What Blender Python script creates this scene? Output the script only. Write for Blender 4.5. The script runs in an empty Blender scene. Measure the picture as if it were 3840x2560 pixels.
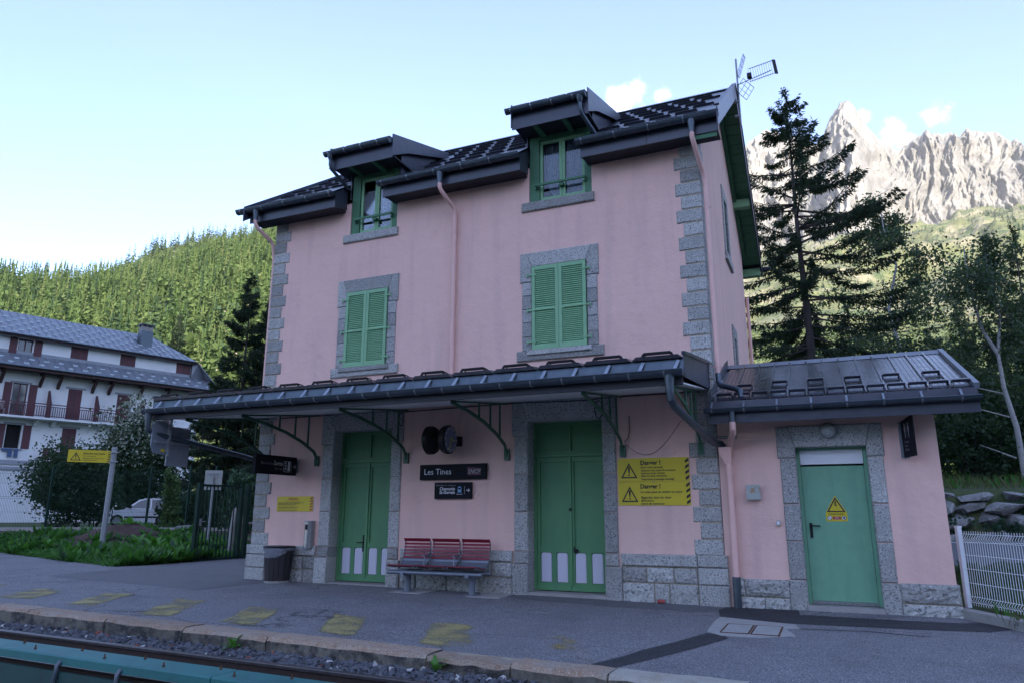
import bpy, bmesh, math, random
import numpy as np
from mathutils import Vector, Matrix
R = math.radians
S = bpy.context.scene
COL = S.collection

# ---------------------------------------------------------------- camera, sky, sun, exposure
CAMP = Vector((1.6197, -12.0559, 1.38))
cam_data = bpy.data.cameras.new('camera')
cam = bpy.data.objects.new('camera', cam_data)
COL.objects.link(cam)
_y, _p, _r = R(23.5077), R(13.4174), R(0.0834)
_fw = Vector((-math.sin(_y) * math.cos(_p), math.cos(_y) * math.cos(_p), math.sin(_p)))
_ri = Vector((math.cos(_y), math.sin(_y), 0)); _up = _ri.cross(_fw)
_ri, _up = _ri * math.cos(_r) + _up * math.sin(_r), _up * math.cos(_r) - _ri * math.sin(_r)
_m = Matrix((_ri, _up, -_fw)).transposed().to_4x4(); _m.translation = CAMP
cam.matrix_world = _m
cam_data.sensor_width = 36.0
cam_data.lens = 25.1255
cam_data.clip_start = 0.1
cam_data.clip_end = 30000
S.camera = cam

SUN_EL, SUN_AZ = R(18), math.atan2(0.45, -0.89)       # towards the sun: behind the camera, to its right
SUN_DIR = Vector((math.sin(SUN_AZ) * math.cos(SUN_EL), math.cos(SUN_AZ) * math.cos(SUN_EL), math.sin(SUN_EL)))
W = bpy.data.worlds.new('World'); S.world = W; W.use_nodes = True
wn = W.node_tree; wn.nodes.clear()
w_out = wn.nodes.new('ShaderNodeOutputWorld'); w_bg = wn.nodes.new('ShaderNodeBackground')
w_sky = wn.nodes.new('ShaderNodeTexSky'); w_sky.sky_type = 'NISHITA'; w_sky.sun_disc = False
w_sky.sun_elevation = SUN_EL; w_sky.sun_rotation = SUN_AZ
w_sky.altitude = 1000; w_sky.air_density = 1.0; w_sky.dust_density = 0.6; w_sky.ozone_density = 2.5
w_bg.inputs['Strength'].default_value = 0.15
wn.links.new(w_bg.outputs[0], w_out.inputs[0])
# small broken clouds, each at its own place in the sky
def head(h, e):
    h, e = R(h), R(e)
    return Vector((math.sin(h) * math.cos(e), math.cos(h) * math.cos(e), math.sin(e)))
w_tc = wn.nodes.new('ShaderNodeTexCoord')
w_noise = wn.nodes.new('ShaderNodeTexNoise'); w_noise.inputs['Scale'].default_value = 26; w_noise.inputs['Detail'].default_value = 8
w_noise.inputs['Roughness'].default_value = 0.62
wn.links.new(w_tc.outputs['Generated'], w_noise.inputs['Vector'])
# white balance of the whole sky, a little less green
w_wb = wn.nodes.new('ShaderNodeMix'); w_wb.data_type = 'RGBA'; w_wb.blend_type = 'MULTIPLY'; w_wb.inputs['Factor'].default_value = 1.0
w_wb.inputs['B'].default_value = (1.05, 0.90, 0.97, 1); wn.links.new(w_sky.outputs[0], w_wb.inputs['A'])
col_socket = w_wb.outputs['Result']
CLOUDS = [(-13.6, 31.2, 3.4, 1.15), (-12.4, 32.4, 2.4, .9), (-10.6, 31.8, 1.8, .75), (6.9, 25.9, 2.6, 1.15), (7.6, 25.3, 2.2, 1.0), (9.9, 26.7, 2.6, 0.8), (5.0, 27.6, 1.4, .9), (-54.1, 17.7, 2.2, 0.85), (200, 45, 20, 0.5), (120, 40, 16, .5)]
for (h, e, rad, dens) in CLOUDS:
    dt = wn.nodes.new('ShaderNodeVectorMath'); dt.operation = 'DISTANCE'
    dt.inputs[1].default_value = head(h, e)
    wn.links.new(w_tc.outputs['Generated'], dt.inputs[0])
    mr = wn.nodes.new('ShaderNodeMapRange'); mr.inputs[1].default_value = 0.0; mr.inputs[2].default_value = R(rad)
    mr.inputs[3].default_value = 0.34 * dens; mr.inputs[4].default_value = -0.34
    wn.links.new(dt.outputs['Value'], mr.inputs[0])
    ad = wn.nodes.new('ShaderNodeMath'); ad.operation = 'ADD'
    wn.links.new(mr.outputs[0], ad.inputs[0]); wn.links.new(w_noise.outputs['Fac'], ad.inputs[1])
    m2 = wn.nodes.new('ShaderNodeMapRange'); m2.interpolation_type = 'SMOOTHSTEP'
    m2.inputs[1].default_value = 0.50; m2.inputs[2].default_value = 0.98; m2.inputs[3].default_value = 0; m2.inputs[4].default_value = 0.95
    wn.links.new(ad.outputs[0], m2.inputs[0])
    mx = wn.nodes.new('ShaderNodeMix'); mx.data_type = 'RGBA'
    mx.inputs['B'].default_value = (6.0, 5.9, 6.1, 1)
    wn.links.new(m2.outputs[0], mx.inputs['Factor']); wn.links.new(col_socket, mx.inputs['A'])
    col_socket = mx.outputs['Result']
wn.links.new(col_socket, w_bg.inputs['Color'])

sun_data = bpy.data.lights.new('sun', 'SUN'); sun_data.energy = 4.4; sun_data.angle = R(0.53); sun_data.color = (1.0, 0.93, 0.80)
sun = bpy.data.objects.new('sun', sun_data); COL.objects.link(sun)
sun.rotation_euler = SUN_DIR.to_track_quat('Z', 'Y').to_euler()
S.view_settings.view_transform = 'Standard'; S.view_settings.look = 'None'
S.view_settings.gamma = 1.0; S.view_settings.use_curve_mapping = False
S.view_settings.exposure = 1.9

# ---------------------------------------------------------------- helpers
class MB:
    """collects shapes, build() links them as ONE mesh object"""
    def __init__(self): self.v = []; self.f = []; self.mi = []
    def add(self, vs, fs, m=0):
        o = len(self.v); self.v += [tuple(a) for a in vs]
        self.f += [tuple(i + o for i in q) for q in fs]; self.mi += [m] * len(fs)
        return self
    def box(self, lo, hi, m=0):
        (a, b, c), (d, e, f) = lo, hi
        return self.add([(a, b, c), (d, b, c), (d, e, c), (a, e, c), (a, b, f), (d, b, f), (d, e, f), (a, e, f)],
                        [(0, 3, 2, 1), (4, 5, 6, 7), (0, 1, 5, 4), (1, 2, 6, 5), (2, 3, 7, 6), (3, 0, 4, 7)], m)
    def bar(self, p, q, w, h, up=(0, 0, 1), m=0):
        p, q, up = Vector(p), Vector(q), Vector(up)
        d = (q - p).normalized(); s = d.cross(up)
        s = s.normalized() if s.length > 1e-5 else d.orthogonal().normalized()
        u = s.cross(d).normalized(); s = s * w / 2; u = u * h / 2
        return self.add([p - s - u, p + s - u, p + s + u, p - s + u, q - s - u, q + s - u, q + s + u, q - s + u],
                        [(0, 1, 2, 3), (7, 6, 5, 4), (0, 4, 5, 1), (1, 5, 6, 2), (2, 6, 7, 3), (3, 7, 4, 0)], m)
    def tube(self, path, r, n=8, m=0, cap=True):
        P = [Vector(p) for p in path]; rs = r if isinstance(r, (list, tuple)) else [r] * len(P)
        vs = []; fs = []; prev = None
        for i, p in enumerate(P):
            d = (P[min(i + 1, len(P) - 1)] - P[max(i - 1, 0)])
            d = d.normalized() if d.length > 1e-9 else Vector((0, 0, 1))
            if prev is None: a = d.orthogonal().normalized()
            else:
                a = prev - d * prev.dot(d)
                a = a.normalized() if a.length > 1e-6 else d.orthogonal().normalized()
            prev = a; b = d.cross(a)
            vs += [p + (a * math.cos(2 * math.pi * k / n) + b * math.sin(2 * math.pi * k / n)) * rs[i] for k in range(n)]
        for i in range(len(P) - 1):
            for k in range(n):
                fs.append((i * n + k, i * n + (k + 1) % n, (i + 1) * n + (k + 1) % n, (i + 1) * n + k))
        if cap and n > 2:
            fs.append(tuple(range(n - 1, -1, -1))); fs.append(tuple((len(P) - 1) * n + k for k in range(n)))
        return self.add(vs, fs, m)
    def prism(self, poly, fn, d0, d1, m=0):
        """poly in 2-D, fn(a, b, d) -> xyz"""
        n = len(poly)
        return self.add([fn(a, b, d0) for a, b in poly] + [fn(a, b, d1) for a, b in poly],
                        [tuple(range(n - 1, -1, -1)), tuple(range(n, 2 * n))] + [(i, (i + 1) % n, n + (i + 1) % n, n + i) for i in range(n)], m)
    def lathe(self, prof, fn, n=24, m=0):
        """prof: (radius, along); fn(x, y, along) -> xyz"""
        vs = []; fs = []
        for r, t in prof: vs += [fn(r * math.cos(2 * math.pi * k / n), r * math.sin(2 * math.pi * k / n), t) for k in range(n)]
        for i in range(len(prof) - 1):
            for k in range(n): fs.append((i * n + k, i * n + (k + 1) % n, (i + 1) * n + (k + 1) % n, (i + 1) * n + k))
        fs.append(tuple(range(n - 1, -1, -1))); fs.append(tuple((len(prof) - 1) * n + k for k in range(n)))
        return self.add(vs, fs, m)
    def mesh(self, name, mats, smooth=False):
        me = bpy.data.meshes.new(name); me.from_pydata(self.v, [], self.f)
        for mm in (mats if isinstance(mats, (list, tuple)) else [mats]): me.materials.append(mm)
        if any(self.mi): me.polygons.foreach_set('material_index', self.mi)
        bm = bmesh.new(); bm.from_mesh(me); bmesh.ops.recalc_face_normals(bm, faces=bm.faces); bm.to_mesh(me); bm.free()
        if smooth:
            me.polygons.foreach_set('use_smooth', [True] * len(me.polygons)); me.set_sharp_from_angle(angle=R(40))
        me.update(); return me
    def build(self, name, mats, parent=None, smooth=False, **tags):
        return link(name, self.mesh(name, mats, smooth), parent, **tags)

ROOTS = set()
def link(name, me, parent=None, loc=None, rot=None, scale=None, **tags):
    o = bpy.data.objects.new(name, me); COL.objects.link(o)
    if parent is not None: attach(o, parent)
    if loc is not None: o.location = loc
    if rot is not None: o.rotation_euler = rot
    if scale is not None: o.scale = scale
    for k, t in tags.items(): o[k] = t
    return o
def attach(o, parent):
    o.parent = parent


    if parent.name in ROOTS: o.matrix_parent_inverse = Matrix.Translation(-parent.location)
def thing(name, label, cat, loc=(0, 0, 0), group=None):
    o = bpy.data.objects.new(name, None); COL.objects.link(o); o.location = loc; o.empty_display_size = 0.2
    o['label'] = label; o['category'] = cat; ROOTS.add(o.name)
    if group: o['group'] = group
    return o
def tag(o, label, cat, group=None):
    o['label'] = label; o['category'] = cat
    if group: o['group'] = group
    return o
def struct(o): o['kind'] = 'structure'; return o
def stuff(o): o['kind'] = 'stuff'; return o
def copy_tree(o, loc=None, parent=None):
    c = o.copy(); COL.objects.link(c)
    if parent is not None: c.parent = parent
    if loc is not None: c.location = loc
    for ch in list(o.children): copy_tree(ch, None, c)
    return c
def lerp(a, b, t): return a + (b - a) * t
def gz(x):
    """height of the platform surface, which falls slightly to the right"""
    if x < -9.6: return 0.04
    if x > 0: return -0.03
    return lerp(-0.03, 0.04, -x / 9.6)

# ---------------------------------------------------------------- materials
MATS = {}
def mat(name, base, rough=0.6, metal=0.0, var=(), bump=(), spec=0.5, rnd=0.0, stretch=None, coat=0.0, trans=None, streak=None):
    """procedural material. var: (scale, colour, lo, hi, detail); bump: (scale, strength); rnd: brightness varies per object"""
    m = bpy.data.materials.new(name); m.use_nodes = True; nt = m.node_tree; N = nt.nodes; L = nt.links
    b = N['Principled BSDF']; b.inputs['Roughness'].default_value = rough; b.inputs['Metallic'].default_value = metal
    b.inputs['Specular IOR Level'].default_value = spec
    if coat: b.inputs['Coat Weight'].default_value = coat; b.inputs['Coat Roughness'].default_value = 0.08
    geo = N.new('ShaderNodeNewGeometry'); vec = geo.outputs['Position']
    if stretch:
        mp = N.new('ShaderNodeMapping'); mp.inputs['Scale'].default_value = stretch; L.new(vec, mp.inputs[0]); vec = mp.outputs[0]
    rgb = N.new('ShaderNodeRGB'); rgb.outputs[0].default_value = (*base, 1); c = rgb.outputs[0]
    for (sc, col, lo, hi, det) in var:
        n = N.new('ShaderNodeTexNoise'); n.inputs['Scale'].default_value = sc; n.inputs['Detail'].default_value = det; n.inputs['Roughness'].default_value = 0.6
        L.new(vec, n.inputs['Vector'])
        mr = N.new('ShaderNodeMapRange'); mr.inputs[1].default_value = lo; mr.inputs[2].default_value = hi; L.new(n.outputs['Fac'], mr.inputs[0])
        mx = N.new('ShaderNodeMix'); mx.data_type = 'RGBA'; mx.inputs['B'].default_value = (*col, 1)
        L.new(mr.outputs[0], mx.inputs['Factor']); L.new(c, mx.inputs['A']); c = mx.outputs['Result']
    if streak:                                   # vertical weathering: (scale, colour, lo, hi)
        mp2 = N.new('ShaderNodeMapping'); mp2.inputs['Scale'].default_value = (1, 1, 0.12); L.new(geo.outputs['Position'], mp2.inputs[0])
        n = N.new('ShaderNodeTexNoise'); n.inputs['Scale'].default_value = streak[0]; n.inputs['Detail'].default_value = 5; L.new(mp2.outputs[0], n.inputs['Vector'])
        mr = N.new('ShaderNodeMapRange'); mr.inputs[1].default_value = streak[2]; mr.inputs[2].default_value = streak[3]; mr.inputs[4].default_value = .6; L.new(n.outputs['Fac'], mr.inputs[0])
        mx = N.new('ShaderNodeMix'); mx.data_type = 'RGBA'; mx.inputs['B'].default_value = (*streak[1], 1)
        L.new(mr.outputs[0], mx.inputs['Factor']); L.new(c, mx.inputs['A']); c = mx.outputs['Result']
    if rnd:
        oi = N.new('ShaderNodeObjectInfo'); mr = N.new('ShaderNodeMapRange')
        mr.inputs[3].default_value = 1 - rnd; mr.inputs[4].default_value = 1 + rnd; L.new(oi.outputs['Random'], mr.inputs[0])
        hs = N.new('ShaderNodeHueSaturation'); L.new(mr.outputs[0], hs.inputs['Value']); L.new(c, hs.inputs['Color']); c = hs.outputs[0]
    L.new(c, b.inputs['Base Color'])
    nrm = None
    for (sc, st) in bump:
        n = N.new('ShaderNodeTexNoise'); n.inputs['Scale'].default_value = sc; n.inputs['Detail'].default_value = 4; L.new(vec, n.inputs['Vector'])
        bp = N.new('ShaderNodeBump'); bp.inputs['Strength'].default_value = st; bp.inputs['Distance'].default_value = 0.6 / sc
        L.new(n.outputs['Fac'], bp.inputs['Height'])
        if nrm is not None: L.new(nrm, bp.inputs['Normal'])
        nrm = bp.outputs[0]
    if nrm is not None: L.new(nrm, b.inputs['Normal'])
    if trans:
        # thin leaf: light also passes through
        tb = N.new('ShaderNodeBsdfTranslucent'); tb.inputs[0].default_value = (*trans, 1)
        ms = N.new('ShaderNodeMixShader'); ms.inputs[0].default_value = 0.35
        L.new(b.outputs[0], ms.inputs[1]); L.new(tb.outputs[0], ms.inputs[2]); L.new(ms.outputs[0], N['Material Output'].inputs[0])
    MATS[name] = m; return m

M = MATS
mat('pink_render', (0.71, 0.475, 0.415), 0.9, var=[(0.5, (0.67, 0.445, 0.39), 0.45, 0.75, 3), (2.2, (0.63, 0.41, 0.365), 0.58, 0.85, 5), (90, (0.78, 0.53, 0.465), 0.5, 0.8, 2)], bump=[(140, 0.4), (25, 0.2), (4, .15)], spec=0.2, streak=(3.2, (0.53, 0.365, 0.345), .50, .78))
mat('pink_paint', (0.72, 0.45, 0.40), 0.55, var=[(3, (0.63, 0.41, 0.37), 0.5, 0.75, 3)], spec=0.4)
mat('granite', (0.33, 0.335, 0.325), 0.85, var=[(38, (0.10, 0.105, 0.105), 0.52, 0.64, 3), (55, (0.56, 0.56, 0.54), 0.56, 0.68, 3), (3, (0.26, 0.265, 0.245), 0.5, 0.8, 4)], bump=[(60, 0.35)], rnd=0.24, spec=0.3, streak=(4, (.20, .20, .18), .55, .8))
mat('rough_granite', (0.32, 0.325, 0.31), 0.9, var=[(22, (0.10, 0.105, 0.105), 0.52, 0.66, 4), (30, (0.52, 0.52, 0.50), 0.55, 0.7, 4)], bump=[(18, 0.8), (60, 0.4)], rnd=0.26, spec=0.3)
mat('mortar', (0.34, 0.29, 0.21), 0.95, var=[(20, (0.24, 0.21, 0.16), 0.4, 0.7, 3)], bump=[(80, 0.4)])
mat('green_shutter', (0.19, 0.39, 0.215), 0.6, var=[(6, (0.16, 0.34, 0.185), 0.5, 0.8, 3)], rnd=0.06)
mat('green_door', (0.075, 0.22, 0.09), 0.55, var=[(2.5, (0.06, 0.20, 0.095), 0.45, 0.8, 4), (14, (.10, .24, .14), .6, .8, 5)], bump=[(60, 0.08)], streak=(5, (.05, .15, .075), .5, .8))
mat('green_steel_door', (0.145, 0.34, 0.215), 0.5, var=[(5, (0.12, 0.30, 0.19), 0.45, 0.8, 4)], bump=[(200, 0.08)], streak=(6, (.09, .25, .17), .52, .8))
mat('green_wood', (0.05, 0.17, 0.085), 0.6, var=[(8, (0.04, 0.13, 0.065), 0.45, 0.8, 4)], rnd=0.08)
mat('green_iron', (0.022, 0.095, 0.05), 0.45, var=[(12, (0.02, 0.09, 0.05), 0.5, 0.8, 3)])
mat('lilac_panel', (0.50, 0.50, 0.58), 0.6)
mat('dark_roof', (0.020, 0.022, 0.034), 0.3, 0.15, var=[(3, (0.03, 0.033, 0.048), 0.4, 0.7, 4)], bump=[(9, 0.05)], spec=0.6, rnd=0.2)
mat('dark_cladding', (0.036, 0.043, 0.065), 0.33, var=[(4, (0.048, 0.054, 0.074), 0.45, 0.75, 4)], bump=[(4, 0.06)], rnd=0.12)
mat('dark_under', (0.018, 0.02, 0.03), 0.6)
mat('zinc', (0.088, 0.112, 0.135), 0.4, 0.7, var=[(7, (0.06, 0.08, 0.10), 0.4, 0.75, 4)], bump=[(14, 0.06)])
mat('zinc_light', (0.30, 0.34, 0.38), 0.35, 0.8, var=[(9, (0.2, 0.23, 0.27), 0.4, 0.75, 3)])
mat('brown_metal_roof', (0.030, 0.027, 0.028), 0.16, 0.2, var=[(2.5, (0.045, 0.038, 0.036), 0.4, 0.7, 4)], bump=[(5, 0.05)], spec=0.6, rnd=0.2)
mat('white_soffit', (0.70, 0.71, 0.72), 0.7, var=[(6, (0.6, 0.61, 0.63), 0.45, 0.75, 3)])
mat('steel', (0.45, 0.46, 0.47), 0.3, 0.9, var=[(30, (0.3, 0.31, 0.32), 0.4, 0.7, 3)])
mat('galvanised', (0.27, 0.295, 0.32), 0.5, 0.4, var=[(14, (0.2, 0.22, 0.245), 0.42, 0.7, 4), (60, (0.34, 0.36, 0.385), 0.55, 0.7, 2)])
mat('black_metal', (0.010, 0.010, 0.012), 0.5, spec=0.25)
mat('sign_black', (0.007, 0.008, 0.012), 0.6, spec=0.12)
mat('sign_yellow', (0.55, 0.44, 0.012), 0.5, var=[(3, (0.48, 0.38, 0.012), 0.5, 0.8, 3)])
mat('sign_white', (0.62, 0.64, 0.68), 0.6)
mat('sign_red', (0.32, 0.02, 0.02), 0.6)
mat('sign_darkred', (0.085, 0.008, 0.02), 0.5)
mat('sign_blue', (0.16, 0.33, 0.55), 0.6)
mat('ink', (0.012, 0.012, 0.012), 0.6)
mat('sign_grey', (0.24, 0.26, 0.29), 0.6)
mat('panel_grey', (0.19, 0.22, 0.26), 0.5, 0.2, var=[(8, (0.15, 0.18, 0.22), 0.45, 0.75, 3)])
mat('bench_red', (0.20, 0.006, 0.024), 0.5, var=[(20, (0.145, 0.007, 0.022), 0.45, 0.7, 3)], rnd=0.12, stretch=(1, 8, 8))
mat('bench_steel', (0.17, 0.19, 0.23), 0.45, 0.5)
mat('bin_wood', (0.019, 0.015, 0.018), 0.7, var=[(14, (0.03, 0.022, 0.024), 0.45, 0.7, 4)], rnd=0.25, stretch=(6, 6, 1))
mat('concrete', (0.27, 0.26, 0.25), 0.9, var=[(4, (0.2, 0.195, 0.185), 0.45, 0.75, 5), (60, (0.33, 0.32, 0.31), 0.5, 0.75, 3)], bump=[(50, 0.3)], rnd=0.1)
mat('concrete_slab', (0.30, 0.30, 0.29), 0.9, var=[(5, (0.23, 0.23, 0.22), 0.45, 0.75, 5), (80, (0.36, 0.35, 0.34), 0.5, 0.75, 3), (9, (0.27, 0.19, 0.13), 0.62, 0.8, 4)], bump=[(60, 0.25)])
mat('rust', (0.11, 0.045, 0.02), 0.85, 0.2, var=[(30, (0.06, 0.025, 0.015), 0.45, 0.7, 3)])
mat('white_paint', (0.68, 0.71, 0.74), 0.4)
mat('white_wall', (0.66, 0.69, 0.70), 0.9, var=[(1.2, (0.58, 0.61, 0.63), 0.5, 0.8, 4)], bump=[(12, 0.2)])
mat('maroon_wood', (0.085, 0.022, 0.030), 0.6, var=[(3, (0.06, 0.018, 0.024), 0.45, 0.75, 3)], rnd=0.12)
mat('brown_wood', (0.05, 0.022, 0.022), 0.7, rnd=0.15)
mat('slate_metal', (0.20, 0.225, 0.26), 0.45, 0.3, var=[(1.5, (0.17, 0.19, 0.225), 0.45, 0.75, 4)], bump=[(2, 0.08)], rnd=0.08)
mat('grey_lintel', (0.26, 0.28, 0.32), 0.8)
mat('dark_void', (0.006, 0.006, 0.007), 0.9)
mat('denim', (0.06, 0.10, 0.20), 0.9, bump=[(60, 0.3)])
mat('glass_dark', (0.025, 0.03, 0.04), 0.05, 0.0, spec=0.8)
mat('lace', (0.34, 0.38, 0.42), 0.9, var=[(34, (0.13, 0.15, 0.18), 0.48, 0.6, 2), (4, (0.26, 0.29, 0.33), 0.4, 0.7, 3)])
mat('lamp_glass', (0.34, 0.36, 0.36), 0.12, var=[(40, (0.5, 0.52, 0.52), 0.5, 0.7, 2)], spec=0.7)
mat('box_grey', (0.30, 0.33, 0.31), 0.6, var=[(9, (0.26, 0.14, 0.06), 0.62, 0.72, 4)])
mat('box_rusty', (0.33, 0.36, 0.34), 0.6, var=[(7, (0.30, 0.19, 0.09), 0.52, 0.62, 5)])
mat('cable', (0.03, 0.03, 0.035), 0.6)
mat('cable_pale', (0.42, 0.37, 0.36), 0.6)
mat('teal_wood', (0.014, 0.13, 0.125), 0.55, var=[(4, (0.010, 0.085, 0.088), 0.45, 0.75, 4), (60, (0.016, 0.13, 0.13), 0.5, 0.75, 2)], rnd=0.05)
mat('dark_teal_wood', (0.010, 0.055, 0.05), 0.7, var=[(4, (0.012, 0.035, 0.032), 0.45, 0.75, 4)], rnd=0.1)
mat('rail_side', (0.035, 0.022, 0.018), 0.8, 0.2, var=[(20, (0.055, 0.032, 0.022), 0.45, 0.75, 4)], bump=[(50, 0.2)])
mat('rail_head', (0.13, 0.115, 0.115), 0.35, 0.8, var=[(14, (0.09, 0.075, 0.07), 0.45, 0.75, 4)])
mat('sleeper_wood', (0.045, 0.032, 0.026), 0.9, var=[(10, (0.03, 0.022, 0.02), 0.45, 0.7, 4)])
mat('ballast_stone', (0.085, 0.09, 0.105), 0.9, var=[(11, (0.05, 0.054, 0.066), 0.45, 0.65, 2), (7, (0.14, 0.14, 0.15), 0.6, 0.72, 2)], bump=[(60, 0.3)])
mat('fence_green', (0.005, 0.026, 0.018), 0.6, spec=0.2)
mat('wood_rail', (0.10, 0.075, 0.07), 0.85, var=[(9, (0.07, 0.05, 0.045), 0.45, 0.7, 4)])
mat('car_white', (0.68, 0.71, 0.76), 0.25, coat=0.6)
mat('tyre', (0.012, 0.012, 0.013), 0.8)
mat('plastic_bag', (0.25, 0.28, 0.36), 0.2, spec=0.8, bump=[(35, 0.8)])
mat('bark_spruce', (0.045, 0.038, 0.036), 0.95, var=[(9, (0.03, 0.025, 0.024), 0.45, 0.7, 4)], bump=[(25, 0.6)], stretch=(1, 1, 0.25))
mat('bark_birch', (0.27, 0.27, 0.26), 0.85, var=[(5, (0.06, 0.055, 0.05), 0.58, 0.66, 4), (2, (0.3, 0.3, 0.29), 0.4, 0.7, 3)], stretch=(1, 1, 3))
mat('needle_dark', (0.028, 0.046, 0.026), 0.75, var=[(0.9, (0.042, 0.062, 0.030), 0.45, 0.7, 3)], trans=(0.03, 0.06, 0.02), spec=0.25)
mat('leaf_birch', (0.060, 0.092, 0.056), 0.6, var=[(0.8, (0.082, 0.115, 0.060), 0.45, 0.7, 3)], trans=(0.07, 0.13, 0.03), spec=0.3)
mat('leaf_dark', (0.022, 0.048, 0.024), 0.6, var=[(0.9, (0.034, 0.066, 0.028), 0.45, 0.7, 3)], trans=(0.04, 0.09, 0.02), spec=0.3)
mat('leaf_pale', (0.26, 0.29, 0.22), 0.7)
mat('leaf_shrub', (0.030, 0.070, 0.040), 0.55, var=[(1.3, (0.045, 0.095, 0.05), 0.45, 0.7, 3)], trans=(0.05, 0.11, 0.03), spec=0.35)
mat('leaf_ivy', (0.075, 0.13, 0.030), 0.6, trans=(0.1, 0.2, 0.03), rnd=0.1)
mat('leaf_weed', (0.040, 0.125, 0.022), 0.6, var=[(1.6, (0.06, 0.17, 0.025), 0.42, 0.68, 3)], trans=(0.07, 0.22, 0.03), spec=0.3)
mat('leaf_bright', (0.075, 0.21, 0.030), 0.55, trans=(0.11, 0.3, 0.03))
mat('dry_grass', (0.10, 0.105, 0.045), 0.9, var=[(2, (0.055, 0.09, 0.03), 0.4, 0.65, 4)], trans=(0.12, 0.14, 0.04))
mat('earth', (0.060, 0.045, 0.035), 1.0, var=[(3, (0.04, 0.055, 0.022), 0.45, 0.7, 5), (20, (0.09, 0.07, 0.055), 0.5, 0.75, 3)], bump=[(12, 0.6)])
mat('meadow', (0.055, 0.080, 0.030), 1.0, var=[(0.5, (0.085, 0.095, 0.045), 0.42, 0.68, 5), (8, (0.035, 0.06, 0.02), 0.45, 0.7, 4)], bump=[(6, 0.8)])
mat('mulch', (0.055, 0.032, 0.028), 1.0, var=[(25, (0.10, 0.065, 0.05), 0.5, 0.72, 3)], bump=[(20, 0.8)])
mat('boulder', (0.22, 0.225, 0.225), 0.9, var=[(3, (0.13, 0.135, 0.13), 0.45, 0.65, 5), (14, (0.32, 0.32, 0.31), 0.52, 0.7, 4), (5, (0.09, 0.10, 0.05), 0.6, 0.75, 4)], bump=[(9, 0.7)], rnd=0.15)
mat('forest_floor', (0.075, 0.10, 0.030), 1.0, var=[(0.05, (0.10, 0.12, 0.045), 0.4, 0.7, 4), (0.6, (0.05, 0.075, 0.02), 0.45, 0.7, 4)])
mat('road', (0.095, 0.10, 0.11), 0.85, var=[(2, (0.08, 0.085, 0.095), 0.45, 0.7, 4)], bump=[(80, 0.2)])
mat('clock_face', (0.16, 0.19, 0.27), 0.12, spec=0.8)
mat('clock_green', (0.42, 0.5, 0.05), 0.5)
mat('ceramic', (0.3, 0.05, 0.05), 0.5)
# ---------------------------------------------------------------- ground, platform, track
def grid_sheet(name, poly_rows, mats, parent=None):
    """rows of points -> a quad sheet"""
    mb = MB(); n = len(poly_rows[0])
    for r in poly_rows: mb.v += [tuple(p) for p in r]
    for i in range(len(poly_rows) - 1):
        for k in range(n - 1): mb.f.append((i * n + k, i * n + k + 1, (i + 1) * n + k + 1, (i + 1) * n + k)); mb.mi.append(0)
    return mb.build(name, mats, parent)

def asphalt_mat(name, base, light, dark, crack=0.0):
    m = mat(name, base, 0.88, var=[(0.7, dark, 0.5, 0.8, 5), (2.3, tuple(b * 1.18 for b in base), 0.52, 0.75, 4), (48, dark, 0.5, 0.64, 2), (62, light, 0.585, 0.70, 1)], bump=[(75, 0.5), (4, 0.1)], spec=0.3)
    if crack:
        nt = m.node_tree; N = nt.nodes; L = nt.links; b = N['Principled BSDF']
        src = b.inputs['Base Color'].links[0].from_socket
        geo = N.new('ShaderNodeNewGeometry')
        wob = N.new('ShaderNodeTexNoise'); wob.inputs['Scale'].default_value = 1.6; wob.inputs['Detail'].default_value = 5; L.new(geo.outputs['Position'], wob.inputs['Vector'])
        mixv = N.new('ShaderNodeMix'); mixv.data_type = 'VECTOR'; mixv.inputs['Factor'].default_value = 0.25
        L.new(geo.outputs['Position'], mixv.inputs['A']); L.new(wob.outputs['Color'], mixv.inputs['B'])
        vo = N.new('ShaderNodeTexVoronoi'); vo.feature = 'DISTANCE_TO_EDGE'; vo.inputs['Scale'].default_value = 0.55
        L.new(mixv.outputs['Result'], vo.inputs['Vector'])
        mr = N.new('ShaderNodeMapRange'); mr.inputs[1].default_value = 0.0; mr.inputs[2].default_value = 0.006; mr.inputs[3].default_value = crack; mr.inputs[4].default_value = 0.0
        L.new(vo.outputs['Distance'], mr.inputs[0])
        gate = N.new('ShaderNodeTexNoise'); gate.inputs['Scale'].default_value = 0.5; L.new(geo.outputs['Position'], gate.inputs['Vector'])
        g2 = N.new('ShaderNodeMapRange'); g2.inputs[1].default_value = 0.46; g2.inputs[2].default_value = 0.54; L.new(gate.outputs['Fac'], g2.inputs[0])
        mu = N.new('ShaderNodeMath'); mu.operation = 'MULTIPLY'; L.new(mr.outputs[0], mu.inputs[0]); L.new(g2.outputs[0], mu.inputs[1])
        mx = N.new('ShaderNodeMix'); mx.data_type = 'RGBA'; mx.inputs['B'].default_value = (0.012, 0.012, 0.013, 1)
        L.new(mu.outputs[0], mx.inputs['Factor']); L.new(src, mx.inputs['A']); L.new(mx.outputs['Result'], b.inputs['Base Color'])
    return m
asphalt_mat('asphalt', (0.155, 0.153, 0.165), (0.42, 0.41, 0.41), (0.078, 0.077, 0.085), 0.7)
asphalt_mat('asphalt_new', (0.118, 0.12, 0.13), (0.23, 0.23, 0.23), (0.08, 0.081, 0.088))
asphalt_mat('asphalt_dark', (0.034, 0.035, 0.040), (0.09, 0.09, 0.09), (0.022, 0.022, 0.026))
asphalt_mat('asphalt_light', (0.165, 0.165, 0.178), (0.42, 0.41, 0.41), (0.078, 0.078, 0.086))

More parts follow.
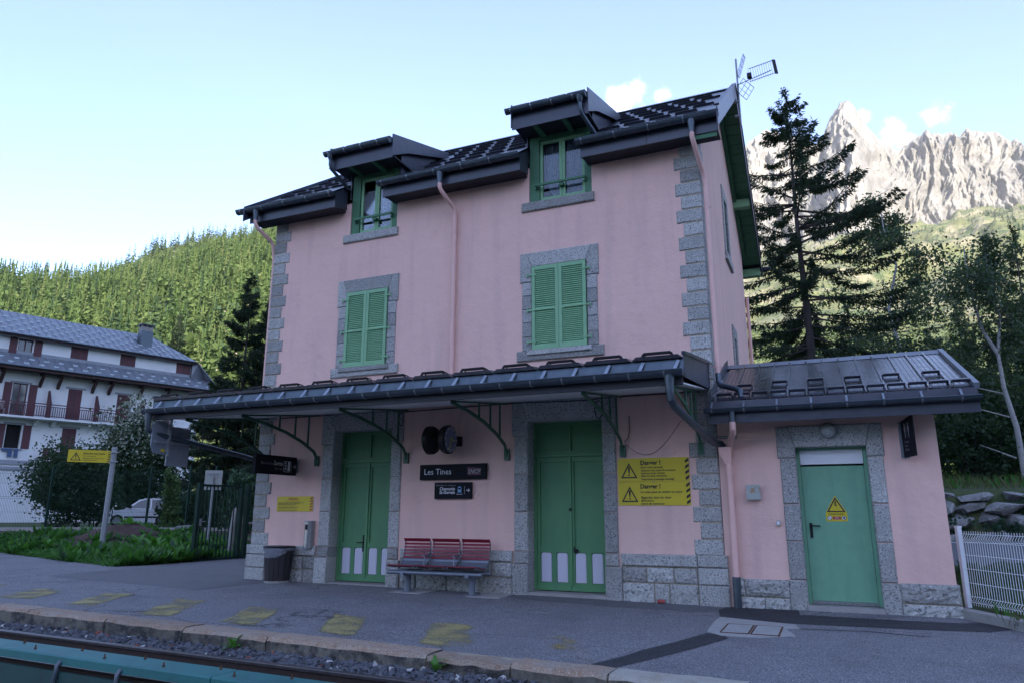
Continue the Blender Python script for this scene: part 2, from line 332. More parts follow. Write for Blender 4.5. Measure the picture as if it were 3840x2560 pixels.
KO = lambda x: -5.06 - 0.0485 * (x + 9.37)             # outer edge of the kerb
KI = lambda x: KO(x) + 0.36                            # inner edge
XEND = 0.86                                            # the kerb stops here, the asphalt goes on over the track
# wide ground: soil behind the platform, a step down to the track bed in front of it
g = MB()
BK = [(-1600, 2600), (1600, 2600)]
g.add([(-1600, -4.9, -0.12), (1600, -4.9, -0.12), (1600, 2600, -0.12), (-1600, 2600, -0.12)], [(0, 1, 2, 3)])
g.add([(-1600, -1600, -0.36), (1600, -1600, -0.36), (1600, -4.9, -0.36), (-1600, -4.9, -0.36)], [(0, 1, 2, 3)])
g.add([(-1600, -4.9, -0.36), (1600, -4.9, -0.36), (1600, -4.9, -0.12), (-1600, -4.9, -0.12)], [(0, 1, 2, 3)])
struct(g.build('ground', M['earth']))
# the platform
rows = []
for t in (0, 0.5, 1):
    row = []
    for x in [-70, -40, -25, -18, -14, -11, -9.6, -7, -5, -3, -1.5, 0, XEND]:
        y0 = KI(x); y1 = lerp(9.0, 4.6, 0 if x > -14 else 1) if x > -15 else 5.4
        row.append((x, lerp(y0, y1, t), gz(x)))
    rows.append(row)
platform = struct(grid_sheet('platform', rows, M['asphalt']))
rows = [[(x, y, gz(x) if y > -6 else -0.03) for x in (XEND, 3, 8, 30)] for y in (-16, -9, KI(XEND) - 0.3, -1, 1.5)]
struct(grid_sheet('platform_crossing', rows, M['asphalt_light']))
def patch(name, pts, mm, dz=0.004):
    mb = MB(); mb.v = [(x, y, gz(x) + dz) for x, y in pts]; mb.f = [tuple(range(len(pts)))]; mb.mi = [0]
    bm = bmesh.new(); me = mb.mesh(name, mm); bm.from_mesh(me); bmesh.ops.triangulate(bm, faces=bm.faces); bm.to_mesh(me); bm.free()
    return struct(link(name, me))
patch('asphalt_patch', [(-13.95, -1.25), (-14.62, 3.2), (-14.64, 6.2), (-10.2, 6.2), (-9.62, 0.06), (-8.71, -0.4), (-8.81, -2.1), (-11.2, -1.72), (-13.3, -1.45)], M['asphalt_new'])
patch('asphalt_patch', [(0.30, -2.70), (0.40, -3.0), (0.16, -3.75), (-0.06, -4.36), (-0.36, -5.1), (-0.62, -5.08), (-0.42, -4.5), (-0.34, -4.13), (-0.12, -3.5), (0.10, -2.74)], M['asphalt_dark'])
patch('asphalt_patch', [(0.02, -0.1), (0.54, -0.06), (1.04, -0.03), (1.084, -0.60), (2.39, -0.66), (3.02, -0.62), (3.30, -0.40), (3.62, -0.82), (3.27, -1.25), (2.50, -1.37), (1.6, -1.44), (1.084, -1.48), (0.5, -1.40), (0.066, -1.22), (-0.05, -0.5)], M['asphalt_dark'])
patch('asphalt_patch', [(1.1, -0.045), (2.45, -0.045), (3.1, -0.045), (3.25, -0.37), (3.0, -0.58), (2.39, -0.62), (1.11, -0.56)], M['asphalt'], 0.006)
patch('asphalt_patch', [(-3.3, -0.02), (-1.95, -0.05), (-1.5, -0.3), (-2.0, -0.7), (-3.2, -0.62), (-3.65, -0.3)], M['asphalt_new'], 0.005)
patch('asphalt_patch', [(-1.75, -0.12), (-0.25, -0.12), (0.0, -0.35), (-0.15, -0.80), (-1.3, -0.86), (-1.95, -0.78)], M['asphalt_new'], 0.004)
patch('asphalt_patch', [(XEND + 0.15, -1.55), (2.6, -1.5), (2.55, -1.95), (1.9, -1.8), (1.0, -1.95)], M['asphalt'], 0.0065)
# worn paint dashes along the edge
def worn_mat(name, col, lo, hi):
    m = mat(name, col, 0.85, var=[(90, tuple(c * 0.6 for c in col), 0.5, 0.7, 2)])
    nt = m.node_tree; N = nt.nodes; L = nt.links
    geo = N.new('ShaderNodeNewGeometry'); n1 = N.new('ShaderNodeTexNoise'); n1.inputs['Scale'].default_value = 26; n1.inputs['Detail'].default_value = 9; n1.inputs['Roughness'].default_value = 0.82
    n2 = N.new('ShaderNodeTexNoise'); n2.inputs['Scale'].default_value = 2.4; n2.inputs['Detail'].default_value = 3
    L.new(geo.outputs['Position'], n1.inputs['Vector']); L.new(geo.outputs['Position'], n2.inputs['Vector'])
    ad = N.new('ShaderNodeMath'); ad.operation = 'ADD'; L.new(n1.outputs['Fac'], ad.inputs[0]); L.new(n2.outputs['Fac'], ad.inputs[1])
    uv = N.new('ShaderNodeAttribute'); uv.attribute_name = 'edge'
    a2 = N.new('ShaderNodeMath'); a2.operation = 'SUBTRACT'; L.new(ad.outputs[0], a2.inputs[0]); L.new(uv.outputs['Fac'], a2.inputs[1])
    mr = N.new('ShaderNodeMapRange'); mr.inputs[1].default_value = lo; mr.inputs[2].default_value = hi; L.new(a2.outputs[0], mr.inputs[0])
    tr = N.new('ShaderNodeBsdfTransparent'); ms = N.new('ShaderNodeMixShader')
    L.new(mr.outputs[0], ms.inputs[0]); L.new(tr.outputs[0], ms.inputs[1]); L.new(N['Principled BSDF'].outputs[0], ms.inputs[2]); L.new(ms.outputs[0], N['Material Output'].inputs[0])
    return m
worn_mat('worn_yellow', (0.30, 0.255, 0.105), 0.80, 1.10)
worn_mat('worn_yellow_faint', (0.32, 0.24, 0.06), 1.02, 1.22)
worn_mat('worn_white', (0.30, 0.30, 0.30), 1.0, 1.25)
def worn(name, q, mm, dz=0.008):
    """q: four corners, near-left, far-left, far-right, near-right"""
    cx_ = sum(p[0] for p in q) / 4; cy_ = sum(p[1] for p in q) / 4; q = [(cx_ + (p[0] - cx_) * 1.12, cy_ + (p[1] - cy_) * 1.06) for p in q]
    N_ = 8; mb = MB(); ed = []
    for i in range(N_ + 1):
        for k in range(N_ + 1):
            s, t = i / N_, k / N_
            a = Vector(q[0]).lerp(Vector(q[3]), s); b = Vector(q[1]).lerp(Vector(q[2]), s); p = a.lerp(b, t)
            mb.v.append((p.x, p.y, gz(p.x) + dz)); d = min(s, 1 - s, t, 1 - t) * 2
            ed.append(0.28 * max(0, 1 - d * 4))
    for i in range(N_):
        for k in range(N_): mb.f.append((i * (N_ + 1) + k, i * (N_ + 1) + k + 1, (i + 1) * (N_ + 1) + k + 1, (i + 1) * (N_ + 1) + k)); mb.mi.append(0)
    me = mb.mesh(name, mm); at = me.attributes.new('edge', 'FLOAT', 'POINT'); at.data.foreach_set('value', ed)
    return struct(link(name, me))
for q in ([(-12.75, -4.05), (-13.4, -2.9), (-12.7, -2.9), (-12.0, -4.05)], [(-10.9, -4.22), (-11.45, -3.1), (-10.75, -3.1), (-10.0, -4.3)], [(-8.95, -4.42), (-9.8, -3.0), (-9.2, -3.0), (-8.35, -4.5)], [(-7.25, -4.62), (-8.05, -3.1), (-7.45, -3.1), (-6.6, -4.66)],
          [(-5.65, -4.72), (-6.4, -3.3), (-5.8, -3.3), (-5.0, -4.78)], [(-4.05, -4.78), (-4.8, -3.4), (-4.25, -3.35), (-3.5, -4.8)], [(-2.6, -4.86), (-3.28, -3.4), (-2.7, -3.38), (-1.95, -4.92)]):
    worn('edge_marking', q, M['worn_yellow'])
worn('edge_marking', [(-1.0, -5.0), (-1.75, -3.5), (-1.35, -3.45), (-0.55, -5.0)], M['worn_yellow_faint'])
for q in ([(-3.9, -2.4), (-4.4, -2.1), (-2.4, -1.7), (-1.9, -2.2)], [(-13.2, -2.2), (-13.6, -1.6), (-12.2, -1.7), (-11.8, -2.4)], [(-10.3, -3.0), (-10.9, -2.5), (-9.6, -2.4), (-9.2, -2.9)]):
    worn('worn_marking', q, M['worn_white'], 0.007)
worn('mortar_line', [(-13.9, -1.32), (-14.66, 3.2), (-14.60, 3.2), (-13.80, -1.30)], M['worn_white'], 0.009)
worn('mortar_line', [(-0.75, -0.78), (-0.55, -0.6), (0.3, -1.2), (0.15, -1.5)], M['worn_white'], 0.009)

# kerb: granite stones, rusty on top, dark and mossy on the track side
def kerb_mat():
    m = mat('kerb_stone', (0.28, 0.21, 0.155), 0.9, var=[(7, (0.23, 0.14, 0.085), 0.42, 0.7, 5), (2.0, (0.25, 0.225, 0.19), 0.5, 0.7, 4), (55, (0.40, 0.36, 0.30), 0.56, 0.70, 3), (48, (0.09, 0.075, 0.06), 0.55, 0.7, 3)], bump=[(50, 0.5), (9, 0.3)], rnd=0.12)
    mat('kerb_side', (0.13, 0.12, 0.095), 0.95, var=[(6, (0.035, 0.033, 0.032), 0.42, 0.58, 6), (3, (0.19, 0.165, 0.12), 0.58, 0.75, 4), (40, (0.22, 0.20, 0.16), 0.6, 0.75, 3)], bump=[(30, 0.6)], rnd=0.15)
kerb_mat()
mat('kerb_grey', (0.33, 0.31, 0.27), 0.9, var=[(4, (0.25, 0.22, 0.17), 0.45, 0.7, 5), (50, (0.42, 0.40, 0.36), 0.55, 0.7, 3)], bump=[(50, 0.5)])
platform_edge = struct(thing('platform_edge', '', '', (-4, -5.2, 0)))
del platform_edge['label'], platform_edge['category']
rng = random.Random(5)
KJ = [-42, -38, -34, -30, -26, -23, -20.5, -18, -15.8, -14.1, -12.9, -11.6, -9.72, -8.75, -7.1, -5.66, -4.31, -2.2, -1.27, -0.315, XEND]
for i in range(len(KJ) - 1):
    a, b = KJ[i] + 0.008, KJ[i + 1] - 0.008; n = 7; mb = MB(); dz = rng.uniform(-0.012, 0.012)
    prof = []
    for k in range(n + 1):
        x = lerp(a, b, k / n); j = rng.uniform(-0.012, 0.012); z = gz(x) + dz + 0.012 + rng.uniform(-.004, .004); o = KO(x) + j; ii = KI(x) - 0.006
        sx = 0.03 * (x - a) if False else 0
        prof.append([(x, o + 0.01, -0.42), (x, o + rng.uniform(-.01, .012), -0.12), (x, o, z - 0.03 - rng.uniform(0, .02)), (x, o + 0.028 + rng.uniform(0, .015), z), (x, lerp(o, ii, 0.5), z + 0.003), (x, ii, z - 0.004), (x, ii, -0.42)])
    for p in prof: mb.v += p
    L_ = len(prof[0])
    for k in range(n):
        for q in range(L_ - 1): mb.f.append((k * L_ + q, (k + 1) * L_ + q, (k + 1) * L_ + q + 1, k * L_ + q + 1)); mb.mi.append(1 if q < 2 else 0)
    mb.f += [tuple(range(L_)), tuple(n * L_ + q for q in range(L_ - 1, -1, -1))]; mb.mi += [1, 1]
    mb.build('kerb_stone', [M['kerb_grey'] if b > 0.5 else M['kerb_stone'], M['kerb_side']], platform_edge)
for x0, x1 in ((-42, -5), (-5, XEND - 0.02)):
    mo = MB(); mo.add([(x0, KO(x0) + 0.03, -0.4), (x1, KO(x1) + 0.03, -0.4), (x1, KI(x1) + 0.012, -0.4), (x0, KI(x0) + 0.012, -0.4), (x0, KO(x0) + 0.03, gz(x0) - 0.004), (x1, KO(x1) + 0.03, gz(x1) - 0.004), (x1, KI(x1) + 0.012, gz(x1) - 0.004), (x0, KI(x0) + 0.012, gz(x0) - 0.004)],
           [(0, 1, 5, 4), (4, 5, 6, 7), (1, 2, 6, 5), (3, 0, 4, 7), (2, 3, 7, 6)])
    mo.build('kerb_joint', M['mortar'], platform_edge)
cr = MB(); cr.add([(XEND, -30, -0.5), (30, -30, -0.5), (30, -30, -0.034), (XEND, -30, -0.034), (XEND, KO(XEND), -0.5), (XEND, KO(XEND), -0.034)], [(0, 1, 2, 3), (0, 3, 5, 4)])
struct(cr.build('crossing_side', M['asphalt_dark']))

# ballast, rails, covered conductor rail
RT = lambda x: -5.76 - 0.052 * (x + 9.4)               # centre of the near-platform rail
bed = MB()
xs = np.linspace(-60, XEND, 160); ys = np.linspace(0, 1, 14); rg = np.random.default_rng(3)
for i, x in enumerate(xs):
    for t in ys:
        y = lerp(KO(x) + 0.05, KO(x) - 6.5, t); bed.v.append((x, y, -0.14 - 0.07 * min(1, t * 9) + rg.uniform(-0.012, 0.012)))
for i in range(len(xs) - 1):
    for k in range(13): bed.f.append((i * 14 + k, i * 14 + k + 1, (i + 1) * 14 + k + 1, (i + 1) * 14 + k)); bed.mi.append(0)
struct(bed.build('track_bed', M['ballast_stone']))
def rock(rg, n=7):
    """a small angular stone: convex hull of a few points"""
    bm = bmesh.new()
    for _ in range(n):
        v = Vector((rg.gauss(0, 1), rg.gauss(0, 1), rg.gauss(0, 1))).normalized() * rg.uniform(0.8, 1.1); bm.verts.new((v.x, v.y, v.z * 0.75))
    r = bmesh.ops.convex_hull(bm, input=bm.verts); bm.normal_update()
    bmesh.ops.delete(bm, geom=[e for e in r['geom_interior'] if isinstance(e, bmesh.types.BMVert)], context='VERTS')
    bm.verts.index_update(); vs = [v.co.copy() for v in bm.verts]; fs = [tuple(v.index for v in f.verts) for f in bm.faces]; bm.free(); return vs, fs
rg = random.Random(11); kinds = [rock(rg, rg.choice((7, 8, 9))) for _ in range(14)]
bal = MB()
def strew(x, y, z, s):
    vs, fs = rg.choice(kinds); q = Matrix.Rotation(rg.uniform(0, 6.28), 3, 'Z') @ Matrix.Rotation(rg.uniform(-.6, .6), 3, 'X')
    bal.add([q @ (v * s) + Vector((x, y, z)) for v in vs], fs, 1 if rg.random() < 0.03 else (2 if rg.random() < 0.012 else 0))
for _ in range(5600):
    x = XEND - 0.05 - 22 * rg.random() ** 1.5; q = rg.random(); y = KO(x) - 0.02 - q * 0.66
    strew(x, y, -0.125 - 0.065 * q - 0.012 * rg.random(), rg.uniform(0.028, 0.056))
for _ in range(1500):
    x = XEND - 0.2 - 14 * rg.random(); y = RT(x) - 0.1 - rg.random() * 2.2
    strew(x, y, -0.21 + rg.random() * 0.02, rg.uniform(0.03, 0.05))
mat('pale_stone', (0.40, 0.39, 0.38), 0.9); mat('red_stone', (0.22, 0.07, 0.05), 0.9)
stuff(bal.build('ballast', [M['ballast_stone'], M['pale_stone'], M['red_stone']]))
track = thing('railway_track', 'single railway track in dark ballast along the platform kerb', 'railway track', (-9, -6.2, -0.2))
def rail(dy):
    zb = -0.21; prof = [(-.062, zb), (.062, zb), (.062, zb + .012), (.012, zb + .03), (.010, zb + .105), (.034, zb + .115), (.034, zb + .14), (.026, zb + .147), (-.026, zb + .147), (-.034, zb + .14), (-.034, zb + .115), (-.010, zb + .105), (-.012, zb + .03), (-.062, zb + .012)]
    side = MB(); hd = MB(); X = [-60, -40, -25, -15, -9, -4, 0.0, XEND]
    for a, b in zip(X[:-1], X[1:]):
        P = [[(x, RT(x) + dy + p[0], p[1]) for p in prof] for x in (a, b)]; n = len(prof)
        for k in range(n):
            kk = (k + 1) % n; (hd if 5 <= k <= 9 else side).add([P[0][k], P[1][k], P[1][kk], P[0][kk]], [(0, 1, 2, 3)])
    o = side.build('rail', M['rail_side'], track); hd.build('rail_head', M['rail_head'], o)
rail(0); rail(-1.0)
sme = MB().box((-0.11, -2.1, -0.36), (0.11, 0.55, -0.205)).mesh('sleeper', M['sleeper_wood'])
for i in range(24):
    x = -14.6 + 0.62 * i; link('sleeper', sme, track, (x, RT(x), 0.0), (0, 0, -0.05))
# conductor rail with wooden guard boards
cg = thing('conductor_rail_guard', 'teal wooden boards covering the conductor rail along the front of the track', 'rail guard', (-6, -7.3, -0.2))
CY = lambda x: RT(x) - 1.30
X = [-40, -20, -11.35, -7.1, -2.86, -0.9]
for a, b in zip(X[:-1], X[1:]):
    d = Vector((b - a, CY(b) - CY(a), 0)).normalized() * 0.006
    mb = MB(); pa = Vector((a, CY(a), 0)) + d; pb = Vector((b, CY(b), 0)) - d
    sec = [(0.14, 0.150), (-0.13, 0.150), (-0.142, 0.138), (-0.142, 0.075), (-0.12, 0.075), (-0.12, 0.115), (0.14, 0.115)]
    n = len(sec); mb.v += [(pa.x, pa.y + s, z) for s, z in sec] + [(pb.x, pb.y + s, z) for s, z in sec]
    mb.f += [(k, (k + 1) % n, n + (k + 1) % n, n + k) for k in range(n)] + [tuple(range(n - 1, -1, -1)), tuple(range(n, 2 * n))]; mb.mi += [0] * (n + 2)
    mb.build('cover_board', M['teal_wood'], cg)
    sb = MB(); sb.add([(pa.x, pa.y - 0.155, -0.20), (pb.x, pb.y - 0.155, -0.20), (pb.x, pb.y - 0.155, 0.02), (pa.x, pa.y - 0.155, 0.02), (pa.x, pa.y - 0.12, -0.20), (pb.x, pb.y - 0.12, -0.20), (pb.x, pb.y - 0.12, 0.02), (pa.x, pa.y - 0.12, 0.02)],
                      [(0, 1, 2, 3), (7, 6, 5, 4), (3, 2, 6, 7), (0, 4, 5, 1), (0, 3, 7, 4), (1, 5, 6, 2)])
    sb.build('side_board', M['dark_teal_wood'], cg)
cr_ = MB()
for a, b in zip(X[:-1], X[1:]): cr_.bar((a, CY(a), -0.05), (b, CY(b), -0.05), 0.07, 0.13)
cr_.build('conductor_rail', M['rail_side'], cg)
hk = MB()
hk.tube([(0, -0.135, 0.10), (0, -0.165, 0.07), (0, -0.17, 0.02), (0, -0.185, -0.05), (0, -0.175, -0.12), (0, -0.16, -0.24)], [0.024, 0.022, 0.018, 0.022, 0.024, 0.026], 8)
hk.tube([(-0.07, -0.19, -0.09), (0.05, -0.19, -0.075)], 0.011, 6); hk.tube([(-0.085, -0.19, -0.092), (-0.065, -0.19, -0.089)], 0.02, 6)
hkm = hk.mesh('bracket', M['zinc'], True)
bt = MB(); bt.lathe([(0.012, 0), (0.012, 0.012), (0.006, 0.014), (0.006, 0.036)], lambda x, y, t: (x, y, t), 6); btm = bt.mesh('bolt', M['rust'])
for i, x in enumerate([-8.95, -8.15, -6.75, -6.15, -4.7, -3.9, -2.5, -1.6, -9.9, -10.7]):
    link('bracket', hkm, cg, (x, CY(x), 0)).matrix_parent_inverse = Matrix.Translation(-cg.location)
for i in range(22):
    x = -10.2 + i * 0.42 + rng.uniform(-.08, .08)
    link('bolt', btm, cg, (x, CY(x) + (0.085 if i % 2 else -0.05), 0.15)).matrix_parent_inverse = Matrix.Translation(-cg.location)
# ---------------------------------------------------------------- station building
HX0, HX1, HY1 = -9.55, 0.0, 7.45
RIDGE_Y, RIDGE_Z, EAVE_Y, EAVE_Z = 3.72, 11.05, -0.5, 8.12
SL = (RIDGE_Z - EAVE_Z) / (RIDGE_Y - EAVE_Y)
roof_z = lambda y: RIDGE_Z - SL * abs(y - RIDGE_Y)
station = thing('station_building', 'pink three storey railway station with green doors and shutters and granite corners', 'station', (-4.8, 3.7, 0))
def wall_holes(mb, x0, x1, z0, z1, holes, y0, y1):
    """front wall as boxes around rectangular openings"""
    holes = [(h[0] - .008, h[1] + .008, h[2] - .008, h[3] + .008) for h in holes]
    xs = sorted({x0, x1, *[h[0] for h in holes], *[h[1] for h in holes]}); zs = sorted({z0, z1, *[h[2] for h in holes], *[h[3] for h in holes]})
    for i in range(len(xs) - 1):
        k = 0
        while k < len(zs) - 1:
            cx = (xs[i] + xs[i + 1]) / 2
            inside = lambda kk: any(h[0] < cx < h[1] and h[2] < (zs[kk] + zs[kk + 1]) / 2 < h[3] for h in holes)
            if inside(k): k += 1; continue
            e = k
            while e < len(zs) - 1 and not inside(e): e += 1
            mb.box((xs[i], y0, zs[k]), (xs[i + 1], y1, zs[e])); k = e
D1 = (-7.58, -6.20, -0.1, 2.99); D2 = (-3.30, -1.91, -0.1, 2.99)
W1 = (-7.47, -6.42, 4.30, 5.93); W2 = (-3.21, -2.12, 4.30, 5.93)
A1 = (-7.49, -6.31, 7.26, 8.66); A2 = (-3.25, -1.99, 7.26, 8.66)
mb = MB(); wall_holes(mb, HX0, HX1, -0.2, 8.0, [D1, D2, W1, W2, (A1[0], A1[1], A1[2], 8.0), (A2[0], A2[1], A2[2], 8.0)], 0, 0.42)
mb.build('front_wall', M['pink_render'], station)
for nm, x0, x1, holes in (('side_wall', -0.38, 0.0, 1), ('side_wall', HX0, HX0 + 0.38, 0)):
    mb = MB(); poly = [(0.422, -0.2), (HY1, -0.2), (HY1, 7.9), (HY1, roof_z(HY1) - 0.06), (RIDGE_Y, RIDGE_Z - 0.06), (0.422, roof_z(0.422) - 0.06)]
    mb.prism(poly, lambda a, b, d: (d, a, b), x0, x1)
    mb.add([(x0, 0, 8.002), (x1, 0, 8.002), (x1, 0.42, 8.002), (x0, 0.42, 8.002), (x0, 0, roof_z(0) - .06), (x1, 0, roof_z(0) - .06), (x1, .42, roof_z(.42) - .06), (x0, .42, roof_z(.42) - .06)], [(0, 1, 5, 4), (1, 2, 6, 5), (3, 0, 4, 7), (4, 5, 6, 7)])
    mb.build(nm, M['pink_render'], station)
MB().box((HX0 + 0.381, HY1 - 0.4, -0.2), (HX1 - 0.381, HY1, 7.9)).build('back_wall', M['pink_render'], station)

rs = random.Random(21)
def stone_mesh(lo, hi, mm, bev=0.018, bump=0.004, nx=3, nz=2, rockf=0.0):
    """block with a chamfered, slightly uneven front face (front looks to -y)"""
    (x0, y0, z0), (x1, y1, z1) = lo, hi; mb = MB()
    xs = [x0 + bev + (x1 - x0 - 2 * bev) * k / nx for k in range(nx + 1)]; zs = [z0 + bev + (z1 - z0 - 2 * bev) * k / nz for k in range(nz + 1)]
    jj = lambda: rs.uniform(-bump, bump)
    G = []
    for b in range(nz + 1):
        for a in range(nx + 1):
            e = a in (0, nx) or b in (0, nz)
            G.append((xs[a] + (jj() * 2), y0 + jj() - (0 if e else rs.uniform(0, rockf)), zs[b] + (jj() * 2)))
    mb.v += G
    for b in range(nz):
        for a in range(nx):
            i = b * (nx + 1) + a; mb.f.append((i, i + 1, i + nx + 2, i + nx + 1))
    ring = [a for a in range(nx + 1)] + [b * (nx + 1) + nx for b in range(1, nz + 1)] + [nz * (nx + 1) + a for a in range(nx - 1, -1, -1)] + [b * (nx + 1) for b in range(nz - 1, 0, -1)]
    o = len(mb.v); n = len(ring)
    for i in ring:
        x, y, z = G[i]; a = i % (nx + 1); b = i // (nx + 1)
        mb.v.append((x0 if a == 0 else x1 if a == nx else x, y0 + bev, z0 if b == 0 else z1 if b == nz else z))
    for i in range(n): mb.f.append((ring[i], o + i, o + (i + 1) % n, ring[(i + 1) % n]))
    o2 = len(mb.v)
    for i in range(n): x, y, z = mb.v[o + i]; mb.v.append((x, y1, z))
    for i in range(n): mb.f.append((o + i, o2 + i, o2 + (i + 1) % n, o + (i + 1) % n))
    mb.mi = [0] * len(mb.f); return mb.mesh('stone', mm)
def stone(name, lo, hi, parent, mm='granite', **k): return link(name, stone_mesh(lo, hi, M[mm], **k), parent)
def poly_stone(name, poly, y0, y1, parent, mm='granite', bev=0.012):
    """stone with any outline (x, z), chamfered front"""
    n = len(poly); cx = sum(p[0] for p in poly) / n; cz = sum(p[1] for p in poly) / n; mb = MB()
    ins = [(lerp(p[0], cx, bev / max(.1, abs(p[0] - cx))) if abs(p[0] - cx) > .02 else p[0], lerp(p[1], cz, bev / max(.1, abs(p[1] - cz)))) for p in poly]
    mb.v += [(a, y0, b) for a, b in ins] + [(a, y0 + bev, b) for a, b in poly] + [(a, y1, b) for a, b in poly]
    mb.f += [tuple(range(n))] + [(i, n + i, n + (i + 1) % n, (i + 1) % n) for i in range(n)] + [(n + i, 2 * n + i, 2 * n + (i + 1) % n, n + (i + 1) % n) for i in range(n)]
    mb.mi = [0] * len(mb.f); return mb.build(name, M[mm], parent)
# corner quoins
z = 0.715; k = 0
while z < 8.0:
    h = min(0.256, 8.03 - z); lg = k % 2 == 0
    jx = rs.uniform(-.012, .012)
    stone('quoin_stone', (-0.425 + (0 if lg else 0.10) + jx, -0.022, z + .006), (0.022, 0.30 if lg else 0.5, z + h - .006), station)
    stone('quoin_stone', (HX0 - 0.022, -0.022, z + .006), (HX0 + 0.415 - (0 if lg else 0.10) - jx, 0.5 if lg else 0.3, z + h - .006), station)
    z += h; k += 1
MB().box((-0.30, -0.010, 0.7), (0.010, 0.3, 8.0)).build('quoin_joint', M['mortar'], station); MB().box((HX0 - 0.010, -0.010, 0.7), (HX0 + 0.30, 0.3, 8.0)).build('quoin_joint', M['mortar'], station)
# plinth: a smooth band over two courses of rock-faced blocks
PL = -0.062
def plinth(x0, x1, cuts1, cuts2, corner=None):
    stone('plinth_band', (x0, PL, 0.535), (x1, 0.1, 0.722), station, nx=6, bump=0.003)
    for z0, z1, cuts in ((0.275, 0.515, cuts1), (-0.12, 0.265, cuts2)):
        xs = [x0, *cuts, x1]
        for a, b in zip(xs[:-1], xs[1:]):
            stone('plinth_stone', (a + .008, PL + 0.02, z0 + .006), (b - .008, 0.1, z1 - .002), station, 'rough_granite', nx=6, nz=4, rockf=0.03, bump=0.006, bev=0.016)
    MB().box((x0 - 0.01, PL + 0.045, -0.2), (x1 + 0.01, 0.06, 0.72)).build('plinth_joint', M['mortar'], station)
plinth(-1.63, -0.40, [-1.22, -0.78], [-1.10, -0.86])
plinth(-5.90, -3.60, [-5.3, -4.6, -4.0], [-5.55, -4.9, -4.25])
plinth(-9.10, -7.88, [-8.75, -8.2], [-8.55, -8.18])
for k, (z0, z1) in enumerate(((-0.12, 0.27), (0.28, 0.53), (0.54, 0.725))):
    stone('plinth_stone', (-0.39, -0.075, z0), (0.075, 0.5, z1), station, nx=4)
    stone('plinth_stone', (HX0 - 0.075, -0.075, z0), (HX0 + 0.44, 0.5, z1), station, nx=4)
# door surrounds
def door_surround(D, parent, jw=0.265, low=0.30, top=3.42):
    x0, x1, _, zt = D
    for (a, b, al, bl) in ((x0 - jw, x0, x0 - low, x0), (x1, x1 + jw - .03, x1, x1 + low - .02)):
        stone('jamb_stone', (al, -0.07, -0.12), (bl, 0.3, 0.505), parent, nx=3, nz=4)
        for z0, z1 in ((0.51, 0.715), (0.72, 1.385), (1.39, 2.045), (2.05, 2.725)):
            stone('jamb_stone', (a, -0.035, z0 + .003), (b, 0.3, z1 - .003), parent, nx=3, nz=4)
    w = 0.05
    poly_stone('corner_stone', [(x0 - jw - w, 2.73), (x0, 2.73), (x0, zt), (x0 - 0.16, top), (x0 - jw - w, top)], -0.035, 0.3, parent)
    poly_stone('corner_stone', [(x1, 2.73), (x1 + jw, 2.73), (x1 + jw, top), (x1 + 0.10, top), (x1, zt)], -0.035, 0.3, parent)
    poly_stone('lintel_stone', [(x0 + .004, zt), (x1 - .004, zt), (x1 + 0.096, top), (x0 - 0.156, top)], -0.037, 0.3, parent)
door_surround(D1, station); door_surround(D2, station)
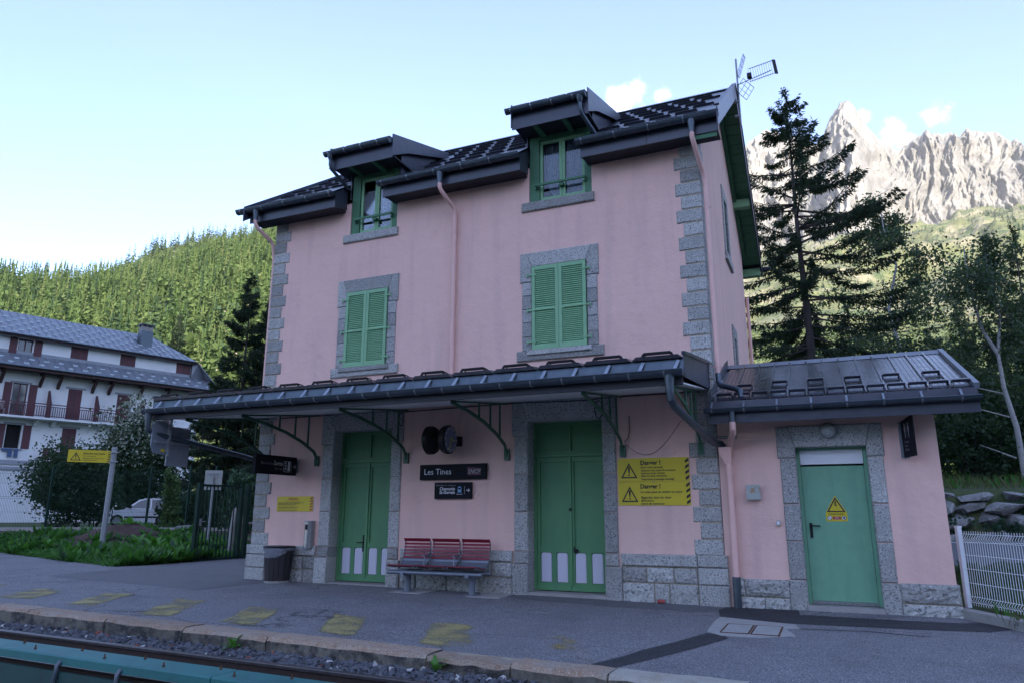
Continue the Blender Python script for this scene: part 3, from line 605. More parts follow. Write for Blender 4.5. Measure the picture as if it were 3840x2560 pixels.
def station_door(D, handle):
    x0, x1, _, zt = D; y = 0.27; t = []
    dr = MB().box((x0, y + 0.03, 0.06), (x1, y + 0.07, zt)).build('door', M['green_door'], station)
    fr = MB(); cx = (x0 + x1) / 2
    for a, b in ((x0, x0 + 0.055), (x1 - 0.055, x1)): fr.box((a, y - 0.005, 0.05), (b, y + 0.032, zt))
    fr.box((x0 + .056, y - 0.005, zt - 0.06), (x1 - .056, y + .032, zt)); fr.box((x0 + .056, y - 0.03, 2.36), (x1 - .056, y + .033, 2.41)); fr.box((x0 + .056, y - 0.018, 2.415), (x1 - .056, y + .034, 2.46))
    fr.box((cx - 0.022, y - 0.012, 2.465), (cx + 0.022, y + .033, zt - .062))
    fr.build('door_frame', M['green_door'], dr)
    for side in (0, 1):
        a, b = (x0 + 0.06, cx - 0.004) if side == 0 else (cx + 0.004, x1 - 0.06)
        lf = MB()
        for p, q in ((a, a + 0.06), (b - 0.06, b)): lf.box((p, y + .004, 0.065), (q, y + .03, 2.355))
        lf.box((a + .061, y + .004, 2.27), (b - .061, y + .03, 2.355)); lf.box((a + .061, y + .006, 0.06), (b - .061, y + .03, 0.19)); lf.box((a + .061, y + .005, 0.70), (b - .061, y + .03, 0.79))
        m_ = (a + b) / 2; lf.box((m_ - 0.045, y + .007, 0.191), (m_ + 0.045, y + .03, 0.699))
        lf.box((a - .0, y - 0.014, 0.062), (b, y + .003, 0.14))
        lf.build('door_leaf', M['green_door'], dr)
        for p, q in ((a + 0.07, m_ - 0.055), (m_ + 0.055, b - 0.07)):
            pn = MB(); r = 0.03
            pn.prism([(p, 0.20), (q, 0.20), (q, 0.655), (q - r * .5, 0.68), (q - r * 1.2, 0.69), (p + r * 1.2, 0.69), (p + r * .5, 0.68), (p, 0.655)], lambda u, v, d: (u, d, v), y + .012, y + .032)
            pn.prism([(p + .02, 0.225), (q - .02, 0.225), (q - .02, 0.66), (p + .02, 0.66)], lambda u, v, d: (u, d, v), y + .007, y + .013)
            pn.build('lower_panel', M['lilac_panel'], dr)
    ab = MB(); ab.box((cx - 0.028, y - 0.022, 0.15), (cx + 0.022, y + .004, 2.352)); ab.build('astragal', M['green_door'], dr)
    hd = MB()
    if handle == 0:
        hd.box((cx - 0.075, y - 0.012, 0.62), (cx - 0.04, y + .004, 0.94)); hd.tube([(cx - 0.057, y - .01, 0.80), (cx - 0.057, y - .05, 0.80), (cx - 0.18, y - .055, 0.795)], 0.010, 8)
    else:
        hd.box((cx + 0.05, y - 0.02, 0.70), (cx + 0.075, y + .004, 0.80)); hd.tube([(cx + 0.1, y + .0, 0.735), (cx + 0.1, y - .03, 0.735), (cx + 0.115, y - .035, 0.71)], 0.03, 8); hd.tube([(cx + .0, y - .025, 1.43), (cx, y - .01, 1.43)], 0.03, 10)
    hd.build('door_handle', M['black_metal'], dr)
    MB().box((x0 - 0.02, -0.05, -0.12), (x1 + 0.02, 0.33, 0.045)).build('door_sill', M['concrete'], station)
    MB().box((x0, 0.36, 0.05), (x1, 0.41, zt)).build('door_backing', M['dark_void'], station)
station_door(D1, 0); station_door(D2, 1)

# first-floor windows: granite surround, closed louvred shutters
sl_ = MB(); sl_.add([(-.5, -.012, -.018), (.5, -.012, -.018), (.5, -.006, -.022), (-.5, -.006, -.022), (-.5, .012, .018), (.5, .012, .018), (.5, .018, .014), (-.5, .018, .014)],
                    [(0, 1, 2, 3), (4, 7, 6, 5), (0, 4, 5, 1), (3, 2, 6, 7), (0, 3, 7, 4), (1, 5, 6, 2)])
slat_me = sl_.mesh('slat', M['green_shutter'])
def shutter_window(Wn):
    x0, x1, z0, z1 = Wn; jw = 0.235; y = -0.028
    for a, b, s in ((x0 - jw, x0, -1), (x1, x1 + jw, 1)):
        zz = [4.302, 4.56, 4.84, 5.10, 5.36, 5.625]
        for p, q in zip(zz[:-1], zz[1:]):
            stone('surround_stone', (a + (0.04 if s < 0 else 0), y, p + .003), (b - (0.04 if s > 0 else 0), 0.2, q - .003), station, nx=2, bev=.01)
        o, i = (a, b) if s < 0 else (b, a)
        pts = [(o, 5.63), (i, 5.63), (i, z1), (lerp(i, o, 0.42), 6.215), (o, 6.215)]
        poly_stone('corner_stone', pts if s < 0 else pts[::-1], y - .004, 0.2, station)
    poly_stone('lintel_stone', [(x0 + .003, z1), (x1 - .003, z1), (x1 + jw * .42 - .003, 6.215), (x0 - jw * .42 + .003, 6.215)], y - .002, 0.2, station)
    stone('sill_stone', (x0 - jw - .07, y - 0.02, 4.105), (x1 + jw + .06, 0.2, 4.300), station, nx=5)
    stone('sill_step', (x0 - 0.08, y - 0.055, 4.21), (x1 + 0.08, y - 0.016, 4.297), station, nx=5, bev=.008)
    MB().box((x0, 0.10, z0), (x1, 0.14, z1)).build('window_backing', M['dark_void'], station)
    cx = (x0 + x1) / 2
    for s in (0, 1):
        a, b = (x0 + .012, cx - .003) if s == 0 else (cx + .003, x1 - .012); ys = -0.052; yb = -0.012
        sh = MB()
        for p, q in ((a, a + 0.062), (b - 0.062, b)): sh.box((p, ys, z0 + .008), (q, yb, z1 - .008))
        zs = [(z0 + .008, z0 + 0.09), (5.04, 5.085), (z1 - .085, z1 - .008)]
        for p, q in zs: sh.box((a + .0621, ys + .002, p), (b - .0621, yb, q))
        so = sh.build('shutter', M['green_shutter'], station)
        for lo, hi, n in ((zs[0][1], zs[1][0], 18), (zs[1][1], zs[2][0], 19)):
            for k in range(n):
                link('slat', slat_me, so, ((a + b) / 2, -0.032, lerp(lo, hi, (k + .5) / n)), None, ((b - a - 0.124), 1, 1))
        for zh in (z0 + 0.16, 5.062, z1 - 0.17):
            e, d = (a, -1) if s == 0 else (b, 1)
            hg = MB(); hg.box((min(e + d * 0.085, e - d * (0.09 if abs(zh - 5.06) > .1 else 0.42)), ys - .009, zh - .014), (max(e + d * 0.085, e - d * (0.09 if abs(zh - 5.06) > .1 else 0.42)), ys - .001, zh + .014))
            hg.tube([(e + d * 0.085, ys - .006, zh - .045), (e + d * 0.085, ys - .006, zh + .035)], 0.012, 6)
            hg.build('hinge', M['green_shutter'], so)
shutter_window(W1); shutter_window(W2)
# attic windows inside the dormers
def attic_window(A, gap):
    x0, x1, z0, z1 = A; y = 0.02
    wf = MB()
    wf.box((x0, y, z0), (x0 + 0.20, y + .06, z1)); wf.box((x1 - 0.13, y, z0), (x1, y + .06, z1)); wf.box((x0 + .201, y, z1 - 0.10), (x1 - .131, y + .06, z1))
    w = wf.build('attic_window', M['green_wood'], station)
    a, b = x0 + 0.205, x1 - 0.135; c = (a + b) / 2
    for p, q in ((a, c - .003), (c + .003, b)):
        s = MB(); yy = y + .035
        s.box((p, yy, z0 + .02), (p + .055, yy + .05, z1 - .101)); s.box((q - .055, yy, z0 + .02), (q, yy + .05, z1 - .101)); s.box((p + .056, yy, z0 + .02), (q - .056, yy + .05, z0 + 0.09)); s.box((p + .056, yy, z1 - .17), (q - .056, yy + .05, z1 - .102))
        s.build('casement', M['green_shutter'], w)
        MB().box((p + .05, yy + .025, z0 + .085), (q - .05, yy + .031, z1 - .165)).build('pane', M['glass_clear'], w)
        cu = MB(); n = 26; cw = q - p - .11
        pts = [(p + .055 + cw * k / n, yy + .10 + 0.014 * math.sin(k * 1.9 + p * 7) + .006 * math.sin(k * 4.1)) for k in range(n + 1)]
        for k in range(n):
            def zb(xx): return z0 + 0.06 + (0.42 * max(0, 1 - (xx - p - .05) / gap) if p == a and gap else 0)
            for zt0, zt1 in ((0, .5), (.5, 1)):
                f = lambda xx, t: lerp(zb(xx), z1 - .12, t)
                cu.add([(pts[k][0], pts[k][1], f(pts[k][0], zt0)), (pts[k + 1][0], pts[k + 1][1], f(pts[k + 1][0], zt0)), (pts[k + 1][0], pts[k + 1][1], f(pts[k + 1][0], zt1)), (pts[k][0], pts[k][1], f(pts[k][0], zt1))], [(0, 1, 2, 3)])
        cu.build('lace_curtain', M['lace'], w, True)
    rl = MB(); rl.box((x0 + 0.13, -0.075, z0 + 0.30), (x1 - 0.10, -0.045, z0 + 0.345)); rl.box((x0 + 0.13, -0.05, z0 + 0.25), (x0 + 0.16, y, z0 + 0.34)); rl.box((x1 - 0.13, -0.05, z0 + 0.25), (x1 - 0.10, y, z0 + 0.34)); rl.box((c - .04, -0.05, z0 + .24), (c + .04, y + .03, z0 + .299))
    rl.build('window_bar', M['green_wood'], w)
    MB().box((x0, 0.42, z0 - .05), (x1, 0.46, z1 + .1)).build('window_backing', M['dark_void'], station)
    stone('sill_stone', (x0 - 0.16, -0.05, 7.075), (x1 + 0.055, 0.2, 7.26), station, nx=5)
m = mat('glass_clear', (.9, .9, .9), 0.02, spec=0.6)
_n = m.node_tree.nodes; _l = m.node_tree.links
_tr = _n.new('ShaderNodeBsdfTransparent'); _tr.inputs[0].default_value = (0.82, 0.86, 0.88, 1); _gl = _n.new('ShaderNodeBsdfGlossy'); _gl.inputs['Roughness'].default_value = 0.02
_fr = _n.new('ShaderNodeFresnel'); _fr.inputs[0].default_value = 1.5; _ms = _n.new('ShaderNodeMixShader')
_l.new(_fr.outputs[0], _ms.inputs[0]); _l.new(_tr.outputs[0], _ms.inputs[1]); _l.new(_gl.outputs[0], _ms.inputs[2]); _l.new(_ms.outputs[0], _n['Material Output'].inputs[0])
attic_window(A1, 0.38); attic_window(A2, 0.22)
# narrow windows in the gable end
for y0, y1, z0, z1 in ((3.40, 4.36, 6.92, 8.55), (3.62, 4.42, 3.2, 5.35)):
    gs = MB(); x = 0.0
    gs.box((x, y0, z0), (x + .028, y0 + .22, z1)); gs.box((x, y1 - .22, z0), (x + .028, y1, z1)); gs.box((x, y0 + .221, z1 - .24), (x + .028, y1 - .221, z1)); gs.box((x, y0 - .08, z0 - .16), (x + .06, y1 + .08, z0 - .002))
    w = gs.build('side_window', M['granite'], station)
    MB().box((x + .002, y0 + .222, z0), (x + .008, y1 - .222, z1 - .242)).build('pane', M['glass_dark'], w)

# ---------------------------------------------------------------- roof
DORM = [(-7.72, -6.14), (-3.40, -1.86)]           # dormer roof extents
CHK = [(-7.55, -6.25), (-3.31, -1.93)]            # dormer bodies
SEG = [(-10.0, -7.62), (-6.41, -3.28), (-2.06, 0.44)]
XL, XR = -10.0, 0.44
rf = MB(); th = 0.05
def slab(mb, x0, x1, ya, yb, m=0):
    za, zb = roof_z(ya), roof_z(yb)
    mb.add([(x0, ya, za), (x1, ya, za), (x1, yb, zb), (x0, yb, zb), (x0, ya, za - th), (x1, ya, za - th), (x1, yb, zb - th), (x0, yb, zb - th)],
           [(0, 1, 2, 3), (7, 6, 5, 4), (0, 4, 5, 1), (1, 5, 6, 2), (2, 6, 7, 3), (3, 7, 4, 0)], m)
for a, b in SEG: slab(rf, a, b, EAVE_Y, 0.06)
slab(rf, XL, CHK[0][0], 0.06, RIDGE_Y); slab(rf, CHK[0][1], CHK[1][0], 0.06, RIDGE_Y); slab(rf, CHK[1][1], XR, 0.06, RIDGE_Y)
for a, b in CHK: slab(rf, a, b, 1.6, RIDGE_Y)
slab(rf, XL, XR, RIDGE_Y, 2 * RIDGE_Y + 0.65)
roof = rf.build('roof', M['dark_roof'], station)
rc = MB(); rc.add([(XL, RIDGE_Y - .16, RIDGE_Z - .07), (XL, RIDGE_Y, RIDGE_Z + .05), (XL, RIDGE_Y + .16, RIDGE_Z - .07), (XR, RIDGE_Y - .16, RIDGE_Z - .07), (XR, RIDGE_Y, RIDGE_Z + .05), (XR, RIDGE_Y + .16, RIDGE_Z - .07)], [(0, 3, 4, 1), (1, 4, 5, 2), (0, 1, 2), (3, 5, 4)])
rc.build('ridge_cap', M['dark_cladding'], roof)
TLM = .40
# metal tiles: flat pan with low ribs, front edge bent up into a snow stop
TW, TL = 0.49, 0.78
tm = MB(); sl = math.atan(SL)
w = TW / 2 - 0.028
tm.add([(-w, 0, 0.0), (-w + .03, 0, 0.042), (w - .03, 0, 0.042), (w, 0, 0.0), (-w, TLM, 0.004), (-w + .04, TLM, 0.008), (w - .04, TLM, 0.008), (w, TLM, 0.004),
        (-w + .03, .13, 0.022), (w - .03, .13, 0.022), (-w, .13, 0.0), (w, .13, 0.0)],
       [(1, 2, 9, 8), (8, 9, 6, 5), (0, 1, 8, 10), (10, 8, 5, 4), (3, 11, 9, 2), (11, 7, 6, 9), (4, 5, 6, 7)])
tm.add([(-w, -.004, 0.0), (-w + .03, -.004, 0.042), (w - .03, -.004, 0.042), (w, -.004, 0.0)], [(0, 3, 2, 1)], 1)
tm.v = [(x, y - TL / 2, z) for x, y, z in tm.v]
mat('tile_lip', (.026, .029, .042), .35)
tile_me = tm.mesh('roof_tile', [M['dark_roof'], M['tile_lip']])
slope_len = math.hypot(RIDGE_Y - EAVE_Y, RIDGE_Z - EAVE_Z); rows_n = int(slope_len / (TL + .02))
for r in range(rows_n):
    s = 0.03 + TL / 2 + r * (TL + .024); y = EAVE_Y + s * math.cos(sl); zc = EAVE_Z + s * math.sin(sl) + .004
    k = 0; x = XL + TW / 2 + 0.02 + (TW / 2 if r % 2 else 0)
    while x + TW / 2 < XR - 0.02:
        ok = True
        for (ca, cb) in CHK:
            if ca - TW / 2 < x < cb + TW / 2 and y - TL / 2 < 1.75: ok = False
        if y - TL / 2 < 0 and not any(a + TW / 2 - .06 <= x <= b - TW / 2 + .06 for a, b in SEG): ok = False
        if ok: link('roof_tile', tile_me, roof, (x, y, zc), (sl, 0, 0))
        x += TW
# verge cladding on the right gable end and green boarded soffit
for sgn in (1, -1):
    n = 13
    for k in range(n):
        ya, yb = [RIDGE_Y - sgn * lerp(RIDGE_Y - EAVE_Y + .12, 0, (k + q) / n) for q in (0.004, 0.996)]
        za, zb = roof_z(ya) + .09, roof_z(yb) + .09
        mbv = MB(); x = XR; mbv.add([(x, ya, za), (x, yb, zb), (x, yb, zb - .36), (x, ya, za - .36), (x + .022, ya, za), (x + .022, yb, zb), (x + .022, yb, zb - .36), (x + .022, ya, za - .36)], [(0, 1, 2, 3), (7, 6, 5, 4), (0, 4, 5, 1), (3, 2, 6, 7), (0, 3, 7, 4), (1, 5, 6, 2)])
        mbv.build('verge_panel', M['dark_cladding'], roof)
        mbv = MB(); x = XL - .022; mbv.add([(x, ya, za), (x, yb, zb), (x, yb, zb - .36), (x, ya, za - .36), (x + .022, ya, za), (x + .022, yb, zb), (x + .022, yb, zb - .36), (x + .022, ya, za - .36)], [(0, 1, 2, 3), (7, 6, 5, 4), (0, 4, 5, 1), (3, 2, 6, 7), (0, 3, 7, 4), (1, 5, 6, 2)])
        mbv.build('verge_panel', M['dark_cladding'], roof)
    vt = MB(); vt.bar((XR + .0, RIDGE_Y - sgn * (RIDGE_Y - EAVE_Y), EAVE_Z + .115), (XR + .0, RIDGE_Y, RIDGE_Z + .115), .09, .035); vt.build('verge_trim', M['dark_cladding'], roof)
    n = 19
    for k in range(n):
        ya, yb = [RIDGE_Y - sgn * lerp(RIDGE_Y - EAVE_Y - .03, .03, (k + q) / n) for q in (0.03, 0.97)]
        for (xa, xb) in ((0.004, XR - .004), (XL + .004, HX0 - .004)):
            sb = MB(); sb.add([(xa, ya, roof_z(ya) - .075), (xb, ya, roof_z(ya) - .075), (xb, yb, roof_z(yb) - .075), (xa, yb, roof_z(yb) - .075), (xa, ya, roof_z(ya) - .055), (xb, ya, roof_z(ya) - .055), (xb, yb, roof_z(yb) - .055), (xa, yb, roof_z(yb) - .055)], [(0, 3, 2, 1), (4, 5, 6, 7), (0, 1, 5, 4), (1, 2, 6, 5), (2, 3, 7, 6), (3, 0, 4, 7)])
            sb.build('soffit_board', M['green_wood'], roof)
    gb = MB(); e = RIDGE_Y - sgn * (RIDGE_Y - EAVE_Y - .3)
    gb.bar((0.05, e, roof_z(e) - .16), (0.05, RIDGE_Y - sgn * .02, RIDGE_Z - .16), .08, .15); gb.build('gable_rafter', M['green_wood'], roof)
for y in (6.15, 8.02, 1.3):
    mbp = MB().box((-0.05, y - .11, roof_z(y) - .31), (XR - .03, y + .11, roof_z(y) - .10)); mbp.build('purlin', M['green_shutter'], roof)
# eaves: fascia boards, soffit, gutters with straps
gu_n = 10
def gutter_mesh(name, x0, x1, y, z, r, mm, parent, strap=0.62, sm='zinc_light'):
    """half-round gutter with rolled lip, end caps and straps"""
    mbg = MB(); prof = [(y - r * math.cos(math.pi * k / gu_n), z - r * math.sin(math.pi * k / gu_n)) for k in range(gu_n + 1)]
    inn = [(y - (r - .008) * math.cos(math.pi * k / gu_n), z - (r - .008) * math.sin(math.pi * k / gu_n)) for k in range(gu_n, -1, -1)]
    lo = prof + inn; n = len(lo)
    mbg.v += [(x0, a, b) for a, b in lo] + [(x1, a, b) for a, b in lo]
    mbg.f += [(k, (k + 1) % n, n + (k + 1) % n, n + k) for k in range(n)]; mbg.mi += [0] * n
    for xx in (x0, x1): mbg.add([(xx, a, b) for a, b in prof], [tuple(range(gu_n + 1))])
    mbg.tube([(x0, y - r, z), (x1, y - r, z)], 0.013, 6)
    o = mbg.build(name, M[mm], parent, True)
    st = MB(); x = 0.0
    if True:
        pp = [(x, y - (r + .005) * math.cos(math.pi * k / 8), z - (r + .005) * math.sin(math.pi * k / 8)) for k in range(9)]
        for k in range(8): st.bar(pp[k], pp[k + 1], .022, .006, (0, 0, 1) if 2 < k < 5 else (0, 1, 0))
    me = st.mesh('gutter_strap', M[sm]); x = x0 + .12
    while x < x1 - .05:
        link('gutter_strap', me, o, (x, 0, 0)); x += strap
    return o
FZ0, FZ1 = 7.785, 8.10
for i, (a, b) in enumerate(SEG):
    fa = MB(); n = max(1, int(round((b - a) / 1.3)))
    for k in range(n):
        p, q = lerp(a, b, k / n) + .003, lerp(a, b, (k + 1) / n) - .003
        MB().box((p, -0.425, FZ0), (q, -0.40, FZ1)).build('fascia_board', M['dark_cladding'], roof)
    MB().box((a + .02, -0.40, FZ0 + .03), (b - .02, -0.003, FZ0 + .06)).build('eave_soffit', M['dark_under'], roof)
    gutter_mesh('gutter', a - .05 if i else a - .27, b + .03, -0.535, 8.075, 0.085, 'zinc', roof)
for x, s in ((-7.62, 1), (-6.41, -1), (-3.28, 1), (-2.06, -1)):
    rp_ = MB(); rp_.add([(x, -.424, FZ0), (x, 0.0, FZ0 + .1), (x, 0.0, 8.44), (x, -.424, 8.17), (x - s * .02, -.424, FZ0), (x - s * .02, 0.0, FZ0 + .1), (x - s * .02, 0.0, 8.44), (x - s * .02, -.424, 8.17)], [(0, 1, 2, 3), (7, 6, 5, 4), (0, 3, 7, 4), (3, 2, 6, 7), (0, 4, 5, 1), (1, 5, 6, 2)])
    rp_.build('fascia_return', M['dark_cladding'], roof)
MB().box((0.0, -0.4, 7.70), (0.40, -0.385, 7.78)).build('fascia_board', M['green_wood'], roof)
# dormers
for i, ((a, b), (ca, cb)) in enumerate(zip(DORM, CHK)):
    y0, z0, y1, z1 = -0.60, 9.02, 1.82, 9.76
    top = MB(); top.add([(a, y0, z0), (b, y0, z0), (b, y1, z1), (a, y1, z1), (a, y0, z0 - .05), (b, y0, z0 - .05), (b, y1, z1 - .05), (a, y1, z1 - .05)], [(0, 1, 2, 3), (7, 6, 5, 4), (0, 4, 5, 1), (1, 5, 6, 2), (2, 6, 7, 3), (3, 7, 4, 0)])
    dm = top.build('dormer', M['dark_roof'], station)
    n = 4; s2 = math.atan((z1 - z0) / (y1 - y0))
    for r in range(2):
        for k in range(n if r % 2 == 0 else n - 1):
            x = a + .02 + TW * (k + .5 + (.5 if r % 2 else 0)) * ((b - a - .04) / (n * TW)); s = TL / 2 + .02 + r * (TL + .02)
            link('roof_tile', tile_me, dm, (x, y0 + s * math.cos(s2), z0 + s * math.sin(s2) + .004), (s2, 0, 0), (.92, 1, 1))
    for x, nm in ((ca, -1), (cb, 1)):                                   # cheeks of sheet metal, in two panels with a standing joint
        for p, q in ((0.0, 0.78), (0.785, 1.75)):
            f = lambda y: lerp(z0, z1, (y - y0) / (y1 - y0)) - .055
            ck = MB(); lo_p = 8.1 if p == 0 else roof_z(p) - .1
            ck.add([(x - nm * .03, p, min(lo_p, f(p))), (x - nm * .03, q, min(roof_z(q) - .1, f(q))), (x - nm * .03, q, f(q)), (x - nm * .03, p, f(p)), (x, p, min(lo_p, f(p))), (x, q, min(roof_z(q) - .1, f(q))), (x, q, f(q)), (x, p, f(p))], [(0, 1, 2, 3), (7, 6, 5, 4), (0, 4, 5, 1), (2, 6, 7, 3), (0, 3, 7, 4), (1, 5, 6, 2)])
            ck.build('cheek_panel', M['dark_cladding'], dm)
    for x, nm in ((a, -1), (b, 1)):
        vg = MB(); f = lambda y: lerp(z0, z1, (y - y0) / (y1 - y0)) + .09
        vg.add([(x, y0 + .05, f(y0 + .05)), (x, 1.86, f(1.86)), (x, 1.86, f(1.86) - .16), (x, .08, f(.08) - .34), (x, y0 + .05, f(y0 + .05) - .50), (x + nm * .02, y0 + .05, f(y0 + .05)), (x + nm * .02, 1.86, f(1.86)), (x + nm * .02, 1.86, f(1.86) - .16), (x + nm * .02, .08, f(.08) - .34), (x + nm * .02, y0 + .05, f(y0 + .05) - .50)],
               [(0, 1, 2, 3, 4), (9, 8, 7, 6, 5), (0, 5, 6, 1), (1, 6, 7, 2), (2, 7, 8, 3), (3, 8, 9, 4), (4, 9, 5, 0)])
        vg.build('dormer_verge', M['dark_cladding'], dm)
    MB().box((a, y0 + .07, 8.60), (b, y0 + .09, 8.97)).build('dormer_fascia', M['dark_cladding'], dm)
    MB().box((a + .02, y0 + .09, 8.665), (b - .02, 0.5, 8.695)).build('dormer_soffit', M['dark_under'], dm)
    for x in (lerp(a, b, .3), lerp(a, b, .68)): MB().box((x - .045, y0 + .10, 8.60), (x + .045, 0.0, 8.662)).build('dormer_rafter', M['green_wood'], dm)
    gutter_mesh('gutter', a - .09, b - .005, y0 - .03, 8.965, .075, 'zinc', dm, .42)
    dp = MB(); gx = a + .06 if i == 0 else b - .12
    dp.tube([(gx, y0 - .03, 8.93), (gx, y0 - .03, 8.86), (gx, y0 - .02, 8.80)], [.075, .06, .04], 10)
    if i == 0: dp.tube([(gx, y0 - .02, 8.82), (gx, y0 - .015, 8.68), (gx + .015, y0 + .03, 8.60), (gx + .10, -.12, 8.35), (gx + .11, -.06, 8.32)], .038, 10)
    else: dp.tube([(gx, y0 - .02, 8.82), (gx, y0 - .015, 8.68), (gx + .02, y0 + .03, 8.58), (gx + .16, -.22, 8.31), (gx + .20, -.12, 8.27), (gx + .26, -.10, 8.30)], .038, 10)
    dp.build('downpipe', M['zinc'], dm, True)
# downpipes of the main roof
def downpipe(name, pts, r, mm, parent, clips=()):
    o = MB(); o.tube(pts, r, 12); p = o.build(name, M[mm], parent, True)
    if clips:
        for (x, y, z) in clips:
            c = MB(); c.tube([(x, y, z - .012), (x, y, z + .012)], r + .008, 12); c.box((x - r - .035, y - .006, z - .008), (x + r + .035, y + .006, z + .008)); c.box((x - .008, y, z - .008), (x + .008, y + .09, z + .008))
            c.build('pipe_clip', M[mm], p)
    return p
def funnel(x, y, z, parent, r=0.04):
    f = MB(); f.lathe([(.075, 0), (.07, -.04), (r + .012, -.16), (r + .006, -.24)], lambda a, b, t: (x + a, y + b * .9, z + t), 12); return f.build('gutter_outlet', M['zinc'], parent, True)
funnel(-4.98, -.535, 8.02, roof); funnel(0.0, -.535, 8.02, roof); funnel(-9.72, -.535, 8.02, roof)
downpipe('downpipe', [(-4.98, -.535, 7.80), (-4.98, -.53, 7.70), (-4.96, -.49, 7.63), (-4.88, -.16, 7.42), (-4.86, -.085, 7.33), (-4.86, -.075, 7.2), (-4.87, -.075, 3.70)], .042, 'pink_paint', station, [(-4.86, -.075, 6.9), (-4.87, -.075, 3.98)])
downpipe('downpipe', [(0.0, -.535, 7.80), (0.0, -.53, 7.70), (0.015, -.48, 7.60), (0.07, -.06, 7.28), (0.09, .02, 7.18), (0.095, .04, 7.05), (0.095, .06, 3.62)], .042, 'pink_paint', station, [(0.095, .05, 6.6), (0.095, .06, 3.75)])
downpipe('downpipe', [(0.095, .06, 3.64), (0.10, .05, 3.50), (0.14, .0, 3.42), (0.40, -.28, 3.31), (0.47, -.36, 3.26), (0.485, -.40, 3.14)], .045, 'zinc', station)
downpipe('downpipe', [(-9.72, -.535, 7.80), (-9.72, -.53, 7.70), (-9.70, -.48, 7.62), (-9.63, -.10, 7.42), (-9.62, -.02, 7.32), (-9.62, .05, 7.0), (-9.62, .06, 3.2)], .042, 'pink_paint', station)
downpipe('downpipe', [(0.06, 7.43, 7.0), (0.06, 7.43, 3.0)], .042, 'pink_paint', station)
gutter_mesh('gutter', XL, XR + .25, 2 * RIDGE_Y + .72, roof_z(2 * RIDGE_Y + .62) - .03, .085, 'zinc', roof)

# ---------------------------------------------------------------- canopy over the platform side
CX0, CX1, CYF = -10.14, -0.06, -2.27
can = MB()
def cz(y): return lerp(3.455, 3.76, (y - CYF) / -CYF)
can.add([(CX0, CYF, cz(CYF)), (CX1, CYF, cz(CYF)), (CX1, -.002, cz(0)), (CX0, -.002, cz(0)), (CX0, CYF, cz(CYF) - .03), (CX1, CYF, cz(CYF) - .03), (CX1, -.002, cz(0) - .03), (CX0, -.002, cz(0) - .03)], [(0, 1, 2, 3), (7, 6, 5, 4), (0, 4, 5, 1), (1, 5, 6, 2), (2, 6, 7, 3), (3, 7, 4, 0)])
canopy = can.build('canopy', M['dark_roof'], station)
n = 14; tw = (CX1 - CX0) / n
ct = MB(); hw = tw / 2 - .006; a1 = math.atan((3.76 - 3.455) / -CYF); cl = 2.27 / math.cos(a1)
ct.add([(-hw, -.05, 0), (-hw + .06, -.05, .055), (hw - .06, -.05, .055), (hw, -.05, 0), (-hw, cl - .08, 0.005), (-hw + .06, cl - .08, .03), (hw - .06, cl - .08, .03), (hw, cl - .08, .005)], [(0, 3, 2, 1), (1, 2, 6, 5), (0, 1, 5, 4), (3, 7, 6, 2), (4, 5, 6, 7)])
ctm = ct.mesh('canopy_tile', M['dark_roof'])
sg = MB(); sg.bar((-.19, .06, .074), (.19, .06, .074), .10, .014, (0, .25, 1)); sg.bar((-.19, .02, .066), (.19, .02, .066), .012, .022, (0, 0, 1))
for s in (-1, 1): sg.bar((s * .19, .04, .074), (s * .21, .02, .03), .04, .010, (0, 1, 0)); sg.bar((s * .19, .10, .07), (s * .20, .20, .03), .02, .010, (0, 0, 1))
sgm = sg.mesh('snow_guard', M['black_metal'])
for k in range(n):
    x = CX0 + tw * (k + .5)
    link('canopy_tile', ctm, canopy, (x, CYF, cz(CYF) + .003), (a1, 0, 0)); link('snow_guard', sgm, canopy, (x, CYF - .02, cz(CYF) + .02), (a1, 0, 0))
ap = MB(); ap.add([(CX0, CYF - .04, 3.27), (CX1, CYF - .04, 3.27), (CX1, CYF - .005, 3.452), (CX0, CYF - .005, 3.452), (CX0, CYF + .02, 3.27), (CX1, CYF + .02, 3.27), (CX1, CYF + .02, 3.452), (CX0, CYF + .02, 3.452)], [(0, 1, 2, 3), (0, 3, 7, 4), (1, 5, 6, 2), (3, 2, 6, 7), (0, 4, 5, 1)])
ap.build('apron_flashing', M['zinc'], canopy)
x = CX0 + .22; sp_ = MB().bar((0, CYF - .03, 3.43), (-.05, CYF - .12, 3.28), .045, .005, (0, 1, 0)).mesh('gutter_hook', M['zinc_light'])
while x < CX1: link('gutter_hook', sp_, canopy, (x, 0, 0)); x += .49
gutter_mesh('gutter', CX0 - .08, CX1 + .01, CYF - .13, 3.265, .085, 'zinc', canopy, .49)
MB().box((CX0 + .02, CYF - .03, 3.085), (CX1 - .02, CYF + .02, 3.268)).build('canopy_fascia', M['dark_under'], canopy)
nb = 7
for k in range(nb):
    ya, yb = lerp(CYF + .03, -.01, k / nb) + .004, lerp(CYF + .03, -.01, (k + 1) / nb) - .004; f = lambda y: lerp(3.10, 3.365, (y - CYF) / -CYF)
    so_ = MB(); so_.add([(CX0 + .03, ya, f(ya)), (CX1 - .03, ya, f(ya)), (CX1 - .03, yb, f(yb)), (CX0 + .03, yb, f(yb)), (CX0 + .03, ya, f(ya) + .02), (CX1 - .03, ya, f(ya) + .02), (CX1 - .03, yb, f(yb) + .02), (CX0 + .03, yb, f(yb) + .02)], [(0, 3, 2, 1), (4, 5, 6, 7), (0, 1, 5, 4), (2, 3, 7, 6), (0, 4, 7, 3), (1, 2, 6, 5)])
    so_.build('soffit_board', M['white_soffit'], canopy)
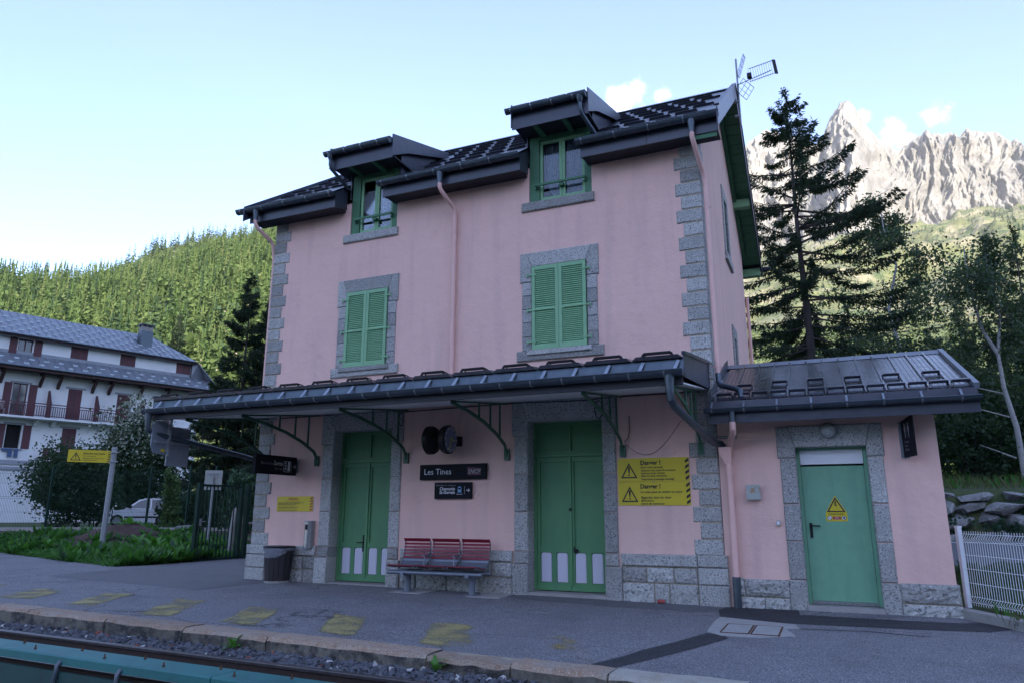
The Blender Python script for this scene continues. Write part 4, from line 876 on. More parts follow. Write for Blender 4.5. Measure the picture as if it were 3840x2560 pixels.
for x, s in ((CX1, 1), (CX0, -1)):
    n = 3
    for k in range(n):
        ya, yb = lerp(CYF - .02, -.004, k / n) + .003, lerp(CYF - .02, -.004, (k + 1) / n) - .003
        f0 = lambda y: lerp(3.19, 3.375, (y - CYF) / -CYF); f1 = lambda y: cz(y) + .06
        sp2 = MB(); sp2.add([(x, ya, f0(ya)), (x, yb, f0(yb)), (x, yb, f1(yb)), (x, ya, f1(ya)), (x + s * .015, ya, f0(ya)), (x + s * .015, yb, f0(yb)), (x + s * .015, yb, f1(yb)), (x + s * .015, ya, f1(ya))], [(0, 1, 2, 3), (7, 6, 5, 4), (0, 4, 5, 1), (3, 2, 6, 7), (0, 3, 7, 4), (1, 5, 6, 2)])
        sp2.build('side_flashing', M['dark_cladding'], canopy)
    MB().bar((x + s * .01, CYF - .04, cz(CYF) + .065), (x + s * .01, 0, cz(0) + .065), .05, .05).build('verge_trim', M['dark_cladding'], canopy)
MB().box((-0.16, -.03, 3.38), (-0.035, -.004, 3.80)).build('wall_flashing', M['dark_cladding'], canopy)
br = MB()
arm = [(-.03, 2.36), (-.05, 2.46), (-.14, 2.58), (-.5, 2.74), (-1.0, 2.89), (-1.6, 3.00), (-2.2, 3.07)]
for p, q in zip(arm[:-1], arm[1:]): br.bar((0, p[0], p[1]), (0, q[0], q[1]), .035, .05)
br.box((-.05, -.05, 2.30), (.05, -.002, 2.50)); br.bar((0, -.02, 3.335), (0, -2.2, 3.08), .035, .03)
def arm_z(y):
    for p, q in zip(arm[:-1], arm[1:]):
        if q[0] <= y <= p[0]: return lerp(p[1], q[1], (y - p[0]) / (q[0] - p[0]))
    return 3
for y in (-.35, -.75, -1.2): br.tube([(0, y, arm_z(y)), (0, y, lerp(3.335, 3.08, -y / 2.2))], [.022, .016], 8)
brm = br.mesh('bracket', M['green_iron'], True)
for x in (-9.35, -7.985, -5.85, -3.71, -1.55, -0.24): link('bracket', brm, canopy, (x, 0, 0))
def zfun(x, y, z, parent): return funnel(x, y, z, parent, .05)
zfun(-.24, CYF - .13, 3.21, canopy); zfun(-10.10, CYF - .13, 3.21, canopy)
downpipe('downpipe', [(-.24, CYF - .13, 3.0), (-.235, CYF - .12, 2.88), (-.22, CYF, 2.80), (-.03, -.55, 2.50), (.02, -.25, 2.46), (.09, -.12, 2.46), (.125, -.10, 2.40)], .055, 'zinc', canopy)
downpipe('downpipe', [(-10.10, CYF - .13, 3.0), (-10.10, CYF - .12, 2.90), (-10.09, CYF, 2.84), (-9.70, -.25, 2.52), (-9.66, -.05, 2.48)], .05, 'zinc', canopy)
# rain-water hopper and lower downpipe at the corner
hp_ = MB(); hp_.add([(.06, -.19, 2.40), (.245, -.19, 2.40), (.245, -.02, 2.40), (.06, -.02, 2.40), (.06, -.19, 2.31), (.245, -.19, 2.31), (.245, -.02, 2.31), (.06, -.02, 2.31), (.15, -.15, 2.12), (.235, -.15, 2.12), (.235, -.06, 2.12), (.15, -.06, 2.12)],
                    [(0, 1, 2, 3), (0, 4, 5, 1), (1, 5, 6, 2), (2, 6, 7, 3), (3, 7, 4, 0), (4, 8, 9, 5), (5, 9, 10, 6), (6, 10, 11, 7), (7, 11, 8, 4), (8, 11, 10, 9)])
hop = hp_.build('rain_hopper', M['pink_paint'], station)
downpipe('downpipe', [(.192, -.105, 2.14), (.190, -.105, .42)], .052, 'pink_paint', hop, [(.192, -.105, 2.03), (.191, -.105, 1.66), (.190, -.105, .80)])
downpipe('downpipe', [(.190, -.105, .421), (.189, -.105, -.04)], .058, 'zinc', hop)
# cables and conduits on the wall
mat('cable_dull', (.16, .12, .125), .7)
cb = MB()
cb.tube([(-1.42, -.02, 3.0), (-1.42, -.02, 2.75), (-1.45, -.02, 2.62), (-1.52, -.02, 2.55)], .010, 6)
pts = [(-1.5 + 1.2 * t, -.02, 2.52 - .30 * math.sin(math.pi * min(1, t * 1.25)) * (1 - t * .4) + .55 * t * t) for t in np.linspace(0, 1, 14)]
cb.tube(pts, .005, 5); cb.build('wall_cable', M['cable_dull'], station)
for dx in (0, .045, .09): cd = MB(); cd.tube([(-.12 + dx, -.045, 3.36), (-.12 + dx, -.045, 2.62), (-.10 + dx, -.045, 2.58 - dx * .3)], .011, 6); cd.build('conduit', M['galvanised'], station)
for zz in (2.585, 2.555): cd = MB(); cd.tube([(-.04, -.045, zz), (.34, -.03, zz - .01)], .010, 6); cd.build('conduit', M['galvanised'], station)
cc = MB(); cc.tube([(-9, -.03, 3.33), (-6.2, -.03, 3.33), (-5.95, -.05, 3.30), (-3.7, -.03, 3.34), (-2.2, -.04, 3.31), (-1.7, -.03, 3.34), (-.3, -.03, 3.34)], .011, 5)
cc.tube([(-5.98 + .05 * math.cos(t), -.05, 3.16 + .13 * math.sin(t)) for t in np.linspace(0, 6.2, 14)], .009, 5)
cc.tube([(-1.95 + .07 * math.cos(t), -.05, 3.13 + .16 * math.sin(t)) for t in np.linspace(1.2, 7.6, 14)], .009, 5); cc.build('wall_cable', M['cable'], station)
# ---------------------------------------------------------------- low annex at the right end
annex = thing('station_annex', 'low pink annex with metal roof and green steel door joined to the station', 'annex', (1.6, 2.1, 0))
AX0, AX1 = 0.03, 3.13
AD = (1.19, 2.19, -0.1, 2.37)
mb = MB(); wall_holes(mb, AX0, AX1, -0.2, 2.98, [AD], 0.0, 0.35); mb.build('front_wall', M['pink_render'], annex)
AEY, AEZ, ARY, ARZ = -0.56, 3.07, 2.12, 4.11; ASL = (ARZ - AEZ) / (ARY - AEY); az_ = lambda y: ARZ - ASL * abs(y - ARY)
mb = MB(); mb.prism([(0.351, -0.2), (4.2, -0.2), (4.2, az_(4.2) - .06), (ARY, ARZ - .06), (0.351, az_(.351) - .06)], lambda a, b, d: (d, a, b), AX1 - .3, AX1); mb.build('side_wall', M['pink_render'], annex)
MB().box((AX0, 3.9, -0.2), (AX1 - .301, 4.2, 3.2)).build('back_wall', M['pink_render'], annex)
for (a, b, cuts1, cuts2) in ((0.11, 0.945, [0.30], [0.58]), (2.425, 3.165, [], [])):
    for z0, z1, cuts in ((0.145, 0.395, cuts1), (-0.14, 0.125, cuts2)):
        xs = [a, *cuts, b]
        for p, q in zip(xs[:-1], xs[1:]): stone('plinth_stone', (p + .006, -0.045, z0), (q - .006, 0.1, z1 + (rs.uniform(-.012, .012) if z0 > 0 else 0)), annex, 'rough_granite', nx=8, nz=5, rockf=.035, bump=.008, bev=.014)
    MB().box((a, -0.012, -.2), (b, .05, .38)).build('plinth_joint', M['mortar'], annex)
x0, x1 = AD[0], AD[1]
for a, b, s in ((x0 - .235, x0, -1), (x1, x1 + .215, 1)):
    stone('jamb_stone', (a - (.02 if s < 0 else 0), -.034, -.14), (b + (.03 if s > 0 else 0), .25, .395), annex, nx=3, nz=4)
    for p, q in ((.40, .955), (.96, 1.51), (1.515, 2.205)): stone('jamb_stone', (a, -.028, p + .003), (b, .25, q - .003), annex, nx=3, nz=4)
poly_stone('corner_stone', [(x0 - .265, 2.21), (x0, 2.21), (x0, 2.37), (x0 - .08, 2.70), (x0 - .265, 2.70)], -.03, .25, annex)
poly_stone('corner_stone', [(x1, 2.21), (x1 + .235, 2.21), (x1 + .235, 2.70), (x1 + .08, 2.70), (x1, 2.37)], -.03, .25, annex)
poly_stone('lintel_stone', [(x0 + .004, 2.37), (x1 - .004, 2.37), (x1 + .076, 2.70), (x0 - .076, 2.70)], -.031, .25, annex)
MB().box((x0 - .01, -.06, -.12), (x1 + .01, .30, .045)).build('door_sill', M['concrete'], annex)
y = .17
ad = MB(); ad.box((x0, y, .05), (x0 + .05, y + .1, 2.37)); ad.box((x1 - .05, y, .05), (x1, y + .1, 2.37)); ad.box((x0 + .051, y, 2.335), (x1 - .051, y + .1, 2.37))
adr = ad.build('door', M['green_steel_door'], annex)
MB().box((x0 + .055, y + .02, .10), (x1 - .055, y + .06, 2.085)).build('door_leaf', M['green_steel_door'], adr)
MB().box((x0 + .055, y + .015, 2.115), (x1 - .055, y + .05, 2.33)).build('transom_panel', M['white_paint'], adr)
MB().box((x0 + .055, y - .01, .055), (x1 - .055, y + .03, .098)).build('threshold', M['steel'], adr)
hd = MB(); hd.box((x0 + .105, y + .005, 1.01), (x0 + .145, y + .021, 1.23)); hd.tube([(x0 + .125, y + .01, 1.19), (x0 + .125, y - .045, 1.19), (x0 + .15, y - .055, 1.19), (x0 + .26, y - .055, 1.185)], .011, 8); hd.build('door_handle', M['black_metal'], adr)
# roof: standing-seam sheets
AXL, AXR = 0.035, 3.62
n = 13; pw = (AXR - AXL - .06) / n; al = math.hypot(ARY - AEY, ARZ - AEZ); aa = math.atan(ASL)
aroof = MB()
aroof.add([(AXL, AEY, AEZ - .012), (AXR, AEY, AEZ - .012), (AXR, ARY, ARZ - .012), (AXL, ARY, ARZ - .012), (AXL, AEY, AEZ - .06), (AXR, AEY, AEZ - .06), (AXR, ARY, ARZ - .06), (AXL, ARY, ARZ - .06)], [(0, 1, 2, 3), (7, 6, 5, 4), (0, 4, 5, 1), (1, 5, 6, 2), (3, 7, 4, 0)])
yb = 2 * ARY - AEY
aroof.add([(AXL, ARY, ARZ - .012), (AXR, ARY, ARZ - .012), (AXR, yb, AEZ - .012), (AXL, yb, AEZ - .012), (AXL, ARY, ARZ - .06), (AXR, ARY, ARZ - .06), (AXR, yb, AEZ - .06), (AXL, yb, AEZ - .06)], [(0, 1, 2, 3), (7, 6, 5, 4), (1, 5, 6, 2), (2, 6, 7, 3), (3, 7, 4, 0)])
ar = aroof.build('roof', M['brown_metal_roof'], annex)
pn = MB(); L2 = al - .05
pn.box((-pw / 2 + .006, 0, 0), (pw / 2 - .006, L2, .006)); pn.box((pw / 2 - .016, 0, 0), (pw / 2 + .010, L2, .034))
for rx in (-pw / 4, 0.0, pw / 4): pn.box((rx - .006, 0, .006), (rx + .006, L2, .013))
pnm = pn.mesh('roof_sheet', M['brown_metal_roof'])
sg = MB(); gw = pw / 2 - .02
sg.bar((-gw, .0, .062), (gw, .0, .062), .012, .036, (0, 0, 1)); sg.bar((-gw + .01, .03, .082), (gw - .01, .03, .082), .07, .008)
for s in (-1, 1): sg.add([(s * gw, 0, .08), (s * gw, 0, .045), (s * gw * .95, -.10, .008), (s * gw * .86, -.10, .008)], [(0, 1, 2, 3)]); sg.bar((s * gw * .96, .01, .075), (s * gw * .96, .13, .01), .022, .006)
sg.add([(-gw * .9, -.15, .012), (gw * .9, -.15, .012), (gw * .95, -.02, .02), (-gw * .95, -.02, .02)], [(0, 1, 2, 3)])
sgm2 = sg.mesh('snow_guard', M['dark_roof'])
def on_roof(x, s, dz=0.0): return (x, AEY + s * math.cos(aa) - dz * math.sin(aa), AEZ + s * math.sin(aa) + dz * math.cos(aa))
for k in range(n):
    x = AXL + .05 + pw * (k + .5)
    link('roof_sheet', pnm, ar, on_roof(x, .0), (aa, 0, 0))
    link('snow_guard', sgm2, ar, on_roof(x, .20), (aa, 0, 0))
    if k in (1, 3, 5, 7, 9, 11): link('snow_guard', sgm2, ar, on_roof(x, .92 if k > 1 else .80), (aa, 0, 0))
rc = MB(); rc.add([(AXL, ARY - .17, ARZ - .05), (AXL, ARY, ARZ + .05), (AXL, ARY + .17, ARZ - .05), (AXR, ARY - .17, ARZ - .05), (AXR, ARY, ARZ + .05), (AXR, ARY + .17, ARZ - .05)], [(0, 3, 4, 1), (1, 4, 5, 2), (0, 1, 2), (3, 5, 4)]); rc.build('ridge_cap', M['slate_metal'], ar)
vt = MB(); vt.bar((AXR, AEY - .02, AEZ + .02), (AXR, ARY, ARZ + .02), .07, .09); vt.bar((AXR, yb, AEZ + .02), (AXR, ARY, ARZ + .02), .07, .09); vt.build('verge_trim', M['slate_metal'], ar)
wf_ = MB(); wf_.add([(.024, AEY + .05, AEZ - .05), (.024, ARY + .05, ARZ - .05), (.024, ARY + .05, ARZ + .17), (.024, AEY + .05, AEZ + .17), (.032, AEY + .05, AEZ - .05), (.032, ARY + .05, ARZ - .05), (.032, ARY + .05, ARZ + .17), (.032, AEY + .05, AEZ + .17)], [(0, 1, 2, 3), (7, 6, 5, 4), (3, 2, 6, 7), (0, 3, 7, 4)]); wf_.build('wall_flashing', M['dark_cladding'], ar)
MB().box((AXL - .03, AEY - .005, 2.73), (AXR + .01, AEY + .02, 3.02)).build('fascia_board', M['dark_cladding'], ar)
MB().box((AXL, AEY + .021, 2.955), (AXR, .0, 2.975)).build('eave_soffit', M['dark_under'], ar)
ab_ = MB(); ab_.add([(AXL - .03, AEY - .012, 2.955), (AXR, AEY - .012, 2.955), (AXR, AEY - .007, 3.075), (AXL - .03, AEY - .007, 3.075)], [(0, 1, 2, 3)]); ab_.build('apron_flashing', M['dark_cladding'], ar)
gutter_mesh('gutter', AXL - .10, AXR + .03, AEY - .075, 2.945, .062, 'zinc', ar, .48)
k = 0
hk2 = MB().bar((0, AEY - .014, 3.06), (0, AEY - .135, 2.96), .03, .005, (0, 1, 0)).mesh('gutter_hook', M['zinc_light']); x = AXL + .02
while x < AXR: link('gutter_hook', hk2, ar, (x, 0, 0)); x += .48
downpipe('downpipe', [(.35, AEY - .075, 2.90), (.35, AEY - .075, 2.735)], .046, 'zinc', annex)
downpipe('downpipe', [(.35, AEY - .075, 2.736), (.35, AEY - .07, 2.64), (.34, AEY + .0, 2.575), (.24, -.22, 2.47), (.225, -.14, 2.43), (.22, -.11, 2.36)], .048, 'pink_paint', annex)
wire = MB(); wire.tube([(.10, .6, 3.62), (.10, .3, 3.48), (.08, .0, 3.36), (.15, -.2, 3.30), (.05, -.35, 3.20), (-.02, -.02, 3.12), (-.1, -.03, 3.02)], .006, 5); wire.build('wall_cable', M['cable_pale'], annex)

# ---------------------------------------------------------------- lettering
def text_mb(mb, s, x, z, size, m=0, align='LEFT', shear=0.0, bold=0.0, wide=1.0, depth=0.0):
    """adds text lying in the x-z plane facing -y at depth y=depth"""
    cu = bpy.data.curves.new('t', 'FONT'); cu.body = s; cu.size = size; cu.align_x = align; cu.shear = shear; cu.offset = bold; cu.resolution_u = 2; cu.space_character = 1.0
    o = bpy.data.objects.new('t', cu); COL.objects.link(o)
    dg = bpy.context.evaluated_depsgraph_get(); ev = o.evaluated_get(dg); me = ev.to_mesh()
    mb.add([(x + v.co.x * wide, depth, z + v.co.y) for v in me.vertices], [tuple(p.vertices) for p in me.polygons], m)
    ev.to_mesh_clear(); bpy.data.objects.remove(o); bpy.data.curves.remove(cu)
def tri_sign(mb, cx, z0, h, w, d, m=0):
    """outlined warning triangle with rounded look + exclamation mark"""
    A = [(cx - w / 2, z0), (cx + w / 2, z0), (cx, z0 + h)]; t = 0.085 * h
    cz_ = z0 + h / 3; k = 1 - 3.0 * t / h
    B = [(lerp(cx, a, k), lerp(cz_, b, k)) for a, b in A]
    for i in range(3):
        j = (i + 1) % 3; mb.add([(A[i][0], d, A[i][1]), (A[j][0], d, A[j][1]), (B[j][0], d, B[j][1]), (B[i][0], d, B[i][1])], [(0, 1, 2, 3)], m)
    return cz_
def exclam(mb, cx, z0, h, d, m=0):
    mb.add([(cx - .13 * h, d, z0 + h), (cx + .13 * h, d, z0 + h), (cx + .06 * h, d, z0 + .30 * h), (cx - .06 * h, d, z0 + .30 * h)], [(0, 3, 2, 1)], m)
    mb.add([(cx + .10 * h * math.cos(a), d, z0 + .1 * h + .10 * h * math.sin(a)) for a in np.linspace(0, 2 * math.pi, 10, endpoint=False)], [tuple(range(10))], m)
def stripes(mb, x0, x1, z0, z1, n, d, m=0, slope=0.6):
    p = (z1 - z0) / n; w = x1 - x0
    for k in range(n):
        a = z0 + p * k + p * .02; h = p * .5
        mb.add([(x0, d, a), (x1, d, a + p * .45), (x1, d, a + p * .45 + h), (x0, d, a + h)], [(0, 1, 2, 3)], m)
def plate(mb, x0, x1, z0, z1, y0, y1, r=0.012, m=0):
    pts = []
    for (cx, cz2, a0) in ((x1 - r, z1 - r, 0), (x0 + r, z1 - r, 90), (x0 + r, z0 + r, 180), (x1 - r, z0 + r, 270)):
        for q in (0, 45, 90): pts.append((cx + r * math.cos(R(a0 + q)), cz2 + r * math.sin(R(a0 + q))))
    mb.prism(pts, lambda a, b, d: (a, d, b), y0, y1, m)
e = -0.0025
def shift(o, loc, rotz=0.0):
    o.location = loc; o.rotation_euler = (0, 0, rotz)

# station name board
t = thing('station_name_sign', 'long black name board reading Les Tines with a red logo at its right end', 'sign', (0, 0, 0)); shift(t, (-4.81, -0.02, 1.975))
ROOTS.discard(t.name)
def local_thing(name, label, cat, loc, rotz=0.0, group=None):
    """thing whose parts are modelled round its own origin"""
    o = thing(name, label, cat, loc, group); ROOTS.discard(o.name); o.rotation_euler = (0, 0, rotz); return o
b = MB(); plate(b, -.70, .70, 0, .285, -.04, .0, .006); b.build('board', M['sign_black'], t)
l = MB(); text_mb(l, 'Les Tines', -.61, .098, .155, depth=-.0425, wide=1.0); l.build('lettering', M['sign_white'], t)
lg = MB(); lg.add([(.33, -.0421, .075), (.585, -.0421, .075), (.60, -.0421, .20), (.42, -.0421, .215), (.31, -.0421, .225)], [(0, 1, 2, 3, 4)]); lo_ = lg.build('logo', M['sign_darkred'], t)
l = MB(); text_mb(l, 'SNCF', .315, .102, .115, depth=-.0440, shear=.3, bold=.002, wide=.92); l.build('logo_lettering', M['sign_grey'], lo_)
# direction board
t = local_thing('direction_sign', 'small black direction board reading Chamonix St-Gervais with train symbol and arrow', 'sign', (-4.795, -.02, 1.625))
b = MB(); plate(b, -.39, .39, 0, .30, -.035, 0, .006); b.build('board', M['sign_black'], t)
l = MB(); text_mb(l, 'Direction', -.36, .232, .047, depth=-.0375); text_mb(l, 'To • Direzione', -.165, .232, .036, depth=-.0375, shear=.2)
l.build('small_lettering', M['sign_grey'], t)
l = MB(); text_mb(l, 'Chamonix', .045, .157, .078, depth=-.0375, align='RIGHT', bold=.0016); text_mb(l, 'St-Gervais', .045, .092, .078, depth=-.0375, align='RIGHT', bold=.0016)
l.add([(.075, -.0375, .077), (.205, -.0375, .077), (.205, -.0375, .083), (.075, -.0375, .083)], [(0, 1, 2, 3)]); l.add([(.242, -.0375, .08), (.246, -.0375, .08), (.246, -.0375, .225), (.242, -.0375, .225)], [(0, 1, 2, 3)])
l.bar((.275, -.0375, .152), (.345, -.0375, .152), .001, .010); l.bar((.318, -.0375, .180), (.348, -.0375, .152), .001, .010); l.bar((.318, -.0375, .124), (.348, -.0375, .152), .001, .010)
l.build('lettering', M['sign_white'], t)
l = MB(); l.prism([(.105, .115), (.175, .115), (.178, .17), (.172, .205), (.16, .222), (.12, .222), (.108, .205), (.102, .17)], lambda a, bb, d: (a, d, bb), -.0376, -.036)
l.bar((.112, -.0375, .115), (.095, -.0375, .09), .001, .007); l.bar((.168, -.0375, .115), (.185, -.0375, .09), .001, .007); l.build('train_symbol', M['sign_blue'], t)
l = MB(); l.prism([(.112, .168), (.168, .168), (.163, .200), (.117, .200)], lambda a, bb, d: (a, d, bb), -.0385, -.0377); l.build('train_window', M['sign_black'], t)
# two danger plates
def danger(label, z, lines):
    t = local_thing('danger_sign', label, 'warning sign', (-1.05, -.004, z), 0, 'yellow danger plates by the right station door')
    b = MB(); plate(b, -.60, .60, 0, .385, -.010, 0, .02); b.build('plate', M['sign_yellow'], t)
    l = MB(); d = -.0125; tri_sign(l, -.405, .055, .255, .285, d); exclam(l, -.405, .095, .145, d)
    for (s, x, zz, sz, sh, bo) in lines: text_mb(l, s, x, zz, sz, depth=d, shear=sh, bold=bo)
    stripes(l, .535, .598, .01, .375, 4, d)
    l.build('lettering', M['ink'], t)
    for x, zz in ((-.57, .03), (-.57, .355), (.0, .375), (.57, .02), (.0, .012)): sc = MB(); sc.lathe([(.007, 0), (.007, .003)], lambda a, bb, q: (x + a, -.010 - q, zz + bb), 8); sc.build('screw', M['galvanised'], t)
    return t
danger('upper yellow danger plate telling people to use the marked crossing', 1.888, [('Danger !', -.21, .275, .098, 0, .003), ('Pour votre sécurité', -.205, .215, .047, 0, .001), ('Assurez-vous avant de traverser', -.20, .165, .044, .25, .001), ("qu'aucun train n'arrive", -.20, .120, .044, .25, .001), ('dans les deux directions', -.20, .075, .044, .25, .001), ('Empruntez le passage aménagé', -.20, .022, .044, .25, .001)])
danger('lower yellow danger plate saying one train can hide another', 1.498, [('Danger !', -.225, .275, .098, 0, .003), ('Un train peut en cacher un autre', -.225, .200, .052, 0, .001), ('Regardez dans les deux', -.22, .110, .053, .25, .001), ('directions', -.22, .060, .053, .25, .001), ('avant de traverser', -.22, .012, .053, .25, .001)])
# small attention plate by the left door
t = local_thing('attention_sign', 'small yellow plate with red Attention heading and dense black text left of the left door', 'warning sign', (-8.49, -.004, 1.395))
b = MB(); plate(b, -.46, .46, 0, .30, -.008, 0, .01); b.build('plate', M['sign_yellow'], t)
l = MB(); text_mb(l, 'Attention!', -.04, .235, .062, depth=-.0105, align='CENTER', bold=.001); text_mb(l, 'Pour votre sécurité, il est interdit :', -.04, .20, .026, depth=-.0105, align='CENTER', shear=.2); stripes(l, .39, .455, .01, .29, 5, -.0105)
l.build('red_lettering', M['sign_red'], t)
l = MB()
for k, s in enumerate(['de monter dans les trains ou d’en descendre lorsqu’ils sont en marche', 'de traverser les voies sauf aux passages aménagés pour cela', 'de franchir les passages lorsqu’un train approche', '', 'de rester au bord du quai pendant le passage d’un train', 'd’ouvrir les portières avant l’arrêt complet du train', '', 'de laisser les enfants sans surveillance près des voies']):
    if s: text_mb(l, s, -.43, .168 - k * .0215, .0235, depth=-.0105, bold=.0007)
l.build('black_lettering', M['ink'], t)
# warning sticker on the annex door
t = local_thing('danger_sticker', 'yellow triangle sticker with lightning bolt on the green steel door', 'warning sticker', (1.69, .17 + .0185, 1.255))
b = MB(); plate(b, -.15, .15, 0, .125, -.003, 0, .012); b.prism([(-.15, .125), (.15, .125), (.0, .385)], lambda a, c, d: (a, d, c), -.003, 0); b.build('plate', M['sign_yellow'], t)
l = MB(); d = -.005; tri_sign(l, 0, .137, .225, .262, d); l.add([(-.012, d, .30), (.012, d, .30), (.002, d, .245), (.024, d, .25), (.006, d, .19), (.012, d, .235), (-.016, d, .228)], [(0, 6, 5, 2, 1), (2, 5, 4, 3)])
text_mb(l, 'DANGER DE MORT', 0, .098, .026, depth=d, align='CENTER', bold=.0007); l.build('lettering', M['ink'], t)
for cx in (-.10, .10): l = MB(); l.lathe([(.034, 0), (.034, .001)], lambda a, bb, q: (cx + a, -.0036 - q, .05 + bb), 20); l.build('round_symbol', M['sign_white'], t)
l = MB()
for cx in (-.10, .10):
    for k in range(20):
        a0, a1_ = 2 * math.pi * k / 20, 2 * math.pi * (k + 1) / 20
        l.add([(cx + .034 * math.cos(a0), -.0055, .05 + .034 * math.sin(a0)), (cx + .034 * math.cos(a1_), -.0055, .05 + .034 * math.sin(a1_)), (cx + .028 * math.cos(a1_), -.0055, .05 + .028 * math.sin(a1_)), (cx + .028 * math.cos(a0), -.0055, .05 + .028 * math.sin(a0))], [(0, 1, 2, 3)])
    l.bar((cx - .022, -.0057, .072), (cx + .022, -.0057, .028), .0005, .007)
l.add([(.092, -.0056, .035), (.112, -.0056, .035), (.116, -.0056, .06), (.10, -.0056, .068), (.086, -.0056, .055)], [(0, 1, 2, 3, 4)])
l.build('symbol_ring', M['ink'], t)
l = MB(); l.add([(-.057, d, .026), (.057, d, .026), (.057, d, .072), (-.057, d, .072)], [(0, 1, 2, 3)]); ro = l.build('red_label', M['sign_red'], t)
l = MB(); text_mb(l, 'DÉFENSE', 0, .058, .014, depth=d - .002, align='CENTER'); text_mb(l, 'D’ENTRER', 0, .044, .014, depth=d - .002, align='CENTER'); text_mb(l, 'ET DE TOUCHER', 0, .031, .012, depth=d - .002, align='CENTER'); l.build('label_lettering', M['sign_white'], ro)
# exit sign hanging at right angles to the track
t = local_thing('exit_sign', 'black hanging exit board reading Sortie under the left end of the canopy', 'sign', (-8.50, -.07, 2.11), R(90))
b = MB(); plate(b, -1.18, 0, 0, .37, -.04, .04, .006); b.build('board', M['sign_black'], t)
l = MB(); dd = -.0425
text_mb(l, 'Place de la Gare', -1.04, .185, .072, depth=dd, wide=.78); l.build('small_lettering', M['sign_grey'], t)
l = MB(); text_mb(l, 'Exit • Uscita', -.415, .095, .055, depth=dd, align='RIGHT', shear=.2, wide=.8); l.build('small_lettering', M['sign_grey'], t)
l = MB(); text_mb(l, 'Sortie', -.415, .18, .125, depth=dd, align='RIGHT', wide=.85)
l.add([(-.27, dd, .085), (-.195, dd, .085), (-.195, dd, .275), (-.27, dd, .275)], [(0, 1, 2, 3)]); l.add([(-.385, dd, .062), (-.195, dd, .062), (-.195, dd, .07), (-.385, dd, .07)], [(0, 1, 2, 3)]); l.add([(-.155, dd, .06), (-.150, dd, .06), (-.150, dd, .29), (-.155, dd, .29)], [(0, 1, 2, 3)])
for p, q in (((-.12, .175), (-.03, .175)), ((-.065, .215), (-.028, .175)), ((-.065, .135), (-.028, .175)), ((-.33, .15), (-.34, .21)), ((-.34, .21), (-.30, .18)), ((-.33, .15), (-.36, .095)), ((-.33, .15), (-.30, .10))): l.bar((p[0], dd, p[1]), (q[0], dd, q[1]), .001, .014)
l.lathe([(.018, 0), (.018, .001)], lambda a, c, q: (-.335 + a, dd - q + .001, .238 + c), 12)
for p, q in (((-.385, .085), (-.385, .275)), ((-.385, .275), (-.27, .275))): l.bar((p[0], dd, p[1]), (q[0], dd, q[1]), .001, .006)
l.build('lettering', M['sign_white'], t)
mt = MB(); mt.box((.0, -.03, .06), (.065, .05, .32)); mt.build('wall_bracket', M['panel_grey'], t)
# toilets sign on the annex
t = local_thing('toilet_sign', 'small dark flag sign with toilet symbols jutting out from the annex wall', 'sign', (2.68, -.015, 2.17), R(-75))
b = MB(); b.prism([(0, 0), (.46, .0), (.46, .58), (.0, .52)], lambda a, c, d: (a, d, c), -.01, .01); b.build('board', M['sign_black'], t)
l = MB()
for cx in (.17, .30):
    l.add([(cx - .022, -.0125, .36), (cx + .022, -.0125, .36), (cx + .028, -.0125, .44), (cx - .028, -.0125, .44)], [(0, 1, 2, 3)]); l.add([(cx - .010, -.0125, .27), (cx + .010, -.0125, .27), (cx + .013, -.0125, .36), (cx - .013, -.0125, .36)], [(0, 1, 2, 3)]); l.lathe([(.017, 0), (.017, .0005)], lambda a, c, q: (cx + a, -.0125 - q, .468 + c), 10)
l.add([(.232, -.0125, .28), (.238, -.0125, .28), (.238, -.0125, .48), (.232, -.0125, .48)], [(0, 1, 2, 3)])
for k, s in enumerate(['Toilettes', 'Toilets', 'Toilette']): text_mb(l, s, .10, .20 - k * .055, .05, depth=-.0125, wide=1.0)
l.build('lettering', M['sign_grey'], t)
mt = MB(); mt.box((-.012, -.035, .0), (.03, .045, .52)); mt.box((.03, -.012, -.015), (.16, .012, .0)); mt.build('wall_bracket', M['panel_grey'], t)

# ---------------------------------------------------------------- clock
t = local_thing('station_clock', 'double sided round station clock with dark face and yellow green hands above the name board', 'clock', (-4.84, -.42, 2.68))
b = MB(); b.lathe([(.24, -.305), (.262, -.285), (.262, -.20), (.235, -.15), (.13, -.10), (.10, -.06), (.13, -.02), (.235, .03), (.262, .08), (.262, .155), (.245, .175)], lambda x, y, q: (q, x, y), 40); b.build('case', M['black_metal'], t, True)
f = MB(); f.lathe([(.238, 0), (.238, .004)], lambda x, y, q: (.174 + q, x, y), 40); fc = f.build('dial', M['clock_face'], t)
def hand(mb, ang, r0, r1, w, xx):
    a = R(90 - ang); d = Vector((0, math.cos(a), math.sin(a))); mb.bar(Vector((xx, 0, 0)) + d * r0, Vector((xx, 0, 0)) + d * r1, w, .003, (1, 0, 0))
h = MB(); hand(h, 197, -.05, .205, .016, .182); hand(h, 97, -.04, .15, .020, .184); h.build('hands', M['clock_green'], fc)
for k in range(12): h = MB(); hand(h, k * 30, .185, .228, .010, .180); h.build('hour_mark', M['sign_white'], fc)
a_ = MB(); a_.box((.10, .0, -.035), (.16, .425, .035)); a_.box((.06, .36, -.09), (.20, .425, .09)); a_.build('wall_arm', M['black_metal'], t)
a_ = MB(); a_.tube([(.13, .40, .09), (.13, .405, .40), (.20, .405, .62)], .006, 5); a_.build('supply_cable', M['cable_pale'], t)
